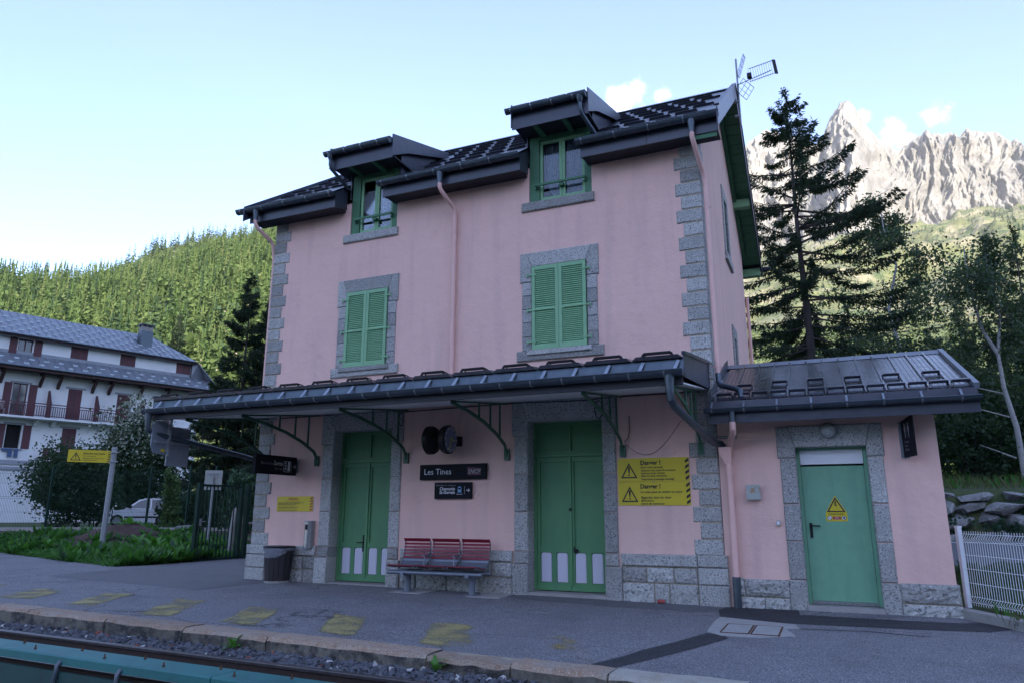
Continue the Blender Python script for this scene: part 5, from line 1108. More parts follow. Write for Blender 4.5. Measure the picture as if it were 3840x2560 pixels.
# ---------------------------------------------------------------- bench
t = local_thing('bench', 'three seat platform bench of dark red slats on grey steel posts', 'bench', (-4.80, -.47, gz(-4.8)))
def seat(x):
    s = MB(); fr_ = MB(); prof = [(.235, .86), (.245, .80), (.225, .70), (.20, .60), (.165, .52), (.10, .455), (0, .425), (-.12, .425), (-.30, .455), (-.36, .45)]
    w = .275
    for xx in (x - w, x + w - .02):
        for p, q in zip(prof[:-1], prof[1:]): (s if xx < x else fr_).bar((xx + .01, p[0], p[1]), (xx + .01, q[0], q[1]), .02, .018, (1, 0, 0))
    o = s.build('seat', M['bench_steel'], t); fr_.build('side_frame', M['bench_steel'], o)
    pl = MB()
    for p, q in zip(prof[3:8], prof[4:9]): pl.add([(x - w + .02, p[0], p[1]), (x + w - .02, p[0], p[1]), (x + w - .02, q[0], q[1]), (x - w + .02, q[0], q[1])], [(0, 1, 2, 3)])
    pl.build('seat_pan', M['bench_steel'], o)
    for k in range(6):                                      # back slats
        z0 = .565 + k * .058; f = lambda z: np.interp(z, [.52, .60, .70, .80, .86, .92], [.165, .20, .225, .245, .238, .20])
        hh = .036 if k < 5 else .058
        y0, y1 = f(z0) - .022, f(z0 + hh) - .022
        sb = MB(); sb.add([(x - w + .0, y0, z0), (x + w, y0, z0), (x + w, y1, z0 + hh), (x - w, y1, z0 + hh), (x - w, y0 + .016, z0), (x + w, y0 + .016, z0), (x + w, y1 + .016, z0 + hh), (x - w, y1 + .016, z0 + hh)], [(0, 1, 2, 3), (7, 6, 5, 4), (0, 4, 5, 1), (1, 5, 6, 2), (2, 6, 7, 3), (3, 7, 4, 0)])
        sb.build('back_slat', M['bench_red'], o)
    for k in range(6):
        y0 = -.345 + k * .062; z0 = .470 - .012 * min(k, 4)
        MB().box((x - w, y0, z0 - .004), (x + w, y0 + .046, z0 + .012)).build('seat_slat', M['bench_red'], o)
for k in (-1, 0, 1): seat(k * .60)
for x in (-.30, .30):
    a = MB(); a.tube([(x, .18, .44), (x, .14, .60), (x, -.02, .62)], .014, 6); a.tube([(x, -.02, .62), (x, -.06, .44)], .010, 6); a.bar((x, .15, .635), (x, -.09, .625), .055, .022); a.build('armrest', M['bench_steel'], t, True)
for y in (-.22, .12):
    a = MB(); a.tube([(-.93, y, .345), (.93, y, .345)], .036, 12); a.build('beam', M['bench_steel'], t, True)
for x in (-.62, .66):
    a = MB(); a.tube([(x, -.05, 0), (x, -.05, .22), (x, -.06, .31)], [.058, .058, .07], 14); a.bar((x, -.27, .32), (x, .16, .32), .07, .05); a.tube([(x, -.05, .003), (x, -.05, .016)], .15, 20); a.build('leg', M['bench_steel'], t, True)
for x, y, w, d in ((-5.35, -.42, .62, .72), (-3.85, -.40, .60, .70)):
    mbx = MB().box((x - w / 2, y - d / 2, -.1), (x + w / 2, y + d / 2, gz(x) + .007)); struct(mbx.build('concrete_footing', M['concrete_slab']))
# ---------------------------------------------------------------- litter bin
t = local_thing('litter_bin', 'round slatted litter bin with a clear plastic bag hanging over its rim', 'bin', (-8.53, -.33, gz(-8.5)))
n = 16
for k in range(n):
    a0, a1_ = 2 * math.pi * (k + .04) / n, 2 * math.pi * (k + .96) / n; sb = MB(); v = []
    for r0, z0 in ((.235, .03), (.285, .66)):
        for rr in (r0, r0 - .02): v += [(rr * math.cos(a0), rr * math.sin(a0), z0), (rr * math.cos(a1_), rr * math.sin(a1_), z0)]
    sb.add(v, [(0, 1, 5, 4), (2, 6, 7, 3), (0, 4, 6, 2), (1, 3, 7, 5), (4, 5, 7, 6), (0, 2, 3, 1)]); sb.build('slat', M['bin_wood'], t)
b = MB(); b.lathe([(.24, 0), (.24, .04), (.2, .045)], lambda x, y, q: (x, y, q), 24); b.build('base', M['concrete'], t)
b = MB(); b.lathe([(.26, .655), (.31, .66), (.315, .675), (.30, .69), (.24, .692)], lambda x, y, q: (x, y, q), 28); b.build('rim', M['black_metal'], t, True)
b = MB(); vv = []; nn = 40
rb = random.Random(4)
for j, (rr, zz) in enumerate(((.27, .68), (.308, .668), (.310, .62), (.304, .575), (.298, .535))):
    for k in range(nn):
        a = 2 * math.pi * k / nn; dz = 0 if j < 2 else (j - 1) * .022 * math.sin(a * 2.0 + 1.4) + rb.uniform(-.01, .01); r2 = rr + (rb.uniform(-.002, .012) if j > 1 else 0) * 1
        vv.append((r2 * math.cos(a), r2 * math.sin(a), zz + dz))
b.v = vv; b.f = [(j * nn + k, j * nn + (k + 1) % nn, (j + 1) * nn + (k + 1) % nn, (j + 1) * nn + k) for j in range(4) for k in range(nn)]; b.mi = [0] * len(b.f)
m = mat('clear_bag', (0.42, 0.45, 0.52), 0.2, spec=0.9, bump=[(28, 0.9)]); _n = m.node_tree.nodes; _l = m.node_tree.links
_t = _n.new('ShaderNodeBsdfTransparent'); _s = _n.new('ShaderNodeMixShader'); _s.inputs[0].default_value = .32; _l.new(_t.outputs[0], _s.inputs[1]); _l.new(_n['Principled BSDF'].outputs[0], _s.inputs[2]); _l.new(_s.outputs[0], _n['Material Output'].inputs[0])
b.build('bag', m, t, True)
# ---------------------------------------------------------------- small wall fittings
t = local_thing('ashtray', 'slim stainless steel wall ashtray between the bin and the left door', 'ashtray', (-8.02, -.01, .68))
b = MB(); pr = [(.085 * math.sin(q), -.10 - .06 * math.cos(q) * 1.0) for q in np.linspace(-1.35, 1.35, 12)] + [(.083, 0), (-.083, 0)]
b.prism(pr, lambda a, c, d: (a, c, d), 0, .50); b.build('body', M['steel'], t, True)
b = MB(); b.prism([(q[0] * 1.01, q[1] * 1.0) for q in pr], lambda a, c, d: (a, c, d), .50, .53); b.build('cap', M['galvanised'], t)
b = MB(); b.prism([(.078 * math.sin(q), -.102 - .060 * math.cos(q)) for q in np.linspace(-1.25, .35, 8)] + [(0, -.11), (-.05, -.10)], lambda a, c, d: (a, c, d), .36, .46); b.build('opening', M['black_metal'], t)
t = local_thing('meter_box', 'square grey wall box with a rust stain left of the steel door', 'electrical box', (.535, -.005, 1.585))
b = MB(); plate(b, -.10, .10, 0, .215, -.09, 0, .012); b.build('box', M['box_grey'], t)
b = MB(); plate(b, -.106, .106, -.005, .222, -.108, -.0905, .012); b.build('cover', M['box_rusty'], t)
t = local_thing('switch_box', 'tiny grey switch box low on the pink annex wall', 'switch box', (.86, -.005, 1.19))
b = MB(); plate(b, -.028, .028, 0, .075, -.05, 0, .008); b.build('box', M['box_grey'], t); b = MB(); plate(b, -.02, .02, .012, .063, -.056, -.0505, .006); b.build('cover', M['white_paint'], t)
t = local_thing('wall_lamp', 'round glass bulkhead lamp above the annex door', 'lamp', (1.69, -.032, 2.605))
b = MB(); b.lathe([(.118, 0), (.122, .03), (.108, .045)], lambda x, y, q: (x, -q, y), 28); b.build('lamp_base', M['galvanised'], t, True)
b = MB(); b.lathe([(.108, .040), (.106, .065), (.09, .10), (.055, .125), (.02, .133), (.001, .134)], lambda x, y, q: (x, -q, y), 28); b.build('lamp_glass', M['lamp_glass'], t, True)
t = local_thing('litter', 'small crumpled red can lying at the foot of the stone plinth', 'litter', (-.98, -.16, gz(-1) + .035), .3)
b = MB(); b.tube([(-.055, 0, 0), (-.05, 0, 0), (-.01, .005, .004), (.03, -.004, 0), (.055, 0, 0)], [.024, .033, .028, .034, .026], 12); b.build('can', M['ceramic'], t, True)
b = MB(); b.tube([(.055, 0, 0), (.058, 0, 0)], [.024, .022], 12); b.build('can_lid', M['steel'], t)
# inspection cover
t = thing('inspection_cover', 'pair of pale concrete lids in rusty frames set in the platform asphalt', 'inspection cover', (.6, -2.2, -.03))
z = gz(.6); b = MB(); pp = [(.07, -1.25), (.55, -1.42), (1.06, -1.58), (1.13, -1.92), (.96, -1.98), (1.10, -2.50), (.72, -2.80), (.30, -2.84), (.10, -2.60), (.06, -1.7)]
b.v = [(p[0], p[1], z + .008) for p in pp] + [(p[0], p[1], z - .1) for p in pp]; n = len(pp); b.f = [tuple(range(n))] + [(i, (i + 1) % n, n + (i + 1) % n, n + i) for i in range(n)]; b.mi = [0] * len(b.f)
b.build('surround', M['concrete_slab'], t)
for x0, x1 in ((.255, .59), (.605, .935)):
    fr = MB(); ya, yb = -2.64, -1.90; w = .016
    fr.box((x0, ya, z - .05), (x1, ya + w, z + .016)); fr.box((x0, yb - w, z - .05), (x1, yb, z + .016)); fr.box((x0, ya + w, z - .05), (x0 + w, yb - w, z + .016)); fr.box((x1 - w, ya + w, z - .05), (x1, yb - w, z + .016))
    f_ = fr.build('frame', M['rust'], t); MB().box((x0 + w + .004, ya + w + .004, z - .05), (x1 - w - .004, yb - w - .004, z + .0145)).build('lid', M['concrete_slab'], f_)
# ---------------------------------------------------------------- TV antenna on the gable
t = local_thing('antenna', 'television antenna on a thin mast at the gable peak', 'antenna', (.52, RIDGE_Y, RIDGE_Z - 1.0))
b = MB(); b.tube([(0, 0, 0), (0, 0, 1.75)], .022, 8); b.build('mast', M['galvanised'], t)
b = MB()
K_ = .60
for p0, p1, r_ in (((0, -.05, 1.05), (1.25, .28, 1.55), .012), ((.45, .0, 1.42), (1.35, .28, 1.72), .010), ((.45, .10, 1.12), (1.35, .38, 1.42), .010)): b.tube([(p0[0] * K_, p0[1] * K_, p0[2]), (p1[0] * K_, p1[1] * K_, lerp(p0[2], p1[2], .62))], r_ * .8, 6)
for k in range(12):
    f = k / 11; x_ = lerp(.45, 1.35, f) * K_; y_ = lerp(.05, .33, f) * K_; z0_ = lerp(1.10, 1.29, f); b.tube([(x_ - .02, y_ - .05, z0_ + .33), (x_ + .02, y_ + .05, z0_ - .01)], .004, 4)
b.build('director_boom', M['cable'], t)
b = MB()
def frame(c, u, v, nu, nv):
    c, u, v = Vector(c), Vector(u), Vector(v)
    for k in range(nu + 1): q = c + u * (k / nu * 2 - 1); b.tube([q - v, q + v], .006, 4)
    for k in range(nv + 1): q = c + v * (k / nv * 2 - 1); b.tube([q - u, q + u], .008 if k in (0, nv) else .005, 4)
frame((.15, 0, .92), (.11, .05, -.12), (.09, .04, .16), 3, 3); frame((.11, .02, 1.55), (.015, .09, .0), (.08, .02, .26), 3, 4)
b.build('reflector', M['cable'], t)
b = MB(); b.box((.22, -.02, 1.20), (.32, .08, 1.31)); b.build('dipole_box', M['black_metal'], t); b = MB(); b.bar((.82, .20, 1.64), (.86, .23, 1.28), .02, .08); b.build('end_plate', M['black_metal'], t)
for zz in (.25, .62): MB().box((-.12, -.03, zz), (.02, .03, zz + .04)).build('mast_clamp', M['galvanised'], t)
# driver's mirrors seen from behind, under the left end of the canopy
t = thing('platform_panel', 'grey backs of two panels on a post under the left end of the canopy', 'sign panel', (-10.0, -1.95, 2.2))
b = MB(); b.box((-10.03, -1.985, 2.42), (-9.97, -1.945, 3.20)); b.box((-9.99, -2.30, 2.66), (-9.965, -1.50, 2.685)); b.build('post', M['galvanised'], t)
b = MB(); b.prism([(-2.33, 2.60), (-2.26, 2.47), (-1.99, 2.44), (-1.99, 3.02), (-2.05, 3.09), (-2.26, 3.07), (-2.33, 2.98)], lambda a, c, d: (d, a, c), -10.06, -10.035); b.build('round_panel', M['panel_grey'], t)
b = MB(); b.prism([(-1.955, 2.24), (-1.43, 2.245), (-1.43, 2.99), (-1.955, 2.99)], lambda a, c, d: (d, a, c), -10.06, -10.035); b.build('square_panel', M['panel_grey'], t)
b = MB(); b.box((-10.034, -2.10, 2.50), (-10.03, -2.02, 2.55)); b.build('sticker', M['sign_yellow'], t)
# ---------------------------------------------------------------- noise
_pr = np.random.default_rng(7).random((256, 256))
def vnoise(x, y):
    xi = np.floor(x).astype(int); yi = np.floor(y).astype(int); fx = x - xi; fy = y - yi; fx = fx * fx * (3 - 2 * fx); fy = fy * fy * (3 - 2 * fy)
    g = lambda a, b: _pr[a % 256, b % 256]
    return (g(xi, yi) * (1 - fx) + g(xi + 1, yi) * fx) * (1 - fy) + (g(xi, yi + 1) * (1 - fx) + g(xi + 1, yi + 1) * fx) * fy
def fbm(x, y, o=5, r=0.5, ridged=False):
    t = 0; a = 1; n = 0
    for k in range(o):
        v = vnoise(x * 2 ** k + 17 * k, y * 2 ** k + 31 * k); t = t + a * ((1 - abs(2 * v - 1)) if ridged else v); n += a; a *= r
    return t / n
def np_mesh(name, V, F, mats, mi=None, smooth=False):
    me = bpy.data.meshes.new(name); V = np.asarray(V, dtype=np.float32); F = np.asarray(F, dtype=np.int32); n = F.shape[1]
    me.vertices.add(len(V)); me.vertices.foreach_set('co', V.ravel()); me.loops.add(F.size); me.loops.foreach_set('vertex_index', F.ravel())
    me.polygons.add(len(F)); me.polygons.foreach_set('loop_start', np.arange(0, F.size, n, dtype=np.int32)); me.polygons.foreach_set('loop_total', np.full(len(F), n, dtype=np.int32))
    for m in (mats if isinstance(mats, (list, tuple)) else [mats]): me.materials.append(m)
    if mi is not None: me.polygons.foreach_set('material_index', np.asarray(mi, dtype=np.int32))
    if smooth: me.polygons.foreach_set('use_smooth', np.ones(len(F), dtype=bool))
    me.update(calc_edges=True); me.validate(); return me
def grid_faces(ni, nj):
    i, j = np.meshgrid(np.arange(ni - 1), np.arange(nj - 1), indexing='ij'); a = (i * nj + j).ravel()
    return np.stack([a, a + nj, a + nj + 1, a + 1], 1)
def at_dist(h, d, z=0.0): return Vector((CAMP.x + d * math.sin(R(h)), CAMP.y + d * math.cos(R(h)), z))

# ---------------------------------------------------------------- left: bank, wall, fence, gate
EDGE = [(-27, 4.9), (-24.4, 4.2), (-22.4, 3.5), (-20.6, 2.9), (-18.2, 2.1), (-15.1, 1.15), (-14.75, 1.9), (-14.72, 3.4)]
WALLP = [(-31.5, 4.6), (-28.4, 5.7), (-26.5, 7.1), (-24.7, 8.25), (-21.5, 9.2), (-20.5, 9.55), (-17.5, 9.9), (-15.2, 10.0)]
rows = []; rgn = random.Random(8); NB = 10
for t in range(NB + 1):
    row = []
    for k in range(61):
        u = k / 60 * (len(EDGE) - 1); i = min(int(u), len(EDGE) - 2); f = u - i
        a = Vector(EDGE[i]).lerp(Vector(EDGE[i + 1]), f); b = Vector(WALLP[i]).lerp(Vector(WALLP[i + 1]), f); p = a.lerp(b, t / NB)
        s = t / NB; z = gz(p.x) - .015 + .62 * s ** 1.2 * (1 if p.x < -19 else max(.25, 1 - (p.x + 19) * .19)) + (0.06 * rgn.random() if 0 < t else 0)
        m_ = math.exp(-(((p.x + 21.0) / 2.0) ** 2 + ((p.y - 6.4) / 1.2) ** 2)); z += .35 * m_
        row.append((p.x, p.y, z))
    rows.append(row)
bank_pts = rows
struct(grid_sheet('grass_bank', rows, M['earth']))
gl = MB(); LG = .64
gl.add([(-15.2, 10.05, .30), (-14.3, 30, .4), (-60, 120, LG + .3), (-150, 60, LG), (-90, -20, LG), (-45, -2, LG), (-31.6, 4.65, LG), (-28.45, 5.78, LG), (-26.5, 7.18, LG), (-24.7, 8.33, LG), (-21.5, 9.28, LG), (-20.5, 9.62, LG), (-17.5, 9.98, .45)], [tuple(range(13))])
struct(gl.build('garden_ground', M['meadow']))
gl = MB(); gl.add([(-14.6, 6.2, 0.01), (-9.0, 6.2, .01), (-9, 60, .31), (-14.2, 60, .31), (-15.1, 10, .2)], [(0, 1, 2, 3, 4)]); struct(gl.build('garden_path', M['meadow']))
lw = thing('garden_wall', 'low mossy concrete wall under the green mesh fence', 'wall', (-22, 9, .3))
for (a, b) in zip(WALLP[:-1], WALLP[1:]):
    mb = MB(); a3 = Vector((*a, 0)); b3 = Vector((*b, 0)); mb.bar(a3 + Vector((0, 0, .40)), b3 + Vector((0, 0, .40)), .22, .78); mb.build('wall_section', M['concrete'], lw)
fen = thing('mesh_fence', 'dark green welded mesh fence on posts behind the weedy bank', 'fence', (-20, 9, .8))
ALLP = [(-33.0, 3.6), (-30.8, 4.65), (-28.3, 5.75), (-26.5, 7.05), (-24.7, 8.28), (-23.1, 8.76), (-21.5, 9.22), (-20.5, 9.56), (-18.6, 9.8), (-16.8, 9.95)]
def panel_mesh(mb, a, b, z0, z1, pitch=0.055, r=0.0034):
    a, b = Vector((*a, 0)), Vector((*b, 0)); L_ = (b - a).length; d = (b - a) / L_; nrm = Vector((-d.y, d.x, 0)); hs = [0.04, .16, .70, 1.24, 1.62, 1.74] if z1 - z0 > 1.5 else [.04, .14, .5, .86, .96]
    H = z1 - z0; fold = [h / hs[-1] * H for h in hs]
    prof = [(0, 0), (.03, 0), (.09, .035), (.15, 0), (H * .48, 0), (H * .5, .035), (H * .52, 0), (H - .17, 0), (H - .11, .035), (H - .05, 0), (H, 0)]
    n = int(L_ / pitch)
    for k in range(1, n):
        p = a + d * (L_ * k / n)
        for (q0, o0), (q1, o1) in zip(prof[:-1], prof[1:]): mb.bar(p + nrm * o0 + Vector((0, 0, z0 + q0)), p + nrm * o1 + Vector((0, 0, z0 + q1)), r * 2, r * 2)
    for h, o in ((.03, 0), (.15, 0), (H * .25, 0), (H * .48, 0), (H * .52, 0), (H * .75, 0), (H - .17, 0), (H - .05, 0)):
        mb.bar(a + nrm * o + Vector((0, 0, z0 + h)), b + nrm * o + Vector((0, 0, z0 + h)), r * 2.2, r * 2.2)
for i, p in enumerate(ALLP):
    MB().box((p[0] - .035, p[1] - .035, 0.5), (p[0] + .035, p[1] + .035, 3.15)).build('post', M['fence_green'], fen)
for a, b in zip(ALLP[:-1], ALLP[1:]):
    mb = MB(); panel_mesh(mb, a, b, .82, 3.02); mb.build('mesh_panel', M['fence_green'], fen)
gt = thing('garden_gate', 'dark green barred metal gate standing beside the left corner of the station', 'gate', (-14.6, 4.05, 0))
gx0, gy0, gx1, gy1 = -14.68, 3.31, -14.53, 4.80; P0, P1 = Vector((gx0, gy0, 0)), Vector((gx1, gy1, 0))
for p, nm in ((P0, 0), (P1, 1)):
    mb = MB(); mb.bar(p + Vector((0, 0, .0)), p + Vector((0, 0, 2.18)), .10, .10, (0, 1, 0)); mb.build('gate_post', M['fence_green'], gt)
mb = MB(); mb.bar(P1 + Vector((.03, .22, 0)), P1 + Vector((.03, .22, 2.18)), .12, .12, (0, 1, 0)); mb.build('gate_post', M['fence_green'], gt)
mb = MB(); mb.bar(P0 + Vector((0, .06, .08)), P1 + Vector((0, -.06, .08)), .05, .06); mb.bar(P0 + Vector((0, .06, 2.12)), P1 + Vector((0, -.06, 2.12)), .05, .06); mb.build('gate_frame', M['fence_green'], gt)
bme = MB().box((-.014, -.014, .11), (.014, .014, 2.09)).mesh('bar', M['fence_green'])
for k in range(11):
    p = P0.lerp(P1, (k + 1) / 12); link('bar', bme, gt, p)
mb = MB(); q = P0.lerp(P1, .08); mb.box((q.x - .03, q.y - .04, 1.0), (q.x + .03, q.y + .04, 1.2)); mb.tube([(q.x + .03, q.y, 1.12), (q.x + .07, q.y, 1.12), (q.x + .07, q.y + .13, 1.12)], .011, 6); mb.build('gate_handle', M['galvanised'], gt)
cp = thing('concrete_post', 'old grey concrete post leaning behind the green gate', 'post', (-15.6, 5.5, 0)); mb = MB(); mb.bar((-15.6, 5.53, -.1), (-15.5, 5.62, 1.5), .13, .13, (0, 1, 0)); mb.box((-15.55, 5.57, 1.35), (-15.46, 5.66, 1.42)); mb.build('post', M['concrete'], cp)
# sign back behind the gate
d = 19.0; bs = at_dist(-40.0, d)
tb = thing('sign_back', 'blank back of a small rectangular sign on a galvanised pole behind the gate', 'sign', (-16.1, 4.6, .1))
def ray(u, v): return (_ri * ((u - 1920) / 2680.05) - _up * ((v - 1280) / 2680.05) + _fw)
def at_px(u, v, dist):
    r = ray(u, v); return CAMP + r * (dist / math.hypot(r.x, r.y))
pt, pb = at_px(792, 1800, 26.2), at_px(772, 2084, 26.2); w_ = Vector((math.cos(R(40)), math.sin(R(40)), 0)); nf = Vector((w_.y, -w_.x, 0))
mb = MB(); mb.tube([(pb.x, pb.y, -.1), (pb.x, pb.y, pt.z + .15)], .035, 8); mb.build('pole', M['galvanised'], tb, True)
mb = MB(); c = Vector((pb.x, pb.y, pt.z + .02)) - nf * .05; mb.bar(c - Vector((0, 0, .32)), c + Vector((0, 0, .32)), .54, .02, nf); mb.build('panel', M['box_grey'], tb)
mb = MB()
for dz in (-.2, .2): mb.bar(c + nf * .03 + w_ * -.16 + Vector((0, 0, dz)), c + nf * .03 + w_ * .16 + Vector((0, 0, dz)), .02, .035)
mb.build('clamp', M['galvanised'], tb)
# wooden rail fence behind the corner
wr = thing('rail_fence', 'round wooden rails of a low fence beside the station corner', 'fence', (-13, 9, .3))
for v in (1963, 2026):
    a, b = at_px(905, v, 27.5), at_px(960, v - 3, 27.0); e_ = (b - a) * 2
    mb = MB(); mb.tube([a - e_ * .0, b + e_ * .8], .055, 8); mb.build('rail', M['wood_rail'], wr, True)
for f in (-.0, 1.6):
    a, b = at_px(905, 1963, 27.5), at_px(960, 1960, 27.0); p = a.lerp(b, f * 1.4); mb = MB(); mb.tube([(p.x, p.y + .1, .0), (p.x, p.y + .1, 1.25)], .07, 8); mb.build('post', M['wood_rail'], wr, True)
# warning sign on its post in the bank
ap = Vector((-19.96, 4.56, .06)); tp = thing('track_warning_sign', 'yellow Attention aux trains plate on a grey steel post in the weeds', 'warning sign', ap)
mb = MB(); mb.tube([ap + Vector((0, 0, -.2)), ap + Vector((0.02, 0, 3.38))], .085, 6); mb.tube([ap + Vector((.02, 0, 3.38)), ap + Vector((.02, 0, 3.40))], [.085, .06], 6); mb.build('post', M['galvanised'], tp)
hd_ = R(23.5 + 28); W2_ = Vector((math.cos(hd_), math.sin(hd_), 0)); NF = Vector((W2_.y, -W2_.x, 0))
def to_w(a, d, b): return ap + W2_ * a + NF * (-d + .10) + Vector((0, 0, 2.88 + b))
tmp = MB(); plate(tmp, -1.28, -.08, 0, .39, -.012, 0, .01); tmp.v = [to_w(*q) for q in tmp.v]; tmp.build('plate', M['sign_yellow'], tp)
l = MB(); d = -.0145; tri_sign(l, -1.06, .05, .27, .30, d); exclam(l, -1.06, .09, .15, d); text_mb(l, 'Attention aux trains', -.86, .255, .088, depth=d, bold=.002, wide=.86)
text_mb(l, 'Pour votre sécurité', -.86, .185, .045, depth=d, shear=.2, bold=.001); text_mb(l, 'Éloignez-vous de la bordure du quai', -.86, .115, .045, depth=d, shear=.2, bold=.001, wide=.9); text_mb(l, "jusqu'à l'arrêt du train", -.86, .055, .045, depth=d, shear=.2, bold=.001); stripes(l, -.15, -.085, .01, .38, 5, d)
l.v = [to_w(*q) for q in l.v]; l.build('lettering', M['ink'], tp)
l = MB()
for zz in (2.92, 3.22): l.tube([ap + NF * .10 + W2_ * -.12 + Vector((0, 0, zz)), ap + NF * .10 + W2_ * .15 + Vector((0, 0, zz))], .018, 6); l.tube([ap + Vector((0, 0, zz - .025)), ap + Vector((0, 0, zz + .025))], .098, 8)
l.build('clamp', M['galvanised'], tp)

# ---------------------------------------------------------------- leaves and trees
class Leaves:
    def __init__(self): self.c = []; self.u = []; self.w = []; self.m = []
    def quad(self, c, u, w, m=0): self.c.append(c); self.u.append(u); self.w.append(w); self.m.append(m)
    def extend(self, c, u, w, m=None):
        self.c += list(c); self.u += list(u); self.w += list(w); self.m += list(m if m is not None else [0] * len(c))
    def build(self, name, mats, parent=None):
        c, u, w = (np.array(a, dtype=np.float32).reshape(-1, 3) for a in (self.c, self.u, self.w)); n = len(c)
        V = np.empty((n, 4, 3), dtype=np.float32)          # diamond shaped leaf, base to tip along u
        V[:, 0] = c; V[:, 1] = c + u * .45 + w; V[:, 2] = c + u; V[:, 3] = c + u * .45 - w
        return link(name, np_mesh(name, V.reshape(-1, 3), np.arange(4 * n).reshape(n, 4), mats, self.m), parent)
def rand_dirs(rg, n, zb=0.0):
    v = rg.normal(size=(n, 3)); v[:, 2] += zb; return v / np.linalg.norm(v, axis=1, keepdims=True)
def leaf_cloud(rg, pts, size, zb=-0.3, aspect=0.42):
    n = len(pts); u = rand_dirs(rg, n, zb) * (size * rg.uniform(.6, 1.25, (n, 1))); s = np.cross(u, rand_dirs(rg, n)); s /= (np.linalg.norm(s, axis=1, keepdims=True) + 1e-6)
    return pts, u, s * np.linalg.norm(u, axis=1, keepdims=True) * aspect
def spruce(name, label, base, H, RAD, seed, group=None, gaps=0.1, whorls=None, twig=0.34, lean=(0, 0), dens=1.0, low=0.06, mats='needle_dark', top_pow=0.85, tr=None, prof=None, bpw=(2, 5)):
    rg = np.random.default_rng(seed); t = thing(name, label, 'tree', base, group); base = Vector(base)
    axis = lambda s: base + Vector((lean[0] * s, lean[1] * s, H * s))
    r0 = tr or H * .012
    mb = MB(); mb.tube([base + Vector((0, 0, -1.2))] + [axis(s) + Vector((rg.normal() * .02, rg.normal() * .02, 0)) for s in np.linspace(0, 1, 10)], [r0 * 1.1] + [max(.012, r0 * (1 - s) ** .9) for s in np.linspace(0, 1, 10)], 9); mb.build('trunk', M['bark_spruce'], t, True)
    lv = Leaves(); lb = MB(); nw = int(1.75 * (whorls or int(H * 2.6)))
    C_, U_, W_ = [], [], []
    for k in range(nw):
        s = low + (1 - low) * (k + rg.uniform(-.3, .3)) / nw; s = min(max(s, low), .985); r = prof(s) if prof else RAD * ((1 - s) / (1 - low)) ** top_pow
        for b in range(int(rg.integers(*bpw))):
            if rg.random() < gaps: continue
            a = rg.uniform(0, 2 * math.pi); L = max(.18, r * rg.uniform(.55, 1.12)); d = np.array([math.cos(a), math.sin(a), 0]); side = np.array([-math.sin(a), math.cos(a), 0])
            up = .55 * s ** 2 - .05 + rg.uniform(-.16, .12); o = np.array(axis(s)); n = max(4, int(L / .22)); tt = np.linspace(0, 1, n)
            P = o + d * (L * tt)[:, None] + np.array([0, 0, 1]) * (L * (up * tt - (.42 - .3 * s) * tt ** 1.6 + .24 * tt ** 4))[:, None]
            lb.tube([P[0], P[n // 2], P[-1]], [.012 + .012 * L, .008 + .004 * L, .004], 4, cap=False)
            m = int((L / .05) * 3.4 * dens); f = rg.uniform(.12, 1, m) ** .75; q = np.stack([np.interp(f, tt, P[:, i]) for i in range(3)], 1)
            sd = rg.choice([-1, 1], m)[:, None] * side * rg.uniform(.0, .9, (m, 1)); spread = (twig * (1.15 - .75 * f) * min(1, .35 + L / 2.2))[:, None]
            q = q + sd * spread * rg.uniform(0, .9, (m, 1)) * .9 - np.array([0, 0, 1]) * np.abs(rg.normal(0, .05, (m, 1)))
            u = d * rg.uniform(.15, .9, (m, 1)) + sd * .8 + np.array([0, 0, 1]) * rg.uniform(-1.15, .12, (m, 1)) + rg.normal(0, .22, (m, 3)); u /= np.linalg.norm(u, axis=1, keepdims=True)
            u *= rg.uniform(.4, 1.15, (m, 1)) * twig * .60; q[:, 2] += rg.normal(0, .05, m)
            w = np.cross(u, rand_dirs(rg, m)); w /= np.linalg.norm(w, axis=1, keepdims=True) + 1e-6
            C_.append(q); U_.append(u); W_.append(w * .024 * rg.uniform(.7, 1.4, (m, 1)))
    m = 60; C_.append(np.array(axis(1)) - np.array([0, 0, 1]) * rg.uniform(0, .5, (m, 1)) * min(1, H * .08)); u = rand_dirs(rg, m, 1.1) * .22; U_.append(u); W_.append(np.cross(u, rand_dirs(rg, m)) * .12)
    lb.build('limbs', M['bark_spruce'], t)
    lv.c, lv.u, lv.w = np.concatenate(C_), np.concatenate(U_), np.concatenate(W_); lv.m = [0] * len(lv.c); lv.build('crown', M[mats], t); return t
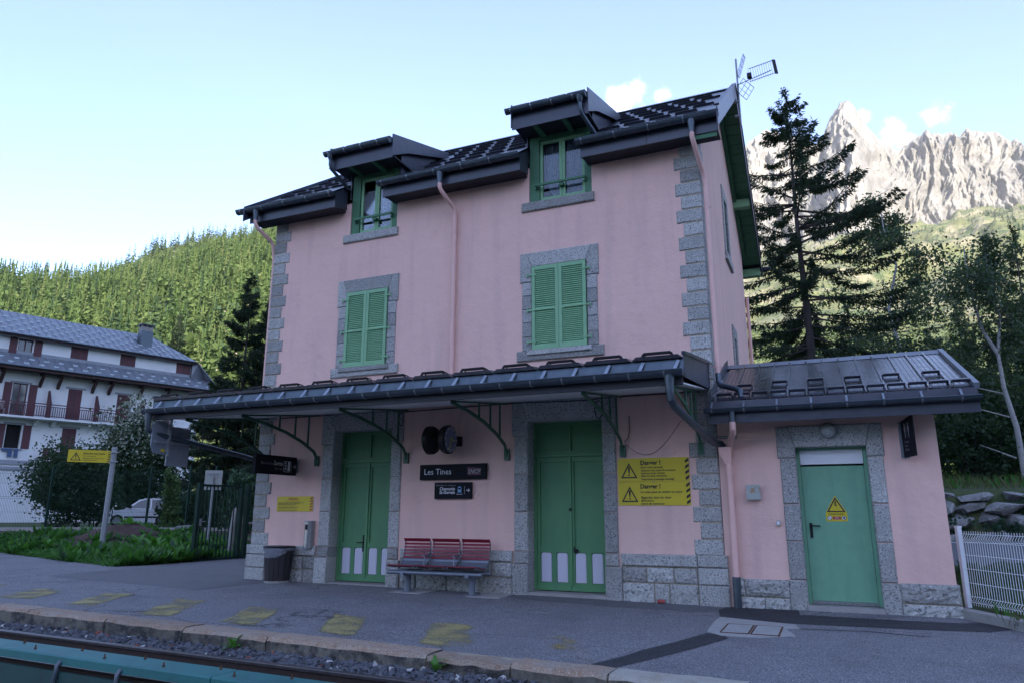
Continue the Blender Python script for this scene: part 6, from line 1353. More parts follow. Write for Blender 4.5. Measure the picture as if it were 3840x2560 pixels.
def broadleaf(name, label, base, H, RAD, seed, group=None, leaf=.14, nleaf=9000, bark='bark_birch', lm='leaf_birch', trunk_r=None, clear=.25, fork=None, droop=.25, cat='tree', squash=1.0, trunk_pts=None, shape=0.6):
    rg = np.random.default_rng(seed); t = thing(name, label, cat, base, group); base = Vector(base); r0 = trunk_r or H * .010
    tp_ = trunk_pts or [base + Vector((rg.normal() * .15 * s * H * .1, rg.normal() * .15 * s * H * .1, H * s)) for s in np.linspace(0, 1, 8)]
    mb = MB(); n = len(tp_); mb.tube([base + Vector((0, 0, -.8))] + tp_, [r0 * 1.1] + [max(.010, r0 * (1 - k / (n - 1)) ** .8) for k in range(n)], 9); mb.build('trunk', M[bark], t, True)
    lb = MB(); tips = []; A = np.array([list(p) for p in tp_]); ss = np.linspace(0, 1, n)
    nb = int(14 + H * 1.6)
    for k in range(nb):
        s = clear + (1 - clear) * (k + rg.random()) / nb * .96; o = np.array([np.interp(s, ss, A[:, i]) for i in range(3)]); a = rg.uniform(0, 2 * math.pi)
        prof = math.sin(math.pi * min(1, (s - clear) / (1 - clear) * .86 + .14)) ** shape
        L = RAD * max(.15, prof) * rg.uniform(.6, 1.1); d = np.array([math.cos(a), math.sin(a), rg.uniform(.25, .85)]); d /= np.linalg.norm(d)
        P = [o + d * L * q + np.array([0, 0, 1]) * (-droop * L * q * q) + rg.normal(0, .03 * L, 3) * q for q in (0, .35, .7, 1)]
        lb.tube(P, [max(.008, r0 * .32 * L / RAD), max(.006, r0 * .2 * L / RAD), .006, .004], 5, cap=False)
        for _ in range(int(rg.integers(5, 9))):
            q = rg.uniform(.3, 1); p = np.array([np.interp(q, (0, .35, .7, 1), [pp[i] for pp in P]) for i in range(3)]); e = rg.normal(size=3); e[2] = e[2] * .5 - .15; e /= np.linalg.norm(e); l_ = L * rg.uniform(.18, .45)
            p2 = p + e * l_ + np.array([0, 0, -droop * .5 * l_]); lb.tube([p, (p + p2) / 2 + rg.normal(0, .04, 3), p2], [.006, .005, .003], 3, cap=False); tips.append((p, p2))
    lb.build('limbs', M[bark] if bark != 'bark_birch' else M['bark_spruce'], t)
    tips_a = np.array([a for a, b in tips]); tips_b = np.array([b for a, b in tips]); ii = rg.integers(0, len(tips), nleaf); f = rg.uniform(.1, 1.15, (nleaf, 1)); wgt = rg.random(len(tips)) ** .5
    keep = rg.random(nleaf) < wgt[ii]; ii = ii[keep]; f = f[keep]
    pts = tips_a[ii] * (1 - f) + tips_b[ii] * f + rg.normal(0, .11 + .02 * RAD, (len(ii), 3)); pts[:, 2] = np.maximum(pts[:, 2], base.z + .05)
    c, u, w = leaf_cloud(rg, pts, leaf, -.5); lv = Leaves(); lv.extend(c, u, w); lv.build('crown', M[lm], t); return t
def shrub(name, label, base, size, seed, n=5000, leaf=.10, lm='leaf_shrub', group=None, mats=None, clumps=26, cat='shrub', stems=7):
    rg = np.random.default_rng(seed); t = thing(name, label, cat, base, group); b = np.array(base); sx, sy, sz = size; lb = MB(); cc = []
    for k in range(clumps):
        d = rand_dirs(rg, 1, .1)[0]; r = rg.uniform(.35, 1) ** .6; cc.append(b + np.array([d[0] * sx * r, d[1] * sy * r, sz * (.52 + .48 * d[2] * r)]))
    for k in range(stems):
        e = cc[rg.integers(0, clumps)]; o = b + np.array([rg.normal() * .2 * sx, rg.normal() * .2 * sy, -.25]); lb.tube([o, (o + e) / 2 + rg.normal(0, .1, 3), e], [.03, .02, .008], 5, cap=False)
    lb.build('stems', M['bark_spruce'], t)
    ii = rg.integers(0, clumps, n); rad = rg.uniform(.14, .40, clumps) * (sx + sy + sz) / 3
    pts = np.array(cc)[ii] + rand_dirs(rg, n) * (rad[ii] * rg.random(n) ** .45)[:, None]; pts[:, 2] = np.maximum(pts[:, 2], b[2] - .05)
    c, u, w = leaf_cloud(rg, pts, leaf, -.25); lv = Leaves(); mi = (rg.random(n) < .0).astype(int)
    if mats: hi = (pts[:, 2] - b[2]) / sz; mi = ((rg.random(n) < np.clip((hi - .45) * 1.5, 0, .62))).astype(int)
    lv.extend(c, u, w, mi); lv.build('foliage', [M[q] for q in (mats or [lm])], t); return t
# left side planting
def on_px(u, v, depth, z):
    p = CAMP + ray(u, v) * depth; return Vector((p.x, p.y, z))
spruce('spruce_tree', 'tall dark spruce with a thin bare leader behind the left corner of the station', on_px(868, 1900, 35, .6), 13.0, 3.3, 41, None, .03, dens=3.0, twig=.44, low=.03)
spruce('spruce_tree', 'bushy dark spruce nearest the left wall of the station, behind the taller one', on_px(955, 1900, 36, .6), 11.9, 3.6, 42, None, .02, dens=3.4, twig=.44, low=.03)
spruce('spruce_tree', 'low young spruce with branches drooping over the parked white car', on_px(735, 1900, 34, .6), 5.6, 2.2, 43, None, .05, dens=2.2, twig=.40, low=.02)
spruce('spruce_tree', 'dark spruce filling the gap left of the tallest garden spruce', on_px(790, 1900, 38, .6), 8.6, 2.8, 45, None, .05, dens=2.0, twig=.44, low=.02)
spruce('spruce_tree', 'small dark spruce standing behind the grey roof of the white house', at_dist(-49.2, 78, .6), 20.5, 3.6, 44, None, .05, dens=.9, twig=.7)
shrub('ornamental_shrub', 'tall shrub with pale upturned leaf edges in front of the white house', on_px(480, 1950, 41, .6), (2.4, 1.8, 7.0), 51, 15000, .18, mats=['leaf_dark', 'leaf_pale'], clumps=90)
shrub('garden_bush', 'broad dark green bush behind the mesh fence left of the warning post', on_px(240, 1960, 31, .6), (2.0, 1.3, 3.7), 52, 17000, .12, lm='leaf_dark', clumps=90)
shrub('garden_bush', 'smaller dark bush right of the warning post under the ornamental shrub', on_px(352, 1960, 31.5, .6), (.7, .8, 2.9), 53, 3400, .12, clumps=30)
shrub('garden_bush', 'low dark bush between the white car and the green gate', on_px(700, 1960, 31.5, .5), (1.7, 1.0, 1.7), 54, 4600, .12, lm='leaf_dark', clumps=40)
shrub('garden_bush', 'leafy green bush just left of the station corner behind the gate', on_px(930, 1900, 27.5, .2), (.9, .9, 2.7), 55, 3200, .14, lm='leaf_shrub', clumps=30)
for k, (u, v0, v1, lab) in enumerate(((628, 1760, 1985, 'left of two ivy columns climbing the mesh fence'), (651, 1780, 1985, 'right of two ivy columns climbing the mesh fence'))):
    rg = np.random.default_rng(60 + k); a, b = CAMP + ray(u, v1) * 29.2, CAMP + ray(u + 6, v0) * 29.2; t = thing('climbing_ivy', lab, 'ivy', (a.x, a.y, a.z), 'ivy on the mesh fence'); n = 620; f = rg.random((n, 1)); off = rg.normal(0, .10, (n, 3)) * (1.15 - .5 * f)
    pts = np.array(a) * (1 - f) + np.array(b) * f + off; c, u_, w = leaf_cloud(rg, pts, .13, -.8, .5); lv = Leaves(); lv.extend(c, u_, w); lv.build('leaves', M['leaf_ivy'], t)
    mb = MB(); mb.tube([a - Vector((0, 0, .5)), a.lerp(b, .5) + Vector((.03, 0, 0)), b], .012, 5); mb.build('stem', M['bark_spruce'], t)
# weeds on the bank
rg = np.random.default_rng(70); lv = Leaves(); BP = np.array(bank_pts)
def bank(s, t_):
    i = min(int(t_ * NB), NB - 1); k = min(int(s * 60), 59); f = t_ * NB - i; g_ = s * 60 - k
    return (BP[i, k] * (1 - f) * (1 - g_) + BP[i + 1, k] * f * (1 - g_) + BP[i, k + 1] * (1 - f) * g_ + BP[i + 1, k + 1] * f * g_)
for _ in range(5200):
    s, t_ = rg.random(), rg.random() ** 1.35 * .88; p = bank(s, t_)
    if math.exp(-(((p[0] + 21.2) / 1.7) ** 2 + ((p[1] - 6.2) / .9) ** 2)) > rg.uniform(.12, .7): continue
    h = rg.uniform(.08, .25) * (1.5 if vnoise(np.array(p[0] * 1.1), np.array(p[1] * 1.1)) > .55 else .7)
    for q in range(int(rg.integers(3, 6))):
        a = rg.uniform(0, 6.28); u = np.array([math.cos(a) * rg.uniform(.4, 1.1), math.sin(a) * rg.uniform(.4, 1.1), rg.uniform(.3, 1.2)]) * h; w = np.array([-math.sin(a), math.cos(a), 0]) * h * rg.uniform(.14, .4); lv.quad(p, u, w, 0 if rg.random() < .72 else (1 if rg.random() < .5 else 2))
for _ in range(2600):                                          # thin grass along the asphalt edge
    s = rg.random(); p = bank(s, rg.random() ** 2 * .25) - np.array([0, rg.uniform(0, .10), 0]); u = np.array([rg.normal() * .35, rg.normal() * .35, 1]) * rg.uniform(.06, .17); lv.quad(p, u, np.array([rg.normal(), rg.normal(), 0]) * .006, 0)
stuff(lv.build('weeds', [M['leaf_weed'], M['leaf_bright'], M['leaf_shrub']]))
lv = Leaves()
for _ in range(1500):
    p = bank(rg.uniform(.45, .98), rg.uniform(.4, .95)); u = np.array([rg.normal(), rg.normal(), rg.normal() * .15]) * .13; lv.quad(p + np.array([0, 0, .02]), u, np.array([-u[1], u[0], .02]) * .12)
stuff(lv.build('dead_stalks', [M['mulch']]))
def rosette(name, label, p, r, n, seed, mm='leaf_bright', group='broad leaved plants on the bank'):
    rg = np.random.default_rng(seed); t = thing(name, label, 'plant', p, group); mb_me = []
    mb = MB()
    for q in range(5):
        mb.v += [(0.16 * q ** .5 * r * 1.15 if q else 0, s_ * w_, (.55 * q - .105 * q * q) * r * .45) for s_, w_ in ((-1, (0.03, .13, .16, .12, .01)[q] * r), (0, 0), (1, (0.03, .13, .16, .12, .01)[q] * r))]
    for q in range(4):
        for e_ in (0, 1): mb.f.append((q * 3 + e_, q * 3 + e_ + 1, q * 3 + e_ + 4, q * 3 + e_ + 3)); mb.mi.append(0)
    for i in range(len(mb.v)):
        q = i // 3; x_, y_, z_ = mb.v[i]; mb.v[i] = (q * .27 * r, y_, z_ + (.02 * r if i % 3 != 1 else 0))
    me = mb.mesh('leaf', M[mm], True)
    for k in range(n):
        o = link('leaf', me, t, (p[0], p[1], p[2] + .02), (rg.uniform(-.2, .2), rg.uniform(-.75, .15), k * 2.4 + rg.uniform(-.3, .3)), (rg.uniform(.7, 1.1),) * 3)
    return t
for (u, v, d, r_, n, lab) in ((575, 2070, 24.9, .62, 22, 'big pale green broad leaved plant in the weeds right of the warning post'), (520, 2045, 27.0, .5, 16, 'broad leaved plant behind the biggest one, nearer the dirt heap'), (640, 2024, 29.0, .55, 18, 'broad leaved plant nearest the green gate'), (180, 2045, 28.6, .42, 14, 'broad leaved plant at the left edge of the weedy bank'), (480, 1978, 29.6, .6, 26, 'leafy plant growing on top of the dirt heap'), (445, 2090, 23.4, .4, 14, 'broad leaved plant close to the asphalt right of the post')):
    p = at_px(u, v, d); rosette('broadleaf_plant', lab, (p.x, p.y, p.z - .08), r_, n, int(u))
mo_ = thing('dirt_heap', 'brown heap of soil and garden waste beside the warning post', 'dirt heap', (-21.2, 6.3, .6)); rg = np.random.default_rng(71); nn = 22; vv = []
for i in range(nn + 1):
    for j in range(nn + 1):
        x, y = i / nn * 2 - 1, j / nn * 2 - 1; h = max(0, 1 - x * x - y * y); vv.append((-21.2 + x * 2.3 + y * .2, 6.3 + y * 1.3 + x * .2, .12 + .80 * h + rg.normal() * .05))
link('soil', np_mesh('soil', vv, grid_faces(nn + 1, nn + 1), M['mulch']), mo_)
pl_ = thing('pale_boulder', 'pale rounded boulder lying behind the low wall near the gate', 'boulder', (-21, 9.6, .5)); mb = MB(); rgq = random.Random(4)
vs, fs = rock(rgq, 26); mb.add([Vector((at_px(682, 1985, 31.5).x + v.x * .62, at_px(682, 1985, 31.5).y + v.y * .5, .62 + v.z * .42)) for v in vs], fs); mb.build('stone', M['boulder'], pl_)
for (x, lab, s_) in ((-4.75, 'small weed growing between the kerb and the ballast at the left', .16), (-2.05, 'small weed on the kerb face below the bench', .15)):
    p = (x, KO(x) - .06, -.15); t = rosette('track_weed', lab, p, s_, 12, int(-x * 10), 'leaf_bright', None)

# ---------------------------------------------------------------- parked car
cp0 = on_px(520, 1958, 37, .66); cpos = Vector((cp0.x, cp0.y, .66)); car = local_thing('parked_car', 'white hatchback car parked behind the mesh fence', 'car', cpos, R(23.5 + 28))
body = MB(); lo = [(-1.55, .20), (-1.62, .42), (-1.60, .60), (-1.45, .72), (-.62, .86), (1.55, .90), (1.66, .70), (1.68, .40), (1.60, .20)]
sec = lambda a, b, d: (a, d, b)
body.prism(lo, sec, -.78, .78); body.build('body', M['car_white'], car)
cab = MB(); top = [(-.70, .86), (-.10, 1.32), (.15, 1.40), (1.05, 1.40), (1.45, 1.28), (1.62, .90)]; n = len(top)
cab.v += [(a, -.78 + (b - .86) * .22, b) for a, b in top] + [(a, .78 - (b - .86) * .22, b) for a, b in top]; cab.f += [tuple(range(n)), tuple(range(2 * n - 1, n - 1, -1))] + [(i, n + i, n + i + 1, i + 1) for i in range(n - 1)]; cab.mi += [0] * (n + 1)
cab.build('cabin', M['car_white'], car)
for s in (-1, 1):
    for q in ([(-.52, .90), (-.06, 1.26), (.16, 1.33), (.42, 1.33), (.42, .90)], [(.49, .90), (.49, 1.33), (1.02, 1.33), (1.34, 1.22), (1.42, .92)]):
        g_ = MB(); g_.add([(a, s * (.785 - (b - .86) * .22), b) for a, b in q], [tuple(range(len(q)))]); g_.build('side_window', M['glass_dark'], car)
g_ = MB(); g_.add([(-.665, -.70, .90), (-.665, .70, .90), (-.125, .62, 1.315), (-.125, -.62, 1.315)], [(0, 1, 2, 3)]); g_.build('windscreen', M['glass_dark'], car)
for x in (-1.02, 1.02):
    for s in (-1, 1):
        w_o = MB(); w_o.lathe([(.20, .0), (.285, .0), (.30, .04), (.30, .15), (.28, .18)], lambda a, b, q: (x + a, s * (.80 - q), .29 + b), 20); wh = w_o.build('wheel', M['tyre'], car, True)
        r_o = MB(); r_o.lathe([(.19, -.005), (.18, .01), (.05, .0), (.01, -.01)], lambda a, b, q: (x + a, s * (.80 - q), .29 + b), 16); r_o.build('rim', M['galvanised'], wh, True)
for s in (-1, 1):
    q = MB(); q.box((-.60, s * .80 - .06, .92), (-.42, s * .80 + .06, 1.04)); q.build('wing_mirror', M['black_metal'], car)
    q = MB(); q.add([(-1.612, s * .45, .56), (-1.612, s * .74, .56), (-1.50, s * .74, .69), (-1.50, s * .45, .69)], [(0, 1, 2, 3)]); q.build('headlight', M['lamp_glass'], car)
    q = MB(); q.box((-.70, s * .782 - .006, .42), (1.30, s * .782 + .006, .50)); q.build('side_trim', M['black_metal'], car)
q = MB(); q.box((-1.64, -.72, .26), (-1.56, .72, .44)); q.build('bumper', M['black_metal'], car)
# ---------------------------------------------------------------- white house on the left
HT = local_thing('white_house', 'white four storey chalet building with maroon shutters, long balcony and grey metal hipped roof', 'house', (-51.1, 19.361, 0), R(72))
S0, S1 = -9.0, 14.0
mb = MB()
W2F = [(.50, 1.40, 7.95, 10.32), (4.03, 4.95, 7.95, 10.33), (7.46, 8.40, 7.95, 10.33), (10.9, 11.8, 7.95, 10.33)]
W1F = [(.50, 1.42, 5.72, 7.38), (4.0, 4.92, 4.95, 7.38), (7.4, 8.3, 5.72, 7.38), (10.9, 11.8, 5.72, 7.38)]
wall_holes(mb, S0, S1, -0.5, 11.55, W2F + W1F, 0, .3); mb.build('front_wall', M['white_wall'], HT)
for lo, hi in (((S1 - .3, .301, -.5), (S1, 11, 11.5)), ((S0, .301, -.5), (S0 + .3, 11, 11.5)), ((S0 + .301, 10.7, -.5), (S1 - .301, 11, 11.5))): MB().box(lo, hi).build('side_wall', M['white_wall'], HT)
wa = [(.52, 1.42), (3.95, 5.12), (7.49, 8.63), (11.93, 13.12)]
mb = MB(); wall_holes(mb, S0, 13.15, 12.2, 13.80, [(a + .0, b, 12.36, 13.62) for a, b in wa], .5, .8); mb.build('attic_wall', M['white_wall'], HT)
MB().box((S0, .47, 12.35), (13.15, .498, 12.72)).build('attic_flashing', M['slate_metal'], HT)
MB().box((S0, .36, -.3), (S1 - .31, .40, 11.4)).build('dark_interior', M['dark_void'], HT); MB().box((S0, .85, 12.3), (13.1, .9, 13.7)).build('dark_interior', M['dark_void'], HT)
def leafp(mb, a, b, z0, z1, y, louv=.35):
    """one shutter leaf: frame, louvres above, panel below"""
    mb.box((a, y, z0), (b, y + .04, z1)); m_ = z1 - (z1 - z0) * louv
    for k in range(9): zz = lerp(m_, z1 - .12, k / 8); mb.box((a + .09, y - .012, zz), (b - .09, y - .0005, zz + .03))
    mb.box((a + .08, y - .008, z0 + .1), (b - .08, y - .0005, m_ - .15))
def shutters(a, b, z0, z1, y, closed, parent):
    c = (a + b) / 2
    for (p, q) in (((a, c - .01), (c + .01, b)) if closed else ((a - .55, a - .07), (b + .10, b + .60))):
        m_ = MB(); leafp(m_, p, q, z0, z1, y); m_.build('shutter', M['maroon_wood'], parent)
def hotel_window(W_, y, closed, lintel=True, door=False):
    a, b, z0, z1 = W_; f = MB(); t_ = .06; yy = y + .14
    f.box((a, yy, z0), (a + t_, yy + .06, z1)); f.box((b - t_, yy, z0), (b, yy + .06, z1)); f.box((a + t_, yy, z1 - t_), (b - t_, yy + .06, z1)); f.box((a + t_, yy, z0), (b - t_, yy + .06, z0 + t_)); f.box(((a + b) / 2 - .04, yy, z0 + t_), ((a + b) / 2 + .04, yy + .06, z1 - t_))
    w = f.build('window', M['maroon_wood'], HT); MB().box((a + t_, yy + .02, z0 + t_), (b - t_, yy + .03, z1 - t_)).build('pane', M['glass_dark'], w)
    if lintel: MB().box((a - .22, y - .03, z1 + .0), (b + .22, y + .05, z1 + .14)).build('lintel', M['grey_lintel'], HT)
    shutters(a, b, z0 + (.0 if closed else .0), z1, y - .05 if not closed else y - .01, closed, HT)
for k, w in enumerate(W2F): hotel_window(w, 0, k > 0)
for k, w in enumerate(W1F):
    if k == 0:
        a, b, z0, z1 = w; MB().box((a - .22, -.03, z1), (b + .22, .05, z1 + .14)).build('lintel', M['grey_lintel'], HT); shutters(a, b, z0, z1, -.05, False, HT); MB().box((a - .15, -.12, z0 - .09), (b + .2, .02, z0 - .003)).build('window_sill', M['grey_lintel'], HT)
    else: hotel_window(w, 0, True)
for k, (a, b) in enumerate(wa): hotel_window((a, b, 12.36, 13.62), .5, k > 0, False)
m = mat('glass_sky', (0.30, 0.30, 0.27), 0.08, spec=0.9)
# roofs
rf2 = MB()
def sheet(mb, pts, t_=.08):
    n = len(pts); mb.add([tuple(p) for p in pts] + [(p[0], p[1], p[2] - t_) for p in pts], [tuple(range(n)), tuple(range(2 * n - 1, n - 1, -1))] + [(i, n + i, n + (i + 1) % n, (i + 1) % n) for i in range(n)])
sheet(rf2, [(S0, -1.2, 11.38), (15.2, -1.2, 11.38), (14.35, .48, 12.50), (S0, .48, 12.50)])
sheet(rf2, [(S0, .05, 13.80), (13.55, .05, 13.80), (11.45, 5.5, 16.62), (S0, 5.5, 16.62)])
sheet(rf2, [(15.2, -1.2, 11.38), (15.2, 12.2, 11.38), (11.45, 5.5, 16.62), (13.55, .05, 13.80)])
sheet(rf2, [(13.15, .30, 12.45), (14.35, .48, 12.50), (13.55, .06, 13.75), (13.16, .30, 13.75)], .03)
sheet(rf2, [(S0, 12.2, 11.38), (S0, 5.5, 16.62), (11.45, 5.5, 16.62), (15.2, 12.2, 11.38)])
hr = rf2.build('roof', M['slate_metal'], HT)
ms_ = MB(); k = 0
x = S0 + .3
while x < 14.2: ms_.bar((x, -1.19, 11.40), (x, .46, 12.51), .03, .04); x += .55
x = S0 + .3
while x < 13.3:
    t_ = 1 if x < 11.4 else max(.1, 1 - (x - 11.45) / 2.1); ms_.bar((x, .07, 13.83), (x, lerp(.05, 5.5, t_), lerp(13.80, 16.62, t_) + .02), .03, .04); x += .55
for q in range(12): f = q / 12; ms_.bar((lerp(15.2, 11.6, .0), lerp(-1, 11.5, f), 11.4), (lerp(15.2, 11.6, .9), lerp(lerp(-1, 11.5, f), 5.5, .9), lerp(11.4, 16.5, .9)), .03, .04)
ms_.build('roof_seams', M['slate_metal'], hr)
sg2 = MB(); r_ = random.Random(3)
for rr in range(2):
    x = S0 + .2 + rr * .45
    while x < 14.0: f = .22 + .36 * rr; y_, z_ = lerp(-1.2, .48, f), lerp(11.38, 12.5, f); sg2.box((x, y_ - .02, z_), (x + .33, y_ + .03, z_ + .09)); x += .95
for rr in range(7):
    x = S0 + .2 + (rr % 2) * .5
    while x < 12.9 - rr * .22: f = .08 + .105 * rr; y_, z_ = lerp(.05, 5.5, f), lerp(13.80, 16.62, f); sg2.box((x, y_ - .02, z_), (x + .33, y_ + .03, z_ + .09)); x += 1.1
for rr in range(5):
    for q in range(9):
        f = .12 + .17 * rr; w_ = lerp(0, 1, (q + .5 + (.5 if rr % 2 else 0)) / 9.5); xx = lerp(15.2, 11.45, f); y_ = lerp(lerp(-1.2, 12.2, w_), 5.5, f); z_ = lerp(11.38, 16.62, f); sg2.box((xx - .02, y_ - .16, z_ - .02), (xx + .05, y_ + .16, z_ + .10))
stuff(sg2.build('snow_guards', M['zinc_light'], hr))
for lo, hi in (((S0, -1.23, 11.14), (15.2, -1.19, 11.36)), ((S0, .0, 13.62), (13.5, .04, 13.80)), ((15.17, -1.2, 11.14), (15.21, 12, 11.36))): MB().box(lo, hi).build('eave_board', M['brown_wood'], hr)
gutter_mesh('gutter', S0, 15.1, -1.31, 11.36, .08, 'zinc', hr, 2.0); gutter_mesh('gutter', S0, 13.45, -.07, 13.80, .08, 'zinc', hr, 2.0)
MB().box((S0, -1.18, 11.16), (15.16, -.003, 11.2)).build('eave_soffit', M['brown_wood'], hr)
dpw = MB(); dpw.tube([(13.35, .0, 13.72), (13.3, .35, 13.5), (13.25, .42, 12.6)], .05, 8); dpw.build('downpipe', M['zinc_light'], HT, True)
ch = MB(); ch.box((9.5, 2.3, 14.4), (10.45, 3.1, 16.25)); co = ch.build('chimney', M['zinc'], hr)
ch = MB(); ch.box((9.53, 2.33, 16.26), (10.42, 3.07, 16.60)); ch.build('chimney_top', M['concrete'], co); ch = MB(); ch.box((9.40, 2.2, 16.76), (10.55, 3.2, 16.84)); ch.build('chimney_cap', M['dark_cladding'], co)
for a in (9.56, 9.95, 10.34):
    for q in (2.36, 2.94): MB().box((a - .05, q, 16.59), (a + .05, q + .1, 16.77)).build('chimney_leg', M['concrete'], co)
cbm = MB(); cbm.prism([(0, 10.18), (-.10, 10.18), (-.95, 11.14), (-.80, 11.14), (0, 10.5)], lambda a, c, d: (d, a, c), -.09, .09); cbm.box((-.08, -1.0, 11.02), (.08, 0, 11.14)); cbe = cbm.mesh('eave_bracket', M['brown_wood'])
for s in (-5.2, -2.7, -.32, 2.11, 3.27, 5.61, 6.77, 9.03, 11.1, 13.3): link('eave_bracket', cbe, HT, (s, 0, 0))
MB().box((S0, -1.05, 7.80), (S1, -.003, 7.93)).build('balcony_slab', M['white_wall'], HT)
sc = MB(); sc.prism([(0, 7.35), (-.25, 7.42), (-.3, 7.55), (-.55, 7.62), (-.6, 7.79), (0, 7.79)], lambda a, c, d: (d, a, c), -.12, .12); sce = sc.mesh('balcony_corbel', M['white_wall'])
for s in (-4.5, -3.4, -1.1, 2.18, 3.26, 6.5, 7.6, 10.2): link('balcony_corbel', sce, HT, (s, 0, 0))
rl = MB(); rl.box((S0, -.98, 8.86), (S1, -.92, 8.93)); rl.box((S0, -.97, 8.70), (S1, -.93, 8.75)); rl.box((S0, -.97, 8.02), (S1, -.93, 8.07)); br_ = rl.build('balcony_railing', M['maroon_wood'], HT)
bal_me = MB().box((-.022, -.966, 8.07), (.022, -.934, 8.70)).mesh('baluster', M['maroon_wood'])
x = -2.0
while x < 11: link('baluster', bal_me, br_, (x, 0, 0)); x += .145
for s in (-1.4, 2.75, 5.95, 9.3):
    p = MB(); p.prism([(-1.0, 7.94), (0, 7.94), (0, 10.0), (-.25, 10.0), (-1.0, 9.0)], lambda a, c, d: (d, a, c), s - .03, s + .03); p.build('balcony_screen', M['maroon_wood'], HT)
rl = MB(); rl.box((2.7, -.8, 4.86), (5.4, -.003, 4.95)); rl.build('small_balcony', M['white_wall'], HT)
rl = MB(); rl.box((2.7, -.80, 5.78), (5.4, -.74, 5.84)); rl.box((2.7, -.80, 5.05), (5.4, -.74, 5.10)); rl.box((2.72, -.79, 4.95), (3.15, -.75, 5.78)); rb_ = rl.build('balcony_railing', M['maroon_wood'], HT)
bm2 = MB().box((-.022, -.79, 5.1), (.022, -.75, 5.78)).mesh('baluster', M['maroon_wood'])
for k in range(15): link('baluster', bm2, rb_, (3.25 + k * .145, 0, 0))
MB().box((S0, -.10, 4.60), (2.45, .0, 4.90)).build('string_course', M['grey_lintel'], HT); MB().box((S0, -.06, 4.2), (2.2, .0, 4.45)).build('string_course', M['grey_lintel'], HT)
gd = MB(); gd.box((-3.2, -.04, .3), (1.8, .0, 3.3))
for k in range(9): gd.box((-3.2, -.055, .6 + k * .3), (1.8, -.0405, .63 + k * .3))
gd.build('garage_door', M['white_paint'], HT)
hang = local_thing('hanging_jeans', 'blue jeans hung out to dry over a window sill of the white house', 'laundry', HT.matrix_basis @ Vector((.9, -.13, 5.66)), R(72))
mb = MB(); mb.box((-.5, -.03, -.16), (.1, .03, .02)); mb.box((-.14, -.035, -.55), (.12, .025, -.161)); mb.box((.25, -.035, -.58), (.48, .025, .02)); mb.build('denim', M['denim'], hang)
bt_ = local_thing('balcony_chair', 'pale wooden slatted chair standing on the balcony of the white house', 'chair', HT.matrix_basis @ Vector((-.15, -.5, 7.94)), R(72)); mb = MB()
for k in range(5): mb.box((-.35 + k * .13, -.05, .40), (-.26 + k * .13, .35, .44))
mb.build('seat', M['cable_pale'], bt_); mb = MB()
for k in range(5): mb.box((-.35 + k * .13, .36, .45), (-.26 + k * .13, .40, 1.05))
mb.build('backrest', M['cable_pale'], bt_)
for a, b in ((-.33, -.03), (.25, -.03), (-.33, .33), (.25, .33)): MB().box((a - .025, b - .025, 0), (a + .025, b + .025, .40)).build('leg', M['cable_pale'], bt_)

# ---------------------------------------------------------------- right: fence, verge, road, boulders, terrace
wfd = Vector((.425, -.905, 0)); wp0 = Vector((3.285, .36, 0))
wf = thing('white_mesh_fence', 'white welded mesh fence with a square post at the right end of the annex', 'fence', wp0)
for q in (0, 2.52): p = wp0 + wfd * q; mbx = MB(); mbx.bar(p + Vector((0, 0, .08)), p + Vector((0, 0, 1.17)), .062, .062, wfd); po = mbx.build('post', M['white_paint'], wf); mbx = MB(); mbx.bar(p + Vector((0, 0, 1.171)), p + Vector((0, 0, 1.20)), .07, .07, wfd); mbx.build('post_cap', M['white_paint'], po)
wn_ = Vector((wfd.y, -wfd.x, 0)); wm = MB(); prof = [(.12, 0), (.16, .0), (.20, .035), (.24, 0), (.58, 0), (.98, 0), (1.03, .04), (1.09, .0), (1.13, 0)]
for (z0, o0), (z1, o1) in zip(prof[:-1], prof[1:]): wm.bar(wn_ * o0 + Vector((0, 0, z0)), wn_ * o1 + Vector((0, 0, z1)), .005, .005)
wme = wm.mesh('wire', M['white_paint'])
for k in range(47): link('wire', wme, wf, wp0 + wfd * (.075 + k * .0505))
for z_, o in ((.16, 0), (.24, 0), (.42, 0), (.61, 0), (.80, 0), (.98, 0), (1.09, 0)): mbx = MB(); mbx.bar(wp0 + wn_ * (o - .006) + wfd * .04 + Vector((0, 0, z_)), wp0 + wn_ * (o - .006) + wfd * 2.48 + Vector((0, 0, z_)), .007, .007); mbx.build('cross_wire', M['white_paint'], wf)
kw = thing('fence_kerb', 'low concrete kerb under the white mesh fence', 'kerb', (3.3, 0, 0)); mbx = MB(); mbx.bar(Vector((3.20, .10, -.1)) - wfd * .25, Vector((3.20, .10, -.1)) + wfd * 3.2, .20, .40); mbx.v = [(x, y, min(z, .085)) for x, y, z in mbx.v]; mbx.build('kerb', M['concrete'], kw)
def right_ground(x, y):
    if y < 4.8: return lerp(-.02, .2, max(0, y) / 4.8)
    if y < 13.2: return lerp(.2, .55, (y - 4.8) / 8.4)
    if y < 14.0: return lerp(.55, 2.05, (y - 13.2) / .8)
    if y < 24: return lerp(2.05, 2.75, (y - 14) / 10)
    return 2.75 + (y - 24) * .045
xs = np.linspace(3.35, 40, 60); ysr = np.concatenate([np.linspace(-9, 4.8, 26), np.linspace(5.4, 13.2, 8), np.linspace(13.4, 14.0, 5), np.linspace(14.6, 40, 22), np.linspace(44, 110, 12)]); rg = np.random.default_rng(90)
V = [(x + max(0, .36 - y) * .47 if y < 4 else lerp(-6, 60, (x - 3.35) / 36.65), y, right_ground(x, y) + rg.normal() * (.035 if (y < 4.5 or y > 14) else .008)) for x in xs for y in ysr]
struct(link('verge', np_mesh('verge', V, grid_faces(len(xs), len(ysr)), M['meadow'])))
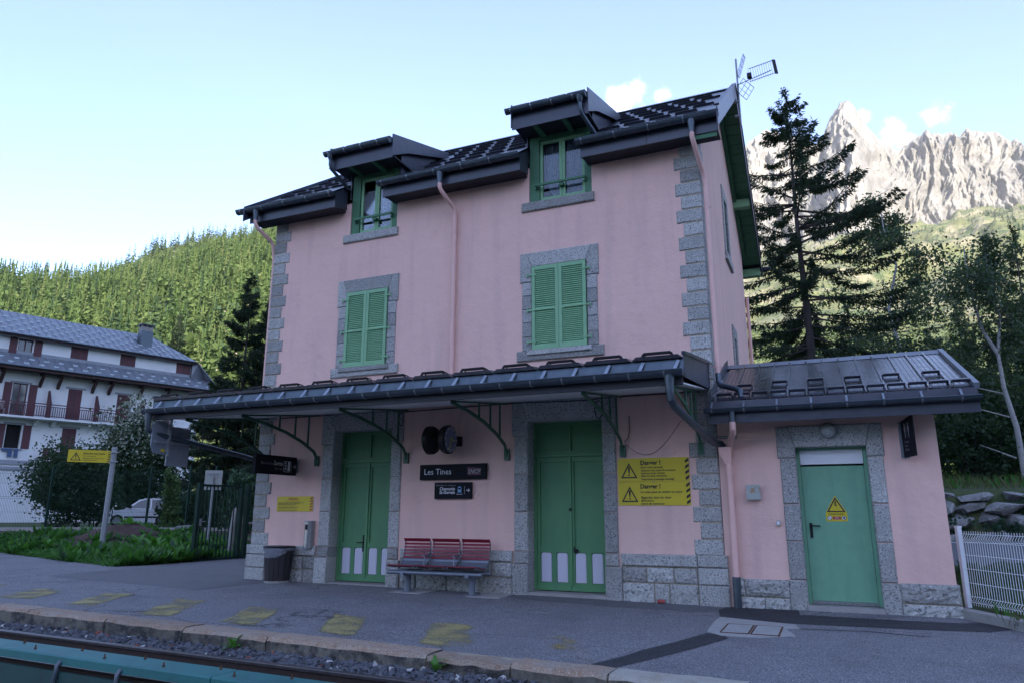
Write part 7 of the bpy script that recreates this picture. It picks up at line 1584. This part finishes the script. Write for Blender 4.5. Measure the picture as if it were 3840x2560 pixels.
mb = MB(); yy = [4.9, 6.5, 9, 11, 12.8]
mb.v = [(x, y, right_ground(x, y) + .05) for x in (-6, 6, 40) for y in yy]; mb.f = [(i * 5 + k, (i + 1) * 5 + k, (i + 1) * 5 + k + 1, i * 5 + k + 1) for i in range(2) for k in range(4)]; mb.mi = [0] * 8
struct(mb.build('road', M['road']))
for y0, y1, x1 in ((5.3, 5.45, 40), (12.2, 12.35, 40)):
    mb = MB(); mb.v = [(-6, y0, right_ground(0, y0) + .055), (x1, y0, right_ground(0, y0) + .055), (x1, y1, right_ground(0, y1) + .055), (-6, y1, right_ground(0, y1) + .055)]; mb.f = [(0, 1, 2, 3)]; mb.mi = [0]; struct(mb.build('road_line', M['sign_white']))
bw = thing('boulder_wall', 'wall of big grey mossy boulders holding the grassy terrace across the road', 'retaining wall', (6, 13.4, .5)); rgq = random.Random(12)
for rowi, (z0, hh) in enumerate(((.35, .55), (.85, .5), (1.3, .45), (1.72, .28))):
    x = 1.0 + rowi * .3
    while x < 16:
        w_ = rgq.uniform(.5, 1.15) * (1.35 if rowi == 3 else 1); vs, fs = rock(rgq, 16); mb = MB(); y_ = 13.2 + rowi * .17 + rgq.uniform(-.12, .12); tz = rgq.uniform(-.18, .18)
        mb.add([(x + w_ / 2 + v.x * w_ * .60, y_ + v.y * .45, z0 + hh / 2 + (v.z + tz * v.x) * hh * .78) for v in vs], fs); mb.build('boulder', M['boulder'], bw); x += w_ * rgq.uniform(.92, 1.1)
rg = np.random.default_rng(91); lv = Leaves()
for _ in range(9000):
    r_ = rg.random(); x, y = rg.uniform(3.5, 11), rg.uniform(-1.2, 4.7)
    if r_ > .45: x, y = rg.uniform(1, 15), rg.uniform(14, 27)
    h = rg.uniform(.10, .32) * (1.4 if y > 14 else 1); u = np.array([rg.normal() * .4, rg.normal() * .4, 1]) * h; lv.quad(np.array([x, y, right_ground(x, y)]), u, np.array([rg.normal(), rg.normal(), 0]) * .012 * (1.6 if y > 14 else 1), 0 if rg.random() < .6 else 1)
for _ in range(900):
    x, y = rg.uniform(3.6, 9), rg.uniform(.3, 4.6); o = np.array([x, y, right_ground(x, y)])
    for q in range(5): u = np.array([rg.normal(), rg.normal(), rg.uniform(.3, 1.4)]) * .11; lv.quad(o + np.array([0, 0, rg.uniform(0, .25)]), u, np.cross(u, rand_dirs(rg, 1)[0]) * .3, 2)
stuff(lv.build('verge_grass', [M['dry_grass'], M['leaf_weed'], M['leaf_shrub']]))
for k, (x, y, s_, n, lab) in enumerate(((7.55, 13.15, (.75, .5, 1.3), 1500, 'green shrub growing out of the boulders at the right edge'), (6.8, 13.6, (.7, .5, .6), 800, 'small green plant on top of the boulder wall'), (5.0, 13.4, (.5, .4, .5), 500, 'little green tuft low in the boulders beside the annex'), (6.1, 12.95, (.5, .35, .55), 600, 'leafy plant at the foot of the boulder wall'), (9.2, 14.4, (1.0, .7, .8), 1200, 'wide low plant on the terrace edge above the boulders'))):
    shrub('wild_plant', lab, (x, y, right_ground(x, y) + (-.1 if y > 13 else .1)), s_, 95 + k, n, .10, lm='leaf_shrub', clumps=14, cat='plant', stems=3)
# ---------------------------------------------------------------- right: trees
spruce('spruce_tree', 'tallest spruce, thin and ragged, rising right beside the station gable', at_dist(-.35, 28, 2.2), 15.7, 4.9, 101, None, .14, whorls=38, twig=.36, dens=2.1, low=.05, tr=.20, prof=lambda s: float(np.interp(s, [0, .3, .62, .74, .85, .93, 1], [3.2, 3.6, 3.5, 2.9, 1.35, .8, .15])))
broadleaf('birch_tree', 'slender grey green birch in front of the mountain, right of the tallest spruce', at_dist(5.6, 36, 3.0), 13.2, 4.3, 102, None, .13, 30000, clear=.10, shape=.75, droop=.35)
b0 = at_dist(11.75, 30, 2.9); f0 = at_dist(11.35, 30, 6.8)
broadleaf('birch_tree', 'birch with a pale leaning trunk at the right edge, forking into a high crown', b0, 8.6, 2.7, 103, None, .11, 15000, clear=.46, trunk_r=.10, trunk_pts=[b0, b0.lerp(f0, .35) + Vector((.06, 0, 0)), b0.lerp(f0, .7) + Vector((-.05, 0, 0)), f0, f0 + Vector((.25, .1, 1.4)), f0 + Vector((.1, .3, 2.7)), f0 + Vector((.2, .3, 4.2))], droop=.3)
mb = MB(); mb.tube([f0, f0 + Vector((-.35, 0, .9)), f0 + Vector((-.55, .1, 2.6)), f0 + Vector((-.5, .2, 4.2))], [.07, .055, .035, .015], 7)
for z_, dx in ((-1.4, -1.5), (-2.2, -1.3), (-3.6, -1.0)): p = f0 + Vector((.05, 0, z_)); mb.tube([p, p + Vector((dx * .5, 0, .25)), p + Vector((dx, .1, .5))], [.03, .02, .01], 5)
bo = [o for o in bpy.data.objects if o.get('label', '').startswith('birch with a pale leaning')][0]; mb.build('limb', M['bark_birch'], bo, True)
spruce('spruce_tree', 'dark spruce with a pointed top at the right edge behind the leaning birch', at_dist(13.2, 44, 3.5), 12.6, 2.6, 104, None, .12, twig=.42, dens=1.5)
TR = [(1.2, 44, 7.5, 2.4, 'round dark green tree just right of the tall spruce trunk'), (3.2, 50, 7.4, 2.8, 'dark leafy tree in the second row behind the birch'), (5.0, 41, 5.8, 2.4, 'bushy green tree below the birch above the annex roof'), (6.9, 46, 7.0, 2.5, 'dense tree standing left of the leaning birch'), (8.3, 38, 6.0, 2.2, 'medium green tree between the two birches'), (9.6, 52, 8.0, 2.6, 'tall dark tree behind the leaning birch trunk'), (12.9, 41, 6.6, 2.4, 'dark tree at the far right edge behind the leaning birch'), (14.6, 38, 6.8, 2.4, 'leafy tree reaching into the right edge of the view'), (10.4, 35, 4.4, 2.0, 'low tree with light leaves behind the annex corner')]
for k, (h, d, H_, r_, lab) in enumerate(TR):
    broadleaf('bushy_tree', lab, at_dist(h, d, 2.75 + max(0, d - 36) * .04), H_, r_, 110 + k, None, .15, 9500, bark='bark_spruce', lm='leaf_dark' if k % 2 else 'leaf_birch', clear=.10, shape=.45, droop=.2)
for k, (h, d, H_, r_, lab) in enumerate([(-1.6, 40, 9.5, 2.4, 'dark spruce showing between the gable and the tall spruce'), (2.4, 38, 8.2, 2.3, 'shorter dark spruce at the foot of the tall ragged one'), (7.6, 58, 11.5, 2.8, 'far dark spruce filling the gap left of the leaning birch'), (11.0, 60, 10.5, 2.8, 'dark spruce deep in the wood behind the leaning birch'), (4.2, 62, 11.5, 2.8, 'dark spruce deep in the wood below the mountain'), (15.2, 56, 12.5, 2.4, 'dark spruce half outside the right edge'), (9.4, 48, 10.6, 2.0, 'slim spruce rising left of the leaning birch crown'), (12.2, 54, 10.8, 2.0, 'slim spruce close behind the leaning birch crown')]):
    spruce('spruce_tree', lab, at_dist(h, d, 3.0 + max(0, d - 36) * .04), H_, r_, 130 + k, None, .06, twig=.5, dens=1.2)
for k, (h, d, s_, lab) in enumerate([(9.2, 33, (2.2, 1.6, 3.0), 'dark undergrowth bush behind the annex corner on the terrace'), (11.2, 37, (3.0, 1.8, 2.6), 'dark undergrowth bush at the foot of the leaning birch'), (13.6, 35, (2.6, 1.6, 3.4), 'dark undergrowth bush at the right edge of the terrace'), (10.2, 44, (4.5, 2, 4.6), 'deep shaded thicket behind the leaning birch'), (13.8, 46, (4.5, 2, 5.2), 'deep shaded thicket at the right edge')]):
    shrub('undergrowth_bush', lab, at_dist(h, d, 2.7), s_, 140 + k, 4200, .16, lm='leaf_dark', clumps=34)

# ---------------------------------------------------------------- forested hills, mountain, the ridge that shades the station
def tab(h, T): return np.interp(h, [a for a, b in T], [b for a, b in T])
CREST = [(-110, 70), (-75, 92), (-62, 99), (-57, 106), (-52, 118), (-47, 138), (-42, 160), (-30, 165), (-15, 110), (-5, 60), (0, 40), (20, 30), (45, 40), (80, 60)]
FAR = [(-110, 120), (-75, 150), (-62, 180), (-57, 215), (-54, 268), (-51, 305), (-48, 322), (-45, 336), (-42, 352), (-36, 370), (-20, 300), (-10, 240), (-5, 222), (0, 213), (20, 213), (45, 230), (80, 230)]
def hill_z(h, r):
    c, f = tab(h, CREST), tab(h, FAR); x = CAMP.x + r * np.sin(np.radians(h)); y = CAMP.y + r * np.cos(np.radians(h))
    z = np.where(r < 430, c * np.clip((r - 118) / 312, 0, 1) ** .92, np.where(r < 540, c - (r - 430) * .05, (c - 5.5) + (f - c + 5.5) * np.clip((r - 540) / 360, 0, 1)))
    z = z + (fbm(x * .012 + 50, y * .012 + 50, 4) - .5) * 8 * np.clip((r - 140) / 150, 0, 1)
    return np.where(r > 900, f - (r - 900) * .02, z) - .2
hs = np.linspace(-100, 70, 180); rr = np.concatenate([np.linspace(112, 430, 50), np.linspace(440, 960, 40)]); HH, RR = np.meshgrid(hs, rr, indexing='ij'); ZZ = hill_z(HH, RR)
V = np.stack([CAMP.x + RR * np.sin(np.radians(HH)), CAMP.y + RR * np.cos(np.radians(HH)), ZZ], -1).reshape(-1, 3)
struct(link('forest_hill', np_mesh('forest_hill', V, grid_faces(len(hs), len(rr)), M['forest_floor'], smooth=True)))
def conifer(rg, nb, H=1.0, R_=.17, wid=.34):
    """ragged conifer of drooping boughs, unit height: arrays of quads"""
    s = np.linspace(.06, .97, nb) + rg.uniform(-.02, .02, nb); a = np.arange(nb) * 2.4 + rg.uniform(-.5, .5, nb); L = R_ * (1 - s) ** .8 * rg.uniform(.65, 1.2, nb) + .012
    d = np.stack([np.cos(a), np.sin(a), np.zeros(nb)], 1); sd = np.stack([-np.sin(a), np.cos(a), np.zeros(nb)], 1); c = np.zeros((nb, 3)); c[:, 2] = s + .02
    u = d * L[:, None]; u[:, 2] = -L * rg.uniform(.25, .75, nb); w = sd * (L * wid * rg.uniform(.8, 1.3, nb))[:, None]; w[:, 2] += rg.normal(0, .25, nb) * L
    V = np.empty((nb, 4, 3)); V[:, 0] = c; V[:, 1] = c + u * .6 + w; V[:, 2] = c + u; V[:, 3] = c + u * .6 - w
    top = np.array([[[-.012, 0, .86], [.012, 0, .86], [.004, 0, 1.02], [-.004, 0, 1.02]], [[0, -.012, .86], [0, .012, .86], [0, .004, 1.02], [0, -.004, 1.02]]])
    return np.concatenate([V, top]).reshape(-1, 3)
def roundtree(rg, nb, R_=.24):
    d = rand_dirs(rg, nb, .1); r = R_ * rg.uniform(.5, 1, (nb, 1)) ** .5; c = d * r * np.array([1, 1, 1.5]) + np.array([0, 0, .58]); u = rand_dirs(rg, nb) * .085; w = np.cross(u, rand_dirs(rg, nb)) * .55
    V = np.empty((nb, 4, 3)); V[:, 0] = c; V[:, 1] = c + u * .5 + w; V[:, 2] = c + u; V[:, 3] = c + u * .5 - w; return V.reshape(-1, 3)
FM = [mat('forest_leaf', c, .8, trans=tuple(min(1, q * 1.6) for q in c), spec=.2) for c in ((.088, .13, .044), (.112, .155, .05), (.052, .088, .042), (.14, .168, .064), (.092, .142, .046))]
FT = mat('forest_trunk', (.26, .22, .18), .9)
rg = np.random.default_rng(200); protos = [conifer(rg, 58, R_=.135, wid=.36) for _ in range(6)] + [conifer(rg, 64, R_=.17, wid=.34) for _ in range(3)] + [roundtree(rg, 76) for _ in range(3)]; fprotos = [conifer(rg, 30, R_=.17, wid=.6) for _ in range(5)]
pos = []
def plant(h0, h1, r0, r1, n, dmin):
    k = 0
    while k < n:
        h = rg.uniform(h0, h1); r = math.sqrt(rg.uniform(r0 * r0, r1 * r1)); z = float(hill_z(np.array([h]), np.array([r]))[0]); pos.append((CAMP.x + r * math.sin(R(h)), CAMP.y + r * math.cos(R(h)), z, h, r)); k += 1
plant(-67, -39, 150, 445, 5600, 4); plant(-39, -22, 150, 445, 1300, 4); plant(-80, -67, 200, 445, 600, 4); plant(-36, -20, 600, 905, 700, 6); plant(-63, -36, 600, 905, 1500, 6); plant(-6, 24, 122, 440, 900, 4); plant(-6, 24, 440, 900, 900, 5)
VV, mi = [], []; indiv = []
cand = sorted([i for i, p in enumerate(pos) if -63 < p[3] < -41.5 and p[4] < 446], key=lambda i: -(pos[i][4] > 395) * 2 - (pos[i][4] < 215))
indiv = set(cand[:280])
TM = {}
for k_, P in enumerate(protos):
    for m_ in range(5):
        pass
tcount = 0
for i, (x, y, z, h, r) in enumerate(pos):
    far = r > 500; P = fprotos[rg.integers(0, 5)] if far else protos[min(11, int(rg.integers(0, 13)))]; kind = next(k for k, q in enumerate(fprotos if far else protos) if q is P)
    H_ = rg.choice([rg.uniform(9, 16), rg.uniform(14, 20), rg.uniform(17, 25)]) * (1.0 if kind < 9 else .72); a = rg.uniform(0, 6.28); m_ = int(rg.choice(5, p=[.28, .24, .2, .1, .18]))
    if h > -8: m_ = int(rg.choice([1, 3, 4]))
    if i in indiv:
        key = (kind, m_)
        if key not in TM:
            me = np_mesh('hillside_tree', P, np.arange(len(P)).reshape(-1, 4), FM[m_]); TM[key] = me
        o = link('hillside_tree', TM[key], None, (x, y, z - .4), (0, 0, a), (H_ * .95, H_ * .95, H_)); tag(o, 'sunlit tree among many on the forested hillside behind the white house', 'tree', 'sunlit trees on the hillside'); continue
    ca, sa = math.cos(a), math.sin(a); q = P * np.array([H_ * .95, H_ * .95, H_]); VV.append(np.stack([q[:, 0] * ca - q[:, 1] * sa + x, q[:, 0] * sa + q[:, 1] * ca + y, q[:, 2] + z - .4], 1)); mi.append(np.full(len(P) // 4, m_))
VV = np.concatenate(VV); mi = np.concatenate(mi)
stuff(link('forest', np_mesh('forest', VV, np.arange(len(VV)).reshape(-1, 4), FM, mi)))
tk = MB()
for i, (x, y, z, h, r) in enumerate(pos[:5600:12]): tk.bar((x, y, z), (x, y, z + 11), .42, .42)
stuff(tk.build('forest_trunks', FT))
# lower mountain slope and rock walls
mat('alpine_slope', (.115, .125, .05), 1.0, var=[(.012, (.20, .185, .12), .48, .62, 6), (.03, (.06, .085, .03), .5, .62, 5), (.004, (.20, .19, .15), .58, .75, 4)], bump=[(.05, 1.0)])
mat('mountain_rock', (.17, .165, .155), .95, var=[(.012, (.12, .118, .116), .45, .65, 8), (.05, (.205, .2, .19), .5, .7, 5), (.004, (.24, .232, .218), .45, .7, 5)], bump=[(.06, .7), (.2, .6)], stretch=(1, 1, .45))
MD = 3000.0; MH = 7.0; mc, ms2 = math.cos(R(MH)), math.sin(R(MH))
def mw(s, t, z): return np.stack([CAMP.x + s * mc + t * ms2, CAMP.y - s * ms2 + t * mc, z], -1)    # s to the right, t away from the station
s_ = np.linspace(-1200, 1300, 150); t_ = np.linspace(850, 3100, 110); SS, TT = np.meshgrid(s_, t_, indexing='ij')
zz = 190 + (TT - 850) * .395 + (fbm(SS * .005 + 9, TT * .004 + 9, 6, .6, True) - .45) * 170 * np.clip((TT - 850) / 300, 0, 1)
struct(link('alpine_slope', np_mesh('alpine_slope', mw(SS, TT, zz).reshape(-1, 3), grid_faces(150, 110), M['alpine_slope'], smooth=True)))
rg = np.random.default_rng(300); VV = []; n = 8500; sx = rg.uniform(-450, 750, n); tx = rg.uniform(1000, 2800, n); keep = fbm(sx * .010 + 3, tx * .006 + 3, 4) > .44 + .09 * (tx - 1000) / 1800; sx, tx = sx[keep], tx[keep]
i_ = np.clip(((sx + 1200) / 2500 * 149).astype(int), 0, 148); j_ = np.clip(((tx - 850) / 2250 * 109).astype(int), 0, 108); zt = zz[i_, j_]; W_ = mw(sx, tx, zt)
for p in W_: P = fprotos[rg.integers(0, 5)]; H_ = rg.uniform(10, 22); VV.append(P * np.array([H_, H_, H_]) + p - np.array([0, 0, 1.5]))
VV = np.concatenate(VV); stuff(link('alpine_trees', np_mesh('alpine_trees', VV, np.arange(len(VV)).reshape(-1, 4), FM[2])))
PK = [(1690, 420), (1715, 335), (1735, 318), (1760, 300), (1800, 310), (1850, 330), (1880, 330), (1893, 318), (1900, 290), (1915, 262), (1928, 240), (1938, 234), (1950, 233), (1958, 240), (1972, 262), (1985, 285), (2000, 300), (2020, 322), (2040, 338), (2062, 345), (2080, 335), (2100, 322), (2118, 310), (2126, 300), (2140, 308), (2165, 312), (2180, 306), (2200, 322), (2222, 300), (2232, 304), (2258, 308), (2285, 305), (2300, 312), (2322, 328), (2335, 322), (2352, 338), (2380, 360), (2460, 350), (2600, 420), (2750, 520)]
ps, pz_ = [], []
for u, v in PK:
    r = ray(u * 1.63265, v * 1.63265); a = Vector((r.x, r.y)); fwd = Vector((ms2, mc)); rt = Vector((mc, -ms2)); k = MD / a.dot(fwd); ps.append(a.dot(rt) * k); pz_.append(CAMP.z + r.z * k)
ni, nj = 560, 190; sx = np.linspace(ps[0], ps[-1], ni); top = np.interp(sx, ps, pz_) + (fbm(sx * .045, sx * 0 + 4, 4, .6) - .5) * 26 + (fbm(sx * .012, sx * 0 + 8, 3, .6, True) - .5) * 24
w_ = np.linspace(0, 1, nj) ** 1.15; base = 760.0
SX = np.repeat(sx[:, None], nj, 1); Z = top[:, None] + (base - top[:, None]) * w_[None, :]; drop = top[:, None] - Z
wx = (fbm(SX * .004 + 11, Z * .003 + 60, 3) - .5) * 160; SW = SX + wx; rid = fbm(SW * .0052 - Z * .0006, Z * .0012 + 5, 4, .5, True); rid2 = fbm(SW * .022 + Z * .003 + 40, Z * .0040 + 15, 4, .55, True); rid3 = fbm(SW * .075 - Z * .02, Z * .014 + 7, 4, .6, True)
T = -drop * .50 - (rid - .45) * 230 * np.clip(drop / 110, .05, 1) - (rid2 - .45) * 95 * np.clip(drop / 60, .1, 1) - (rid3 - .45) * 30 * np.clip(drop / 40, .15, 1)
T = T - 190 * np.exp(-((SX - np.interp(0, [0], [ps[12]])) / 130) ** 2) * np.clip(drop / 420, 0, 1)
SX2 = SX + (fbm(SX * .012 + 70, Z * .014 + 3, 5) - .5) * 26 * np.clip(drop / 60, 0, 1)
struct(link('mountain', np_mesh('mountain', mw(SX2, MD + T, Z).reshape(-1, 3), grid_faces(ni, nj), M['mountain_rock'])))
mbk = MB(); mbk.v = [tuple(q) for q in mw(sx[::8], np.full(len(sx[::8]), MD), top[::8] - 4)] + [tuple(q) for q in mw(sx[::8], np.full(len(sx[::8]), MD + 900), np.full(len(sx[::8]), base))]; n = len(sx[::8]); mbk.f = [(i, i + 1, n + i + 1, n + i) for i in range(n - 1)]; mbk.mi = [0] * (n - 1); struct(mbk.build('mountain_back', M['mountain_rock']))
# western ridge behind the photographer
RD = 600.0; az2 = Vector((0.45, -0.89, 0)).normalized(); pr_ = Vector((-az2.y, az2.x, 0)); s_ = np.linspace(-1700, 1700, 120); q_ = np.linspace(-420, 500, 30); SS, QQ = np.meshgrid(s_, q_, indexing='ij')
crest = 40 + math.tan(SUN_EL) * RD + (fbm(SS * .01 + 5, SS * 0 + 2, 4) - .5) * 8; crest = crest * (1 - .60 * np.clip((np.abs(SS) - 120) / 420, 0, 1) ** .8)
ZR = crest * np.clip(1 - np.abs(QQ) / 430, 0, 1) ** .9 - 1
struct(link('western_ridge', np_mesh('western_ridge', np.stack([az2.x * (RD + QQ) + pr_.x * SS, az2.y * (RD + QQ) + pr_.y * SS, ZR], -1).reshape(-1, 3), grid_faces(120, 30), M['forest_floor'], smooth=True)))
# ---------------------------------------------------------------- thin valley haze
hz = bpy.data.materials.new('haze'); hz.use_nodes = True; _n = hz.node_tree.nodes; _n.clear(); _o = _n.new('ShaderNodeOutputMaterial'); _v = _n.new('ShaderNodeVolumePrincipled')
_v.inputs['Color'].default_value = (.86, .92, 1.0, 1); _v.inputs['Density'].default_value = 0.000035; _v.inputs['Anisotropy'].default_value = 0.0
hz.node_tree.links.new(_v.outputs[0], _o.inputs['Volume'])
hb = MB().box((-2600, -2400, -60), (3200, 5200, 2300)).build('haze', hz); stuff(hb)
